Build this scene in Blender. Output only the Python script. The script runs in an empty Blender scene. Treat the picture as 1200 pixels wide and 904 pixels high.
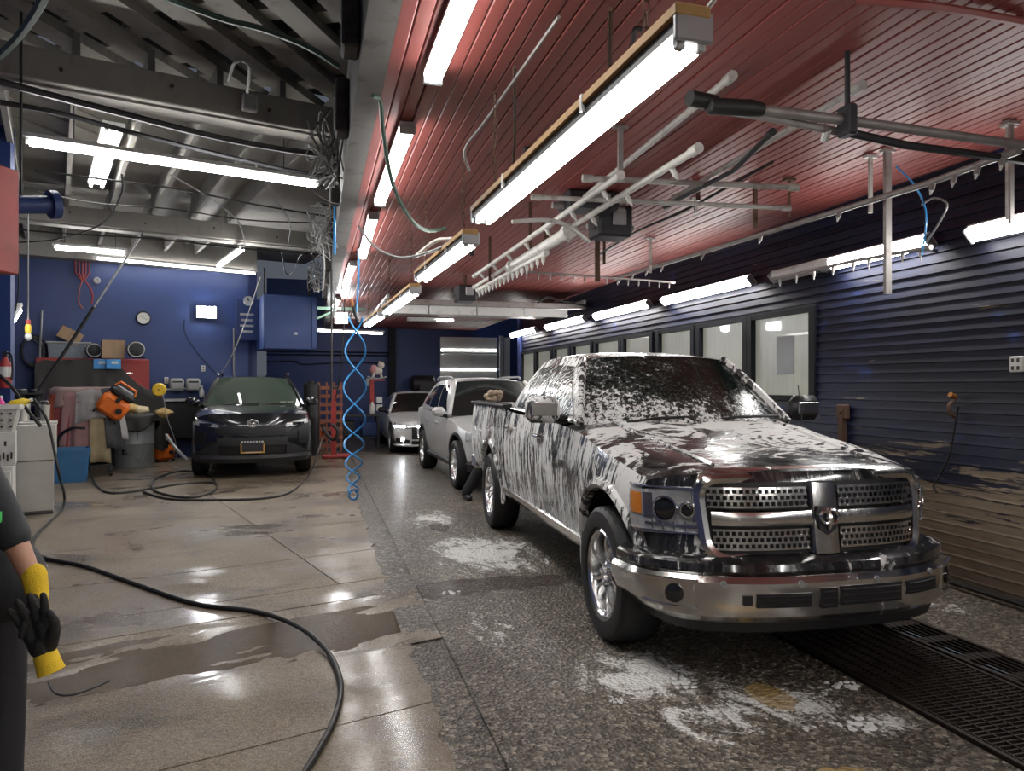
import bpy, bmesh, math, random
import numpy as np
from mathutils import Vector, Matrix
random.seed(7)
R = math.radians
S = bpy.context.scene
C = S.collection
# ------------------------------------------------------------ camera, world, exposure
CAM_H, FPX, YAW = 1.6, 860.0, R(15)
cam_d = bpy.data.cameras.new('camera'); cam = bpy.data.objects.new('camera', cam_d); C.objects.link(cam)
cam_d.sensor_width = 36.0; cam_d.lens = 36.0*FPX/1200.0; cam_d.clip_start = .05; cam_d.clip_end = 200
cam.location = (0, 0, CAM_H); cam.rotation_euler = (R(90), 0, -YAW)
S.camera = cam
world = bpy.data.worlds.new('world'); S.world = world; world.use_nodes = True
world.node_tree.nodes['Background'].inputs[0].default_value = (.55, .62, .75, 1)
world.node_tree.nodes['Background'].inputs[1].default_value = 0.05
S.view_settings.view_transform = 'Standard'; S.view_settings.look = 'None'
S.view_settings.exposure = 1.6; S.view_settings.gamma = 1.0; S.view_settings.use_curve_mapping = False
TUBE = 15.0        # strength of the fluorescent and LED tubes
S.cycles.max_bounces = 6; S.cycles.diffuse_bounces = 3; S.cycles.glossy_bounces = 3
S.cycles.sample_clamp_indirect = 6.0; S.cycles.caustics_reflective = False; S.cycles.caustics_refractive = False

# ------------------------------------------------------------ geometry helpers
SN, CS = math.sin(YAW), math.cos(YAW)
def ray(u, v):
    a = (u-600)/FPX; b = -(v-452)/FPX
    return Vector((a*CS+SN, -a*SN+CS, b))
def P(u, v, X=None, Y=None, Z=None, D=None):
    """point seen at photo pixel (u,v) on the plane X=, Y=, Z= or at depth D"""
    d = ray(u, v)
    if X is not None: t = X/d.x
    elif Y is not None: t = Y/d.y
    elif Z is not None: t = (Z-CAM_H)/d.z
    else: t = D
    return Vector((0, 0, CAM_H)) + d*t
GA = R(17)                                  # the left hall's grid is turned against the wash lane
E1 = Vector((math.cos(GA), math.sin(GA), 0)); E2 = Vector((-math.sin(GA), math.cos(GA), 0))
W0 = Vector((-1, 18.4, 0))                  # a point of the left back wall
def PW(u, v, off=0.0):
    d = ray(u, v); o = Vector((0, 0, CAM_H))
    t = ((W0-E2*off-o).dot(E2))/d.dot(E2)
    return o+d*t

class MB:
    def __init__(s): s.v = []; s.f = []; s.M = None
    def add(s, vs, fs):
        n = len(s.v)
        for p in vs:
            p = Vector(p)
            s.v.append(s.M @ p if s.M is not None else p)
        s.f += [tuple(i+n for i in f) for f in fs]
        return s
    def box(s, c, d, rot=None, bev=0.0):
        hx, hy, hz = d[0]/2, d[1]/2, d[2]/2
        if bev > 0:
            b = min(bev, hx*.9, hy*.9, hz*.9); vs = []; idx = {}
            for sx in (-1, 1):
                for sy in (-1, 1):
                    for sz in (-1, 1):
                        idx[(sx, sy, sz)] = len(vs)
                        vs += [(sx*hx, sy*(hy-b), sz*(hz-b)), (sx*(hx-b), sy*hy, sz*(hz-b)), (sx*(hx-b), sy*(hy-b), sz*hz)]
            fs = []
            I = lambda a, k: idx[a]+k
            for k in range(3):
                for sg in (-1, 1):
                    o = [i for i in range(3) if i != k]; q = []
                    for (p1, p2) in ((-1, -1), (1, -1), (1, 1), (-1, 1)):
                        a = [0, 0, 0]; a[k] = sg; a[o[0]] = p1; a[o[1]] = p2; q.append(I(tuple(a), k))
                    fs.append(q)
            for k in range(3):
                o = [i for i in range(3) if i != k]
                for p1 in (-1, 1):
                    for p2 in (-1, 1):
                        a = [0, 0, 0]; a[o[0]] = p1; a[o[1]] = p2; a[k] = -1; b2 = list(a); b2[k] = 1
                        fs.append([I(tuple(a), o[0]), I(tuple(b2), o[0]), I(tuple(b2), o[1]), I(tuple(a), o[1])])
            for a in idx: fs.append([idx[a], idx[a]+1, idx[a]+2])
        else:
            vs = [(x, y, z) for x in (-hx, hx) for y in (-hy, hy) for z in (-hz, hz)]
            fs = [(0, 1, 3, 2), (4, 6, 7, 5), (0, 4, 5, 1), (2, 3, 7, 6), (0, 2, 6, 4), (1, 5, 7, 3)]
        m = Matrix.Translation(Vector(c))
        if rot is not None: m = m @ (rot.to_4x4() if isinstance(rot, Matrix) else Matrix.Rotation(rot, 4, 'Z'))
        return s.add([m @ Vector(p) for p in vs], fs)
    def bar(s, a, b, w, h):
        a, b = Vector(a), Vector(b); d = b-a; L = d.length; d.normalize()
        up = Vector((0, 0, 1)) if abs(d.z) < .95 else Vector((0, 1, 0))
        x = d.cross(up).normalized(); z = x.cross(d)
        m = Matrix(((x.x, d.x, z.x), (x.y, d.y, z.y), (x.z, d.z, z.z)))
        return s.box((a+b)/2, (w, L, h), m)
    def tube(s, pts, r, n=8, cap=True, closed=False):
        pts = [Vector(p) for p in pts]; k = len(pts); vs = []; fs = []; nrm = None
        for i, p in enumerate(pts):
            if closed: t = pts[(i+1) % k]-pts[i-1]
            else: t = pts[min(i+1, k-1)]-pts[max(i-1, 0)]
            if t.length < 1e-9: t = Vector((0, 0, 1))
            t.normalize()
            if nrm is None:
                nrm = t.cross(Vector((0, 0, 1)))
                if nrm.length < .1: nrm = t.cross(Vector((0, 1, 0)))
            nrm = (nrm - t*nrm.dot(t)).normalized(); bn = t.cross(nrm)
            rr = r[i] if isinstance(r, (list, tuple)) else r
            for j in range(n):
                a = 2*math.pi*j/n; vs.append(p+(nrm*math.cos(a)+bn*math.sin(a))*rr)
        for i in range(k if closed else k-1):
            i2 = (i+1) % k
            for j in range(n): fs.append((i*n+j, i*n+(j+1) % n, i2*n+(j+1) % n, i2*n+j))
        if cap and not closed: fs += [tuple(range(n-1, -1, -1)), tuple((k-1)*n+j for j in range(n))]
        return s.add(vs, fs)
    def cyl(s, a, b, r, n=14): return s.tube([a, b], r, n)
    def lathe(s, prof, n=24, axis='Z', c=(0, 0, 0), closed=False, mod=None):
        vs = []; fs = []; k = len(prof)
        for j in range(n):
            a = 2*math.pi*j/n
            for i, (r, h) in enumerate(prof):
                if mod: r = mod(r, h, j, i)
                x, y = r*math.cos(a), r*math.sin(a)
                p = {'Z': (x, y, h), 'X': (h, x, y), 'Y': (x, h, y)}[axis]
                vs.append(Vector(p)+Vector(c))
        for j in range(n):
            j2 = (j+1) % n
            for i in range(k if closed else k-1):
                i2 = (i+1) % k
                fs.append((j*k+i, j2*k+i, j2*k+i2, j*k+i2))
        if not closed:
            if prof[0][0] > 1e-6: fs.append(tuple(j*k for j in range(n)))
            if prof[-1][0] > 1e-6: fs.append(tuple(j*k+k-1 for j in reversed(range(n))))
        return s.add(vs, fs)
    def grid(s, rows, flip=False, wrap=False):
        n = len(rows[0]); vs = [p for r in rows for p in r]; fs = []
        for i in range(len(rows)-1):
            for j in range(n if wrap else n-1):
                j2 = (j+1) % n
                q = (i*n+j, i*n+j2, (i+1)*n+j2, (i+1)*n+j)
                fs.append(q[::-1] if flip else q)
        return s.add(vs, fs)
    def prism(s, poly, z0, z1):
        n = len(poly); vs = [(p[0], p[1], z0) for p in poly]+[(p[0], p[1], z1) for p in poly]
        fs = [tuple(range(n-1, -1, -1)), tuple(range(n, 2*n))]+[(i, (i+1) % n, n+(i+1) % n, n+i) for i in range(n)]
        return s.add(vs, fs)
    def sphere(s, c, r, n=12, m=8):
        r = r if isinstance(r, (tuple, list)) else (r, r, r); rows = []
        for i in range(m+1):
            t = math.pi*i/m
            rows.append([(c[0]+r[0]*math.sin(t)*math.cos(2*math.pi*j/n), c[1]+r[1]*math.sin(t)*math.sin(2*math.pi*j/n), c[2]-r[2]*math.cos(t)) for j in range(n)])
        return s.grid(rows, wrap=True)
    def mesh(s, name):
        me = bpy.data.meshes.new(name); me.from_pydata([tuple(p) for p in s.v], [], s.f)
        return me
    def build(s, name, mat, parent=None, smooth=False, weld=False, subsurf=0, solid=0.0, angle=40):
        me = s.mesh(name)
        bm = bmesh.new(); bm.from_mesh(me)
        if weld: bmesh.ops.remove_doubles(bm, verts=bm.verts, dist=1e-4)
        bmesh.ops.recalc_face_normals(bm, faces=bm.faces)
        bm.to_mesh(me); bm.free()
        me.materials.append(mat)
        if smooth:
            me.polygons.foreach_set('use_smooth', [True]*len(me.polygons))
            me.set_sharp_from_angle(angle=R(angle))
        o = bpy.data.objects.new(name, me); C.objects.link(o)
        if parent is not None: o.parent = parent
        if solid:
            md = o.modifiers.new('thickness', 'SOLIDIFY'); md.thickness = solid; md.offset = -1
        if subsurf:
            md = o.modifiers.new('subdivision', 'SUBSURF'); md.levels = subsurf; md.render_levels = subsurf
        return o
def one(name, mat, parent, fn, **k):
    m = MB(); fn(m); return m.build(name, mat, parent, **k)
def thing(name, label, cat, loc=(0, 0, 0), rz=0, group=None):
    o = bpy.data.objects.new(name, None); C.objects.link(o); o.empty_display_size = .1
    o.location = loc; o.rotation_euler = (0, 0, rz); o['label'] = label; o['category'] = cat
    if group: o['group'] = group
    return o
def tag(o, label, cat, group=None, kind=None):
    o['label'] = label; o['category'] = cat
    if group: o['group'] = group
    if kind: o['kind'] = kind
    return o
def struct(o, label=None, cat=None):
    o['kind'] = 'structure'
    if label: o['label'] = label
    if cat: o['category'] = cat
    return o
def stuff(o): o['kind'] = 'stuff'; return o
def spline(pts, n=8):
    """Catmull-Rom through the points"""
    p = [Vector(q) for q in pts]; p = [p[0]*2-p[1]]+p+[p[-1]*2-p[-2]]; out = []
    for i in range(1, len(p)-2):
        for k in range(n):
            t = k/n; a, b, c, d = p[i-1], p[i], p[i+1], p[i+2]
            out.append(.5*((2*b)+(c-a)*t+(2*a-5*b+4*c-d)*t*t+(3*b-a-3*c+d)*t**3))
    return out+[p[-2]]
def hang(a, b, sag, n=12):
    a, b = Vector(a), Vector(b)
    return [a.lerp(b, i/n)-Vector((0, 0, sag*4*(i/n)*(1-i/n))) for i in range(n+1)]
def rotz(a): return Matrix.Rotation(a, 3, 'Z')

# ------------------------------------------------------------ materials
class NT:
    def __init__(s, name):
        s.m = bpy.data.materials.new(name); s.m.use_nodes = True; s.t = s.m.node_tree
        s.b = s.t.nodes['Principled BSDF']; s.tc = None
    def n(s, kind, ins=None, **k):
        o = s.t.nodes.new(kind)
        for a, b in k.items(): setattr(o, a, b)
        for a, b in (ins or {}).items(): s.set(o.inputs[a], b)
        return o
    def set(s, inp, v):
        if isinstance(v, bpy.types.NodeSocket): s.t.links.new(v, inp)
        elif isinstance(v, bpy.types.Node): s.t.links.new(v.outputs[0], inp)
        else:
            if isinstance(v, tuple) and len(v) == 3 and inp.type == 'RGBA': v = v+(1,)
            inp.default_value = v
    def co(s, scale=(1, 1, 1), loc=(0, 0, 0), rot=(0, 0, 0)):
        if s.tc is None: s.tc = s.n('ShaderNodeTexCoord')
        mp = s.n('ShaderNodeMapping', {0: s.tc.outputs['Object'], 'Scale': scale, 'Location': loc, 'Rotation': rot})
        return mp.outputs[0]
    def noise(s, vec, scale, detail=4, rough=.55, dist=0):
        return s.n('ShaderNodeTexNoise', {'Vector': vec, 'Scale': scale, 'Detail': detail, 'Roughness': rough, 'Distortion': dist}).outputs[0]
    def ramp(s, fac, a, b, inter='EASE'):
        r = s.n('ShaderNodeValToRGB', {0: fac}); r.color_ramp.interpolation = inter
        r.color_ramp.elements[0].position = a; r.color_ramp.elements[1].position = b
        return r.outputs[0]
    def cramp(s, fac, stops):
        r = s.n('ShaderNodeValToRGB', {0: fac}); e = r.color_ramp.elements
        while len(e) < len(stops): e.new(.5)
        for i, (p, c) in enumerate(stops): e[i].position = p; e[i].color = tuple(c)+(1,)
        return r.outputs[0]
    def mix(s, fac, a, b, mode='MIX'):
        o = s.n('ShaderNodeMix', data_type='RGBA', blend_type=mode)
        s.set(o.inputs[0], fac); s.set(o.inputs[6], a); s.set(o.inputs[7], b)
        return o.outputs[2]
    def math(s, op, a, b=0.0, c=None):
        o = s.n('ShaderNodeMath', operation=op); s.set(o.inputs[0], a); s.set(o.inputs[1], b)
        if c is not None: s.set(o.inputs[2], c)
        return o.outputs[0]
    def bump(s, h, strength=.3, dist=.01):
        o = s.n('ShaderNodeBump', {'Strength': strength, 'Distance': dist, 'Height': h}); s.set(s.b.inputs['Normal'], o.outputs[0])
    def sep(s, vec): return s.n('ShaderNodeSeparateXYZ', {0: vec})
    def p(s, **k):
        names = {'col': 'Base Color', 'rough': 'Roughness', 'metal': 'Metallic', 'coat': 'Coat Weight', 'emit': 'Emission Color',
                 'es': 'Emission Strength', 'trans': 'Transmission Weight', 'alpha': 'Alpha', 'spec': 'Specular IOR Level', 'sheen': 'Sheen Weight', 'cr': 'Coat Roughness', 'ior': 'IOR'}
        for a, b in k.items(): s.set(s.b.inputs[names[a]], b)
        return s.m
def pm(name, col, rough=.5, metal=0.0, var=.15, vs=6.0, bump=0.0, bs=40.0, coat=0.0, dirt=None, ds=3.0, da=.5, **k):
    t = NT(name); nz = t.noise(t.co(), vs)
    c = t.mix(nz, tuple(x*(1-var) for x in col), tuple(min(1, x*(1+var)) for x in col))
    if dirt:
        dm = t.ramp(t.noise(t.co(), ds, 6, .65), .5, .7); c = t.mix(t.math('MULTIPLY', dm, da), c, dirt)
    t.p(col=c, metal=metal, coat=coat, **k)
    rr = t.math('ADD', t.math('MULTIPLY', nz, .2), rough-.1); t.p(rough=rr)
    if bump: t.bump(t.noise(t.co(), bs, 5), bump)
    return t.m
def em(name, col, strength):
    t = NT(name); return t.p(col=(.8, .8, .8), emit=col, es=strength, rough=.4)
M = {}
M['tube'] = em('tube_glow', (1.0, .975, .94), TUBE)
M['tube_girder'] = em('girder_strip_glow', (1.0, .975, .94), TUBE*.55)
M['tube_warm'] = em('tube_glow_soft', (1, .96, .95), TUBE*.7)
M['flood'] = em('flood_glow', (.95, .97, 1.0), 40)
M['white_metal'] = pm('white_metal', (.62, .63, .62), .45, 0, .12, dirt=(.25, .22, .18), ds=6)
M['galv'] = pm('galvanised_steel', (.42, .43, .44), .42, .7, .2, 9)
M['steel'] = pm('stainless_steel', (.55, .54, .50), .35, .75, .12, 5)
M['dark_steel'] = pm('dark_steel', (.045, .045, .05), .5, .5, .3)
M['rust'] = pm('rusty_iron', (.10, .055, .035), .75, .2, .4, 14, .3)
M['black_plastic'] = pm('black_plastic', (.012, .012, .013), .45, 0, .2)
M['black_rubber'] = pm('black_rubber', (.012, .012, .012), .55, 0, .3, 10, .15)
M['tire'] = pm('tire_rubber', (.010, .010, .011), .62, 0, .3, 12, .25, 60)
M['pvc'] = pm('white_pvc', (.52, .51, .48), .45, 0, .12, 7, dirt=(.2, .17, .13), ds=9, da=.6)
M['pipe_grey'] = pm('grey_pipe', (.30, .28, .27), .5, .3, .2, 8, dirt=(.12, .06, .04), ds=7)
M['wood'] = pm('pine_board', (.50, .30, .11), .65, 0, .3, 12, .1, dirt=(.2, .11, .05), ds=5)
M['cable'] = pm('black_cable', (.018, .018, .018), .5, 0, .2)
M['cable_grey'] = pm('grey_cable', (.24, .24, .24), .5, 0, .2)
M['cable_green'] = pm('green_hose', (.10, .17, .14), .45, 0, .25)
M['cable_blue'] = pm('blue_hose', (.03, .26, .62), .35, 0, .15)
M['chrome'] = pm('chrome', (.80, .80, .80), .20, 1.0, .06)
M['red_paint'] = pm('red_paint', (.36, .035, .03), .45, 0, .25, 5, dirt=(.1, .03, .03))
M['orange'] = pm('orange_plastic', (.80, .17, .02), .4, 0, .12)
M['yellow'] = pm('yellow_plastic', (.75, .50, .04), .5, 0, .15)
M['card'] = pm('cardboard', (.42, .28, .17), .8, 0, .12, 5)
M['blue_paint'] = pm('blue_cabinet_paint', (.02, .045, .16), .5, 0, .15, 4)
M['grey_plastic'] = pm('grey_plastic', (.36, .37, .37), .5, 0, .1)
# ------------------------------------------------------------ surfaces of the place
def mat_concrete():
    t = NT('wet_concrete'); v = t.co(); vs = t.co(scale=(.85, 1.15, 1), rot=(0, 0, -GA))
    n1 = t.noise(v, 1.1, 6, .6); n2 = t.noise(v, 90, 3, .6); n3 = t.noise(vs, 1.3, 6, .62, .6); sp = t.noise(v, 260, 2)
    g = t.noise(v, 34, 4, .7)
    c = t.cramp(n1, [(.3, (.190, .142, .092)), (.5, (.290, .228, .157)), (.72, (.380, .310, .225))])
    c = t.mix(t.math('MULTIPLY', t.ramp(g, .42, .62), .55), c, (.105, .078, .050))
    c = t.mix(t.math('MULTIPLY', t.ramp(n2, .42, .6), .45), c, (.055, .042, .03))
    st = t.ramp(n3, .47, .68); c = t.mix(t.math('MULTIPLY', st, .85), c, (.045, .028, .016))
    c = t.mix(t.math('MULTIPLY', t.ramp(t.noise(v, 110, 2), .58, .64), .6), c, (.52, .46, .36))
    wet = t.ramp(t.noise(vs, .9, 5, .6, .4), .40, .62)
    r = t.math('SUBTRACT', .55, t.math('MULTIPLY', wet, .28)); r = t.math('SUBTRACT', r, t.math('MULTIPLY', st, .1))
    t.bump(t.math('ADD', t.math('ADD', n2, t.math('MULTIPLY', g, 1.5)), t.math('MULTIPLY', sp, .8)), .75, .008)
    return t.p(col=c, rough=r, coat=t.math('MULTIPLY', wet, .6), cr=.16)
def mat_asphalt(name, dark=1.0, foam=True):
    t = NT(name); v = t.co()
    n1 = t.noise(v, .9, 5, .6)
    vo = t.n('ShaderNodeTexVoronoi', {'Vector': v, 'Scale': 44}); vc = t.sep(vo.outputs['Color']).outputs[0]
    c = t.cramp(vc, [(0, (.012, .010, .008)), (.42, (.048, .039, .030)), (.76, (.125, .102, .078)), (1, (.40, .35, .28))])
    c = t.mix(.22, c, t.cramp(n1, [(.35, (.055*dark, .043*dark, .032*dark)), (.65, (.21*dark, .17*dark, .125*dark))]))
    fg_ = t.noise(v, 45, 4, .7); c = t.mix(t.math('MULTIPLY', t.ramp(t.noise(v, 75, 2), .60, .66), .75), c, (.50, .46, .38))
    rust = t.ramp(t.noise(t.co(scale=(1, .5, 1)), 1.6, 6, .65, .5), .58, .72)
    c = t.mix(t.math('MULTIPLY', rust, .6), c, (.045, .022, .012))
    rough = t.math('ADD', t.math('MULTIPLY', n1, .5), .12)
    if foam:
        x = t.sep(v); px, py = x.outputs[0], x.outputs[1]
        mask = None
        for (cx, cy, rx, ry, k) in [(1.55, 6.9, .75, 1.3, 1.0), (1.35, 8.7, .55, 1.0, .7), (1.75, 3.75, .62, .55, .95), (2.35, 3.15, .45, .35, .8), (1.85, 3.2, .7, .4, .75), (2.62, 2.9, .28, .22, .8), (.72, 5.35, .16, .16, 1.0), (1.15, 4.6, .5, .8, .45), (4.35, 4.6, .35, .7, .7)]:
            dx = t.math('DIVIDE', t.math('SUBTRACT', px, cx), rx); dy = t.math('DIVIDE', t.math('SUBTRACT', py, cy), ry)
            d = t.math('SQRT', t.math('ADD', t.math('MULTIPLY', dx, dx), t.math('MULTIPLY', dy, dy)))
            g = t.math('MULTIPLY', t.math('MAXIMUM', t.math('SUBTRACT', 1.0, d), 0.0), k)
            mask = g if mask is None else t.math('MAXIMUM', mask, g)
        fn = t.noise(t.co(scale=(1.3, .8, 1), rot=(0, 0, .5)), 4.0, 8, .70, 1.4); fine = t.noise(v, 42, 4, .75)
        f = t.math('ADD', t.math('MULTIPLY', fn, 2.3), t.math('MULTIPLY', fine, 1.3)); f = t.math('SUBTRACT', t.math('ADD', f, t.math('MULTIPLY', mask, .95)), 1.8)
        f = t.math('MULTIPLY', t.ramp(f, .38, .66), t.ramp(mask, .0, .25))
        c = t.mix(t.math('MULTIPLY', f, .92), c, (.78, .78, .75))
        wp = None                                # standing water by the front wheel
        for (cx, cy, rx, ry) in [(1.35, 5.75, .85, .22), (.95, 5.6, .25, .2), (1.35, 8.2, .12, .3)]:
            dx = t.math('DIVIDE', t.math('SUBTRACT', px, cx), rx); dy = t.math('DIVIDE', t.math('SUBTRACT', py, cy), ry)
            g = t.math('SUBTRACT', 1.0, t.math('SQRT', t.math('ADD', t.math('MULTIPLY', dx, dx), t.math('MULTIPLY', dy, dy)))); wp = g if wp is None else t.math('MAXIMUM', wp, g)
        wm = t.ramp(t.math('ADD', wp, t.math('MULTIPLY', t.math('SUBTRACT', t.noise(v, 5, 4, .6), .5), .9)), .0, .18)
        c = t.mix(t.math('MULTIPLY', wm, .8), c, (.042, .022, .013)); rough = t.math('SUBTRACT', rough, t.math('MULTIPLY', wm, .25))
        # worn yellow paint marks
        ym = None
        for (cx, cy, rx, ry) in [(2.26, 3.30, .14, .22), (1.93, 2.5, .48, .16), (2.3, 2.38, .3, .14)]:
            dx = t.math('DIVIDE', t.math('SUBTRACT', px, cx), rx); dy = t.math('DIVIDE', t.math('SUBTRACT', py, cy), ry)
            d = t.math('SQRT', t.math('ADD', t.math('MULTIPLY', dx, dx), t.math('MULTIPLY', dy, dy)))
            g = t.math('MAXIMUM', t.math('SUBTRACT', 1.0, d), 0.0); ym = g if ym is None else t.math('MAXIMUM', ym, g)
        yn = t.math('ADD', t.math('MULTIPLY', ym, 1.1), t.noise(t.co(scale=(1, .6, 1)), 12, 6, .7))
        c = t.mix(t.math('MULTIPLY', t.ramp(yn, .72, .9), .75), c, (.42, .28, .10))
        rough = t.math('ADD', rough, t.math('MULTIPLY', f, .3))
    t.bump(t.math('ADD', t.math('MULTIPLY', vo.outputs['Distance'], 2.0), fg_), .9, .010)
    return t.p(col=c, rough=rough, coat=.22, cr=.22)
def mat_siding():
    t = NT('worn_blue_siding'); v = t.n('ShaderNodeNewGeometry').outputs['Position']; z = t.sep(v).outputs[2]
    t.co = lambda scale=(1, 1, 1), loc=(0, 0, 0), rot=(0, 0, 0): t.n('ShaderNodeMapping', {0: v, 'Scale': scale}).outputs[0]
    n = t.noise(t.co(scale=(1, .35, 3.5)), 2.6, 8, .68, .6); big = t.noise(t.co(scale=(1, .5, 1)), .8, 4)
    c = t.mix(t.ramp(big, .42, .62), (.0050, .0065, .016), (.0085, .013, .042))
    c = t.mix(t.math('MULTIPLY', t.ramp(t.noise(t.co(scale=(1, .6, 1.4)), 1.7, 4, .6), .60, .66), .55), c, (.022, .045, .18))
    low = t.math('MULTIPLY', t.math('MAXIMUM', t.math('SUBTRACT', 1.25, z), 0.0), .40)
    w = t.ramp(t.math('ADD', n, low), .665, .70)
    wear = t.mix(t.noise(t.co(scale=(1, .6, 6)), 5, 5, .7), (.10, .075, .052), (.36, .295, .215))
    c = t.mix(w, c, wear); t.bump(n, .25, .01)
    return t.p(col=c, rough=t.math('ADD', t.math('MULTIPLY', w, .2), .55), spec=.3)
def mat_wallblue(name, col):
    t = NT(name); v = t.co()
    b = t.n('ShaderNodeTexBrick', {'Vector': t.co(rot=(R(90), 0, 0)), 'Scale': 1.0, 'Mortar Size': .008, 'Brick Width': .4, 'Row Height': .2})
    c = t.mix(t.noise(v, 1.2, 5), tuple(x*.75 for x in col), tuple(x*1.15 for x in col))
    c = t.mix(t.math('MULTIPLY', t.ramp(t.noise(v, 5, 8, .75), .64, .72), .35), c, (.004, .006, .014))
    t.bump(b.outputs['Fac'], -.35, .006)
    return t.p(col=c, rough=.48)
def mat_ceil_red():
    t = NT('red_beadboard'); v = t.co(scale=(1, .12, 1)); n = t.noise(v, 3.0, 5, .6); n2 = t.noise(t.co(), .7, 4)
    c = t.mix(n, (.22, .050, .044), (.31, .078, .068)); c = t.mix(t.math('MULTIPLY', t.ramp(n2, .45, .7), .5), c, (.16, .03, .028))
    return t.p(col=c, rough=.5)
def mat_roofgrey():
    t = NT('dusty_grey_paint'); n = t.noise(t.co(), 1.5, 6, .6); d = t.noise(t.co(scale=(1, 1, .5)), 6, 6, .7)
    c = t.mix(n, (.26, .25, .23), (.40, .385, .35)); c = t.mix(t.math('MULTIPLY', t.ramp(d, .52, .75), .5), c, (.12, .11, .10))
    return t.p(col=c, rough=.7)
M['concrete'] = mat_concrete(); M['asphalt'] = mat_asphalt('wash_lane_asphalt'); M['strip'] = mat_asphalt('trench_fill_aggregate', .6, False)
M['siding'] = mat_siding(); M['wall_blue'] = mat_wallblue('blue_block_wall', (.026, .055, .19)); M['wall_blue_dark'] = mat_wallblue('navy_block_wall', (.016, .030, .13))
M['ceil_red'] = mat_ceil_red(); M['roof'] = mat_roofgrey()
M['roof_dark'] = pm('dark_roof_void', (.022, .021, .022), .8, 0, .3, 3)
M['gutter'] = pm('smooth_gutter_concrete', (.17, .14, .105), .3, 0, .35, 3, .2, 60, dirt=(.045, .028, .016), ds=2.2, da=.9, coat=.4)

# ------------------------------------------------------------ floor: hall slabs, gutter, lane
LX = .57                                     # slabs end here, then a filled trench, then the wash lane
def clipx(poly, xm):
    out = []
    for i in range(len(poly)):
        a, b = poly[i-1], poly[i]
        if (a.x <= xm) != (b.x <= xm): out.append(a.lerp(b, (xm-a.x)/(b.x-a.x)))
        if b.x <= xm: out.append(b)
    return out
fl = one('floor', M['gutter'], None, lambda m: m.box((-4.2, 7.2, -.11), (9.54, 33.6, .08)))
struct(fl, 'wet concrete floor of the hall left of the wash lane', 'floor')
def slab(a0, a1, b0, b1, name='slab', g=.006, z=0.0):
    poly = [E1*a+E2*b for a, b in ((a0+g, b0+g), (a1-g, b0+g), (a1-g, b1-g), (a0+g, b1-g))]
    p = clipx(poly, LX)
    p = [q for q in p if q.x > -9]
    if len(p) < 3: return
    rag = []
    for i in range(len(p)):                    # ragged broken edge along the trench
        a, b = p[i-1], p[i]
        if abs(a.x-LX) < 1e-3 and abs(b.x-LX) < 1e-3:
            k = max(2, int((a-b).length/.12))
            rag += [a.lerp(b, j/k)+Vector((random.uniform(-.035, .02), 0, 0)) for j in range(1, k)]
        rag.append(b)
    return one(name, M['concrete'], fl, lambda m: m.prism(rag, -.08, z))
for (b0, b1) in ((-11, -4), (-4, .9), (.9, 3.36), (3.36, 4.2), (5.3, 5.75)):
    for (a0, a1) in ((-8, -1.4), (-1.4, 6)): slab(a0, a1, b0, b1)
for (b0, b1) in ((5.75, 6.8), (6.8, 8.28), (8.28, 10.3), (10.3, 12.6), (12.6, 15), (15, 20)):
    for (a0, a1) in ((-8, -1.7), (-1.7, 1.95), (1.95, 8)): slab(a0, a1, b0, b1)
def gut(m):                                    # dished gutter channel
    rows = []
    from mathutils import noise as mn
    for i in range(29):
        b = 4.2+1.1*i/28; r = []
        for a in np.linspace(-4, (.95+b*math.sin(GA))/math.cos(GA), 120):
            q = Vector((a*1.1, b*3.4, 0)); e = mn.noise(q)*.016+mn.noise(q*3.1)*.008+mn.noise(q*8)*.004
            r.append(E1*a+E2*b+Vector((0, 0, -.003-(.020*math.sin(math.pi*i/28)+e)*min(1, 4*math.sin(math.pi*i/28)))))
        rows.append(r)
    m.grid(rows)
o = one('floor_gutter', M['concrete'], None, gut, smooth=True); struct(o, 'shallow dished gutter across the hall floor', 'floor')
def mat_water():
    t = NT('muddy_water'); n = t.noise(t.co(scale=(1.6, 3.2, 1), rot=(0, 0, -GA)), 24, 5, .65, 1.2); n2 = t.noise(t.co(), 3, 4)
    c = t.mix(n2, (.060, .036, .016), (.14, .094, .05)); t.bump(n, .75, .05)
    return t.p(col=c, rough=.03, spec=.55)
M['water'] = mat_water()
o = one('gutter_water', M['water'], None, lambda m: m.add([E1*a+E2*b+Vector((0, 0, -.0155)) for a, b in ((-3.9, 4.25), (2.2, 4.25), (2.25, 5.25), (-3.9, 5.25))], [(0, 1, 2, 3)])); tag(o, 'brown rippled water standing in the gutter beside the worker', 'puddle')
o = one('floor_trench', M['strip'], None, lambda m: m.box((.662, 7.2, -.056), (.24, 33.6, .085))); struct(o, 'rough aggregate strip between slabs and wash lane', 'floor')
lane = MB(); lane.box((1.805, 7.2, -.04), (2.05, 33.6, .085)); lane.box((4.41, 7.2, -.04), (.98, 33.6, .085)); lane.box((3.375, 15.2, -.04), (1.09, 17.6, .085))
lane.box((3.375, -4.8, -.04), (1.09, 10.4, .085))
o = lane.build('floor_lane', M['asphalt']); struct(o, 'speckled asphalt wash lane under the pickup truck', 'floor')
o = one('floor_pit', M['black_rubber'], None, lambda m: m.box((3.375, 3.4, -.4), (1.09, 6.0, .04))); struct(o, 'dark drain pit beneath the steel grates', 'floor')
o = one('floor_slab_right', M['asphalt'], None, lambda m: m.box((5.9, 20.3, -.04), (2.0, 6, .085))); struct(o, 'asphalt beside the far roller door', 'floor')
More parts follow.
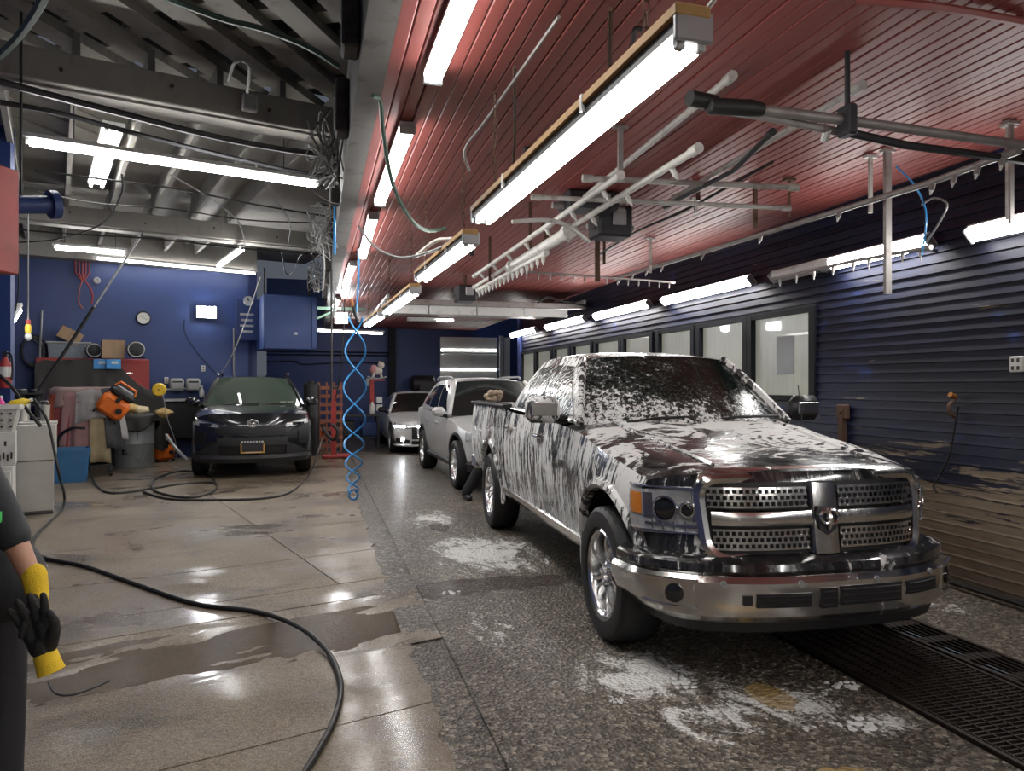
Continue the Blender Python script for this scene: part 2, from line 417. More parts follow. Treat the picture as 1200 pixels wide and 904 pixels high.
# drain grates (bars far too fine to pick apart)
def grate(x0, x1, y0, y1, pitch, cross, label):
    g = thing('drain_grate', label, 'grate', ((x0+x1)/2, (y0+y1)/2, 0)); w, d = x1-x0, y1-y0
    f = MB()
    for s in (-1, 1): f.box((s*(w/2-.012), 0, -.01), (.024, d, .06)); f.box((0, s*(d/2-.012), -.01), (w, .024, .06))
    f.build('frame', M['grate'], g)
    b = MB(); n = int(d/pitch)
    for i in range(n): b.box((0, -d/2+pitch*(i+.5), -.005), (w-.05, pitch*.28, .04))
    k = b.build('bars', M['grate'], g); stuff(k)
    b = MB(); n = int(w/cross)
    for i in range(n): b.box((-w/2+cross*(i+.5), 0, .012), (.007, d-.05, .012))
    stuff(b.build('tie_rods', M['grate'], g))
M['grate'] = pm('wet_rusty_grate', (.030, .022, .018), .45, .4, .4, 9)
grate(2.84, 3.57, .6, 6.0, .034, .085, 'wide dark steel drain grate leading under the truck bumper')
grate(3.60, 3.91, .6, 6.0, .30, .045, 'narrow dark steel drain grate alongside the wide grate')
# ------------------------------------------------------------ right wall of lap siding with a window strip
RX = 4.9
wr = one('wall_right', M['dark_steel'], None, lambda m: (m.box((RX+.12, -1.55, 1.7), (.16, 15.9, 3.5)), m.box((RX+.12, 11.8, .72), (.16, 11.3, 1.44)), m.box((RX+.12, 11.8, 2.92), (.16, 11.3, 1.05))))
struct(wr, 'navy lap-siding wall beside the truck, paint worn to bare wood below', 'wall')
def plank_mesh(y0, y1, h):
    m = MB(); m.prism([(0, 0), (-.030, 0), (-.012, h), (0, h)], 0, 1)
    m.v = [Vector((p.x, y0+(y1-y0)*p.z, p.y)) for p in m.v]
    return m
CH = .0815
pA = plank_mesh(-9.4, 6.42, CH-.006).build('plank', M['siding'], wr); pB = plank_mesh(6.42, 17.4, CH-.006).build('plank', M['siding'], wr)
firstA = firstB = True
for i in range(42):
    z = i*CH
    if firstA: pA.location = (RX+.04, 0, z); firstA = False
    else:
        q = pA.copy(); C.objects.link(q); q.location = (RX+.04+random.uniform(-.003, .003), 0, z)
    if z+CH < 1.46 or z > 2.40:
        if firstB: pB.location = (RX+.04, 0, z); firstB = False
        else:
            q = pB.copy(); C.objects.link(q); q.location = (RX+.04+random.uniform(-.003, .003), 0, z)
# windows
def mat_pane():
    t = NT('frosted_wet_pane'); n = t.noise(t.co(scale=(1, 9, .5)), 3, 6, .7); n2 = t.noise(t.co(), 1.3, 3)
    c = t.mix(n, (.20, .21, .18), (.42, .42, .35)); c = t.mix(t.math('MULTIPLY', n2, .4), c, (.12, .13, .13))
    return t.p(col=c, rough=.3, coat=.25, emit=c, es=.16)  # faint emission stands in for the lit room behind the panes
M['pane'] = mat_pane(); M['frame_dark'] = pm('dark_window_frame', (.008, .009, .013), .6, 0, .2, spec=.25)
ub = [(881, 949), (820, 871), (772, 810), (731, 762), (698.5, 725), (672, 692), (650, 666), (629, 645), (611.6, 626)]
for i, (u0, u1) in enumerate(ub):
    y1 = P(u0, 400, X=RX).y; y0 = P(u1, 400, X=RX).y; zb, zt = 1.47, 2.385
    w = one('window_%d' % (i+1), M['pane'], None, lambda m: m.box((RX+.055, (y0+y1)/2, (zb+zt)/2), (.012, y1-y0+.04, zt-zb)))
    struct(w, ['large wet-looking pane nearest the camera with a paper stuck on it', 'second frosted pane from the near end of the strip', 'third pane of the window strip', 'fourth pane of the window strip', 'fifth pane of the window strip', 'sixth pane of the window strip', 'seventh pane of the window strip', 'eighth pane of the window strip', 'farthest pane of the window strip'][i], 'window')
    for zz in (zb, zt): one('window_frame', M['frame_dark'], w, lambda m: m.box((RX+.025, (y0+y1)/2, zz), (.07, y1-y0+.12, .05)))
    for yy in (y0-.04, y1+.04): one('window_frame', M['frame_dark'], w, lambda m: m.box((RX+.03, yy, (zb+zt)/2), (.09, .09, zt-zb+.05)))
pb = P(916, 400, X=RX); pt = P(916, 431, X=RX)
o = one('paper_notice', pm('paper', (.42, .46, .47), .7), None, lambda m: m.box((RX+.044, pb.y, 1.93), (.004, .30, .42))); tag(o, 'blank pale paper sheet stuck on the nearest window pane', 'paper')
# wall jog beyond the windows and the far end
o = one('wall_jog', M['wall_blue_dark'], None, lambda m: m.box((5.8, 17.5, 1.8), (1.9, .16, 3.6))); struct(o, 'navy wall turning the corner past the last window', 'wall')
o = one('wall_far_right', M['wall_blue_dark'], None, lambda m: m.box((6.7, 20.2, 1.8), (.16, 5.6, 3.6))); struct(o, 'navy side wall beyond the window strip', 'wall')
o = one('wall_back', M['wall_blue'], None, lambda m: m.box((2.7, 23.1, 2.4), (8.2, .2, 4.8))); struct(o, 'blue back wall behind the white sedan', 'wall')
# left back wall on the skewed hall grid
wl0, wl1 = -6.4, -.45                         # along E1 from W0
c = W0+E1*((wl0+wl1)/2)+E2*.1
o = one('wall_back_left', M['wall_blue'], None, lambda m: m.box((c.x, c.y, 2.1), (wl1-wl0, .2, 4.2), GA)); struct(o, 'bright blue painted back wall with the clock and floodlight', 'wall')
c2 = W0+E1*wl1+E2*2.4
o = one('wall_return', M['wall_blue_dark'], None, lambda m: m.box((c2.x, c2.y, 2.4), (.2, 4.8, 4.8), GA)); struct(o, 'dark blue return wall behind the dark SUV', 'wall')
c3 = W0+E1*wl0+E2*-7
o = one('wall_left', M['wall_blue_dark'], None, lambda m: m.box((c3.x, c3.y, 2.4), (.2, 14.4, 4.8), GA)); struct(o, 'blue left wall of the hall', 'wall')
o = one('wall_front', M['roof'], None, lambda m: m.box((.3, -9.6, 2.5), (12, .2, 5.2))); struct(o, 'pale wall behind the viewer', 'wall')
o = one('wall_left_front', M['wall_blue_dark'], None, lambda m: m.box((-4.3, -2.4, 2.5), (.2, 14.4, 5.2))); struct(o, 'blue wall left of the viewer', 'wall')
# bond beam above the left back wall
c = W0+E1*((wl0+wl1)/2)-E2*.12
o = one('trim_1', M['roof'], None, lambda m: m.box((c.x, c.y, 4.55), (wl1-wl0, .64, .7), GA)); struct(o, 'grey concrete bond beam on top of the blue back wall', 'beam')
# ------------------------------------------------------------ red beadboard ceiling over the lane
CZ = 3.36
ce = one('ceiling', M['roof_dark'], None, lambda m: m.box((2.68, 6.9, CZ+.08), (4.6, 33, .08))); struct(ce, 'red beadboard ceiling over the wash lane', 'ceiling')
cm = MB(); cm.prism([(-.038, .022), (-.038, .004), (-.032, 0), (.032, 0), (.038, .004), (.038, .022)], 0, 1)
cm.v = [Vector((p.x, -9.4+p.z*32.4, p.y)) for p in cm.v]
cp = cm.build('ceiling_board', M['ceil_red'], ce); k = 0; x = .42
while x < RX+.05:
    q = cp if k == 0 else cp.copy()
    if k: C.objects.link(q)
    q.location = (x, 0, CZ+random.uniform(0, .006)); k += 1; x += .0815
o = one('ceiling_cover_strip', M['ceil_red'], ce, lambda m: m.tube(spline([P(1005, 0, Z=3.34), P(1080, 6, Z=3.32), P(1140, 15, Z=3.33), P(1199, 26, Z=3.34)]), .02, 6))
# ------------------------------------------------------------ timber roof of the left hall
M['girder'] = pm('grimy_girder_paint', (.15, .145, .14), .7, 0, .3, 3, dirt=(.06, .055, .05), ds=4, da=.8)
gi = thing('girder', 'long grey timber girder along the edge of the red ceiling', 'beam', (.30, 0, 0)); gi['kind'] = 'structure'
one('main_beam', M['girder'], gi, lambda m: m.box((0, 6.9, 3.72), (.12, 33, .62)))
one('flange', M['girder'], gi, lambda m: m.box((.01, 6.9, 3.38), (.15, 33, .05)))
for yy in (2.9, 4.2, 5.6, 7.75, 10, 12.3, 14, 16): one('corbel', M['girder'], gi, lambda m: m.box((-.11, yy, 3.66), (.1, .2, .4), bev=.015))
BZ = 4.2
def cross_beam(b, label, a0=-5.6):
    a1 = (.18+b*math.sin(GA))/math.cos(GA); g = thing('roof_beam', label, 'beam', tuple(E1*a0+E2*b)); g['kind'] = 'structure'; g.rotation_euler = (0, 0, GA); L = a1-a0
    one('timber', M['roof'], g, lambda m: m.box((L/2, .175, BZ+.14), (L, .35, .28), bev=.01))
    one('soffit_board', M['roof'], g, lambda m: m.box((L/2, .21, BZ-.012), (L, .26, .022)))
    for k in range(9): one('bolt', M['rust'], g, lambda m: m.cyl((.4+k*L/9.2, .005, BZ+.12+.05*(k % 2)), (.4+k*L/9.2, -.02, BZ+.12+.05*(k % 2)), .016, 8))
    return g
cross_beam(7.42, 'big grey timber cross beam with bolt heads nearest the camera'); cross_beam(13.7, 'second grey timber cross beam over the dark SUV')
rf = one('roof_deck', M['roof'], None, lambda m: m.box(tuple(E1*-.6+E2*14.35+Vector((0, 0, 4.86))), (12.5, 10.1, .08), GA)); struct(rf, 'pale roof deck between the joists of the left hall', 'ceiling')
for b0, b1 in ((7.8, 13.7), (14.05, 18.4)):
    for k in range(14):
        a = -5.4+k*.62
        if (E1*a+E2*b1).x > .2: continue
        one('joist', M['roof'], rf, lambda m: m.box(tuple(E1*a+E2*((b0+b1)/2)+Vector((0, 0, 4.66))), (.06, b1-b0, .32), GA))
        if k % 3 == 1: one('joist_strap', M['white_metal'], rf, lambda m: m.box(tuple(E1*(a+.05)+E2*((b0+b1)/2)+Vector((0, 0, 4.72))), (.025, (b1-b0)*.9, .03), GA))
# open boarded roof nearest the camera: diagonal boards with dark gaps and blocking
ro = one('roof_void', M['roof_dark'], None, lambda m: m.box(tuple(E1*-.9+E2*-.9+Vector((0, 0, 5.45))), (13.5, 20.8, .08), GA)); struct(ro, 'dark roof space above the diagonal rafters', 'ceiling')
da = Vector((math.sin(R(29)), math.cos(R(29)), 0)); dp = Vector((da.y, -da.x, 0)); ang = math.atan2(da.y, da.x)-math.pi/2
base = P(138, 50, Z=4.8)
for k in range(-6, 9):
    c = base+dp*(k*.46)
    one('diagonal_rafter', M['roof'], ro, lambda m: m.box((c.x-.4*da.x, c.y-.4*da.y, 4.85), (.24, 5.4, .10), ang))
    for j in range(7):
        q = c+dp*.23+da*(-2.2+j*.56+(k % 3)*.17)
        if random.random() < .8: one('blocking', M['roof'], ro, lambda m: m.box((q.x, q.y, 4.93), (.26, .20 if (j+k) % 3 else .34, .08), ang))
# ------------------------------------------------------------ lamps
def frame_of(a, b, down=(0, 0, -1)):
    a, b = Vector(a), Vector(b); y = (b-a).normalized(); z = -(Vector(down)-y*Vector(down).dot(y)).normalized(); x = y.cross(z)
    m = Matrix(((x.x, y.x, z.x), (x.y, y.y, z.y), (x.z, y.z, z.z))).to_4x4(); m.translation = (a+b)/2
    return m, (b-a).length
def led_wrap(a, b, w, label, group=None, down=(0, 0, -1), glow='tube', lit=1.0):
    m4, L = frame_of(a, b, down)
    t = thing('strip_light', label, 'light', group=group); t.matrix_world = m4
    one('housing', M['white_metal'], t, lambda m: m.box((0, 0, .03), (w*1.05, L, .03), bev=.006))
    def lens(m):
        prof = [(-w/2, .015)]+[(w/2*math.cos(math.pi*(1-k/6)), .01-.045*math.sin(math.pi*k/6)) for k in range(7)]+[(w/2, .015)]
        L0 = -L/2+L*(1-lit)+.03
        m.grid([[(x, yy, z) for x, z in prof] for yy in (L0, L/2-.03)])
    one('lens', M[glow], t, lens, smooth=True)
    if lit < 1: one('dark_lens', M['white_metal'], t, lambda m: m.grid([[(w/2*math.cos(math.pi*(1-k/6)), yy, .01-.045*math.sin(math.pi*k/6)) for k in range(7)] for yy in (-L/2+.03, -L/2+L*(1-lit)+.03)]), smooth=True)
    for s in (-1, 1): one('end_cap', M['galv'], t, lambda m: m.box((0, s*(L/2-.012), .0), (w*1.04, .024, .075), bev=.008))
    return t
def bare_tube(a, b, label, group=None, r=.02, twin=0.0, glow='tube', batten=True, hang_z=None):
    m4, L = frame_of(a, b)
    t = thing('tube_light', label, 'light', group=group); t.matrix_world = m4
    if batten: one('batten', M['white_metal'], t, lambda m: m.box((0, 0, .06), (.06+twin*1.2, L+.06, .045), bev=.006))
    for s in ((-1, 1) if twin else (0,)):
        one('tube', M[glow], t, lambda m: m.cyl((s*twin/2, -L/2+.03, 0), (s*twin/2, L/2-.03, 0), r, 10), smooth=True)
        for e in (-1, 1): one('lamp_holder', M['white_metal'], t, lambda m: m.box((s*twin/2, e*(L/2-.012), .015), (.04, .03, .06)))
    if hang_z:
        for e in (-1, 1): one('hanger', M['dark_steel'], t, lambda m: m.cyl((0, e*L*.36, .08), (0, e*L*.36, .08+hang_z), .005, 6))
    return t
# row A: wraparound strips on the red ceiling along the girder
ZA = 3.30
A = [((478, 150), (445, 238)), ((438, 253), (425, 301)), ((414, 309), (405, 335)), ((397, 350), (391, 363))]
far = P(507, 93, Z=ZA); led_wrap((far.x+.02, far.y-2.2, ZA), far, .105, 'ceiling strip light at the top edge beside the girder, nearest the camera', 'strip lights along the girder', glow='tube_girder')
for (q0, q1), lb in zip(A, ('second ceiling strip light along the girder with the green hose before it', 'third ceiling strip light along the girder', 'fourth small-looking ceiling strip light along the girder', 'farthest ceiling strip light along the girder')):
    a, b = P(*q0, Z=ZA), P(*q1, Z=ZA); led_wrap(a, b, .105, lb, 'strip lights along the girder', glow='tube_girder')
# row B: shop lights screwed to pine boards, hung on chains over the lane
M['tray'] = pm('dark_grey_tray', (.05, .05, .053), .6, .2, .3, 12)  # base colour darkened so the nearby tubes don't blow the tray out
def shop_light(a, b, label):
    a, b = Vector(a), Vector(b); m4, L = frame_of(a, b)
    t = thing('shop_light', label, 'light', group='pine-backed twin tube lights'); t.matrix_world = m4
    one('pine_board', M['wood'], t, lambda m: m.box((-.012, 0, .088), (.115, L+.05, .036), bev=.004))
    one('reflector_tray', M['tray'], t, lambda m: m.prism([(-.055, .07), (-.06, .028), (-.045, .034), (.045, .034), (.06, .028), (.055, .07)], 0, 1) and None)
    tr = [o for o in t.children if o.name.startswith('reflector_tray')][0]
    for v in tr.data.vertices: v.co = Vector((v.co.x, -L/2+v.co.z*L, v.co.y))
    for s in (-1, 1):
        one('tube', M['tube'], t, lambda m: m.cyl((s*.034, -L/2+.05, .0), (s*.034, L/2-.05, .0), .0135, 12), smooth=True)
        for e in (-1, 1): one('lamp_holder', M['white_metal'], t, lambda m: m.box((s*.034, e*(L/2-.02), .018), (.028, .03, .06), bev=.005))
    for e in (-1, 1):
        one('end_plate', M['galv'], t, lambda m: m.box((-.005, e*(L/2+.012), .045), (.125, .02, .09), bev=.005))
        one('clip', M['white_metal'], t, lambda m: m.box((-.012, e*L*.22, .075), (.122, .02, .068)))
        wm = m4 @ Vector((0, e*L*.38, .10)); top = CZ-wm.z
        ch = MB()
        n = int(top/.045)
        for k in range(n):
            zc = .10+.0225+k*.045; ex = (.011, 0) if k % 2 else (0, .011)
            ch.tube([(ex[0]*math.cos(q)*1, e*L*.38+ex[1]*math.cos(q), zc+.028*math.sin(q)) for q in [2*math.pi*i/8 for i in range(8)]], .0035, 4, closed=True)
        ch.build('chain', M['rust'], t)
ZB = 2.6
for (q0, q1), lb in zip((((812, 52), (565, 262)), ((552, 287), (494, 330)), ((487, 344), (453, 368)), ((448, 371), (430, 383))),
        ('large pine-backed twin tube light hanging over the truck, nearest the camera', 'second pine-backed twin tube light behind the first', 'third pine-backed twin tube light', 'farthest pine-backed twin tube light')):
    shop_light(P(*q0, Z=ZB), P(*q1, Z=ZB), lb)
for k, (y0, y1) in enumerate(((-1.6, .9), (-4.3, -1.8), (-7.0, -4.5))):  # lamp rows continued out of view, added to light the truck's front
    lb = ('first', 'second', 'third')[k]
    shop_light((1.05, y0, ZB), (1.05, y1, ZB), 'pine-backed twin tube light added unseen behind the viewer, %s of that row' % lb)
    led_wrap((.62, y0-.9, ZA), (.62, y1-1.1, ZA), .105, 'girder strip light added unseen behind the viewer, %s of that row' % lb, 'strip lights along the girder', glow='tube_girder')
    led_wrap((RX-.10, y0+.6, 2.62), (RX-.10, y1+.3, 2.62), .13, 'wall strip light added unseen behind the viewer, %s of that row' % lb, 'strip lights on the siding wall', (-.75, 0, -.66))
one_w = MB(); a = P(818, 26, Z=2.7); one_w.tube(hang(a, a+Vector((.35, -.25, .62)), .02), .008, 6)
o = one_w.build('rope', M['pvc'], None, smooth=True); tag(o, 'white rope tying up the near end of the big pine-backed light', 'rope')
# lamps on the right wall
xr = RX-.10
for (q0, q1), lb, lit in zip((((1280, 246), (1135, 274)), ((1091, 286), (905, 324)), ((881, 331), (777, 352)), ((761, 357), (697, 371)), ((685, 374.5), (640, 384)), ((628, 387), (599, 393))),
        ('wall strip light cut by the right edge of the photo', 'wall strip light with an unlit half, behind the pipe bracket', 'wall strip light above the two widest panes', 'wall strip light above the middle of the window strip', 'short-looking wall strip light above the far panes', 'farthest wall strip light above the window strip'), (1, .57, 1, 1, 1, 1)):
    a, b = P(*q0, X=xr), P(*q1, X=xr); zc = (a.z+b.z)/2
    if lit < 1: a, b = b, a
    led_wrap((xr, a.y, zc), (xr, b.y, zc), .13, lb, 'strip lights on the siding wall', (-.75, 0, -.66), lit=lit)
    one('bracket', M['dark_steel'], bpy.data.objects[[o.name for o in C.objects if o.get('label') == lb][0]], lambda m: m.box((0, 0, .07), (.05, .3, .06)))
# left hall
bare_tube(P(30, 166, Z=3.75), P(373, 217, Z=3.75), 'longest bare LED tube across the left hall under the near beam', 'bare tubes of the left hall', .032, batten=True, hang_z=.45)
bare_tube(P(133, 152, Z=4.45), P(113, 219, Z=4.45), 'pair of bare tubes pointing away under the roof joists', 'bare tubes of the left hall', .016, .14)
bare_tube(P(63, 290, Z=3.9), P(147, 297, Z=3.9), 'hung tube light at upper left before the blue wall', 'bare tubes of the left hall', .035, hang_z=.5)
a, b = PW(112, 303, .55), PW(300, 324, .55); bare_tube(a, (b.x, b.y, a.z-.06), 'thin tube running along the top of the blue wall', 'bare tubes of the left hall', .018, glow='tube_warm')
bare_tube(P(284, 292, Z=4.0), P(256, 312, Z=4.0), 'short slanting tube near the top of the blue wall', 'bare tubes of the left hall', .04)
bare_tube(P(371, 387.5, Y=20), P(449, 391.5, Y=20.3), 'thin tube across the far blue wall beside the blue coil', 'bare tubes of the far wall', .022, glow='tube_warm', hang_z=.9)
a, b = P(478, 374.5, Y=16), P(531, 375.5, Y=16.2); led_wrap(a, b, .14, 'pale hung strip light behind the raised door', 'bare tubes of the far wall', lit=.4); hs = [o for o in C.objects if o.get('label') == 'pale hung strip light behind the raised door'][0]; [one('hanger', M['dark_steel'], hs, lambda m: m.cyl((0, s*.3, .03), (0, s*.3, .5), .008, 6)) for s in (-1, 1)]
bare_tube(P(13, 380, D=9), P(24, 363, D=9.3), 'small tilted work-light tube at the left edge', 'bare tubes of the left hall', .025, batten=True)
def floodlight(c, rz, w, h, label, glow='flood'):
    t = thing('floodlight', label, 'light', tuple(c), rz)
    one('body', M['dark_steel'], t, lambda m: m.box((0, .05, 0), (w*1.1, .09, h*1.12), bev=.02))
    one('lens', M[glow], t, lambda m: m.box((0, -.002, 0), (w, .02, h), bev=.008))
    one('bracket', M['dark_steel'], t, lambda m: m.tube([(-w*.6, .05, 0), (-w*.6, .11, -h*.2), (w*.6, .11, -h*.2), (w*.6, .05, 0)], .012, 6))
    return t
floodlight(PW(242, 366, .2), GA-.1, .40, .25, 'bright square floodlight on the blue back wall')
fl2 = floodlight(P(400, 373, Y=15.5), -.3, .26, .22, 'second floodlight hanging from a green bracket by the girder'); one('stem', M['dark_steel'], fl2, lambda m: m.box((0, .08, .2), (.03, .03, .36)))
for q, lb in (((516, 383), 'tiny violet indicator lamp left above the roller door'), ((557, 378), 'tiny violet indicator lamp right above the roller door')):
    c = P(*q, Y=22.97); o = one('indicator_lamp', em('violet_glow', (.35, .3, 1), 25), None, lambda m: m.sphere(tuple(c), .035)); tag(o, lb, 'light')
# ------------------------------------------------------------ raised sectional door over the lane
od = thing('overhead_door', 'raised sectional door stored flat below the red ceiling', 'garage door', (0, 12.8, 0))
one('lead_edge', M['pipe_grey'], od, lambda m: m.box((3.0, 0, 3.06), (3.7, .06, .10), bev=.01))
for k in range(4): one('edge_panel', M['white_metal'], od, lambda m: m.box((1.5+k*.86, .04, 2.93), (.83, .05, .15), bev=.008))
for k in range(4): one('door_panel', M['pipe_grey'], od, lambda m: m.box((3.0, .42+k*.66, 3.09), (3.6, .63, .05), bev=.01))
for s in (1.2, 4.75): one('track', M['galv'], od, lambda m: m.box((s, 1.3, 3.13), (.05, 3.0, .06)))
# far white roller door
x0, x1 = P(516, 420, Y=22.9).x, P(583, 420, Y=22.9).x; zt = P(550, 395, Y=22.9).z
gd = thing('garage_door', 'white sectional door with two bright strips in the far wall', 'garage door', ((x0+x1)/2, 22.93, 0)); gd['kind'] = 'structure'; w = x1-x0; n = 6
M['door_white'] = pm('door_panel_white', (.80, .82, .78), .3, 0, .12, 3, coat=.3)
M['door_strip'] = em('door_strip_glow', (1, 1, .95), 4)  # glowing strips that run across the door panels
for k in range(n): one('panel', M['door_white'], gd, lambda m: m.box((0, 0, zt*(k+.5)/n), (w, .05, zt/n-.02), bev=.008))
for k, v in enumerate((410.5, 433.5)): zz = P(550, v, Y=22.9).z; one('bright_strip', M['door_strip'], gd, lambda m: m.box((0, -.032, zz), (w*.97, .012, .045)))
one('track', M['white_metal'], gd, lambda m: m.box((w/2+.12, -.05, zt/2), (.12, .1, zt+.1)))
one('side_panel', M['door_white'], gd, lambda m: m.box((w/2+.32, 0, zt/2), (.2, .05, zt)))
o = one('trim_2', M['frame_dark'], None, lambda m: m.box((P(460, 400, Y=22.7).x, 22.85, 1.85), (.2, .25, 3.7))); struct(o, 'dark steel post against the far blue wall', 'post')
# ------------------------------------------------------------ pipework over the truck
def pipe(pts, r, mat, name, label, cat='pipe', nozzles=0, nd=(0, 0, -1), group=None, fit=True):
    t = thing(name, label, cat, tuple(pts[0]), group=group); o0 = Vector(pts[0]); q = [Vector(p)-o0 for p in pts]
    one('pipe_run', mat, t, lambda m: m.tube(q, r, 10), smooth=True)
    if fit:
        for e in ((q[0], q[1]), (q[-1], q[-2])):
            d = (e[1]-e[0]).normalized(); one('end_fitting', mat, t, lambda m: m.cyl(e[0]-d*.01, e[0]+d*.07, r*1.35, 10), smooth=True)
    nd = Vector(nd).normalized()
    for k in range(nozzles):
        f = (k+.5)/nozzles*(len(q)-1); i = min(int(f), len(q)-2); c = q[i].lerp(q[i+1], f-i)
        n_ = one('nozzle_tee', mat, t, lambda m: m.cyl(c-nd*r*.4, c+nd*(r+.045), r*.8, 8), smooth=True)
        one('nozzle_tip', M['white_metal'], n_, lambda m: m.tube([c+nd*(r+.04), c+nd*(r+.075)], [r*.55, r*.25], 8), smooth=True)
    return t
def yline(u0, v0, u1, v1, X): a, b = P(u0, v0, X=X), P(u1, v1, X=X); z = (a.z+b.z)/2; return (X, a.y, z), (X, b.y, z)
pipe(yline(727, 208, 556, 322, 1.88), .023, M['pvc'], 'spray_pipe', 'white spray pipe with nozzles, left of the pair over the truck', nozzles=7, nd=(.5, 0, -.8))
pipe(yline(818, 170, 556, 338, 2.03), .023, M['pvc'], 'spray_pipe', 'longer white spray pipe with nozzles, right of the pair over the truck', nozzles=9, nd=(.5, 0, -.8))
a, b = yline(668, 272, 600, 311, 2.0); pipe((a, b), .05, M['pvc'], 'pipe_sleeve', 'thick white sleeve pipe joined below the spray pipes')
a, b = yline(640, 297, 560, 335, 2.0); pipe(((a[0], a[1], a[2]-.04), (b[0], b[1], b[2]-.01)), .022, M['pvc'], 'nozzle_rail', 'lower white nozzle rail with a dense row of tips', nozzles=16); nr_ = [o for o in C.objects if o.get('label', '').startswith('lower white nozzle rail')][0]; [one('strap', M['rust'], nr_, lambda m: m.box((0, yy, .36), (.03, .012, .72))) for yy in (.5, 2.2)]
pipe((P(684, 209, Z=3.12), P(934, 220, Z=3.12)), .022, M['pvc'], 'cross_pipe', 'upper white cross pipe under the red ceiling')
pipe((P(624, 231, Z=3.02), P(925, 244, Z=3.02)), .018, M['pvc'], 'cross_pipe', 'lower white cross pipe under the red ceiling')
pipe((P(858, 89, Z=3.28), P(640, 268, Z=3.28)), .022, M['pvc'], 'ceiling_pipe', 'grey conduit running up to the ceiling behind the big light')
pipe((P(1010, 100, Z=3.28), P(790, 232, Z=3.28)), .022, M['pvc'], 'ceiling_pipe', 'pale conduit with an end cap on the red ceiling above the boom')
pipe((P(1192, 176, X=3.95), P(1090, 214, X=3.95), P(780, 309, X=3.95), P(720, 326, X=3.95)), .022, M['pipe_grey'], 'rinse_pipe', 'long grey rinse pipe with dripping nozzles beside the wall', nozzles=11, nd=(-.3, 0, -1))
pipe((P(610, 318, Z=2.95), P(790, 331, Z=2.95)), .014, M['pipe_grey'], 'drip_rail', 'thin rail with a row of white drips before the raised door', nozzles=14)
pipe((P(905, 328, X=4.6), P(1000, 306, X=4.6), P(1090, 290, X=4.6)), .016, M['pipe_grey'], 'drip_rail', 'thin rail with hanging drips under the wall lights', nozzles=9); dr_ = [o for o in C.objects if o.get('label', '').startswith('thin rail with hanging')][0]; [one('stand_off', M['dark_steel'], dr_, lambda m: m.bar(P(u, v, X=4.6)-dr_.location, P(u, v, X=4.6)-dr_.location+Vector((.34, 0, .02)), .02, .02)) for u, v in ((940, 319.5), (1060, 294.5))]
pipe((P(610, 312, X=4.55), P(900, 246, X=4.55)), .014, M['dark_steel'], 'wall_conduit', 'dark conduit run high along the siding wall')
# boom: grey pipe with black handle end, and a dark pipe next to it
bm_ = thing('wash_boom', 'pivoting boom pipe with fat black rubber ends hung from a rod', 'boom', tuple(P(829, 124, Z=3.0))); o0 = P(829, 124, Z=3.0)
q = lambda u, v, z: P(u, v, Z=z)-o0
one('boom_pipe', M['pipe_grey'], bm_, lambda m: m.tube([q(885, 128, 3.0), q(1000, 142, 3.0), q(1210, 172, 3.0)], .026, 10), smooth=True)
one('grip', M['black_rubber'], bm_, lambda m: m.tube([q(829, 124, 3.0), q(832, 124.4, 3.0), q(880, 127, 3.0), q(893, 128.5, 3.0)], [.030, .042, .042, .034], 12), smooth=True)
one('second_pipe', M['pipe_grey'], bm_, lambda m: m.tube([q(838, 128, 3.03), q(900, 138, 2.98), q(985, 155, 2.96)], .022, 8), smooth=True)
one('second_grip', M['black_rubber'], bm_, lambda m: m.tube([q(808, 115, 3.03), q(838, 121, 3.03)], .04, 10), smooth=True)
one('dark_pipe', M['dark_steel'], bm_, lambda m: m.tube([q(982, 153, 2.96), q(1060, 170, 2.96), q(1210, 190, 2.96)], .024, 8), smooth=True)
one('spray_tip', M['white_metal'], bm_, lambda m: m.tube([q(970, 152, 2.96), q(966, 164, 2.93)], .022, 8), smooth=True)
one('hanger_rod', M['dark_steel'], bm_, lambda m: m.cyl(q(993, 148, 2.97), q(993, 148, 2.97)+Vector((0, 0, .42)), .014, 8))
one('pivot', M['dark_steel'], bm_, lambda m: m.box(tuple(q(993, 142, 2.99)), (.06, .1, .16), bev=.01))
pipe((P(905, 155, Z=3.1), P(860, 200, Z=3.1), P(780, 242, Z=3.1)), .018, M['dark_steel'], 'dark_conduit', 'dark conduit dropping away below the boom')
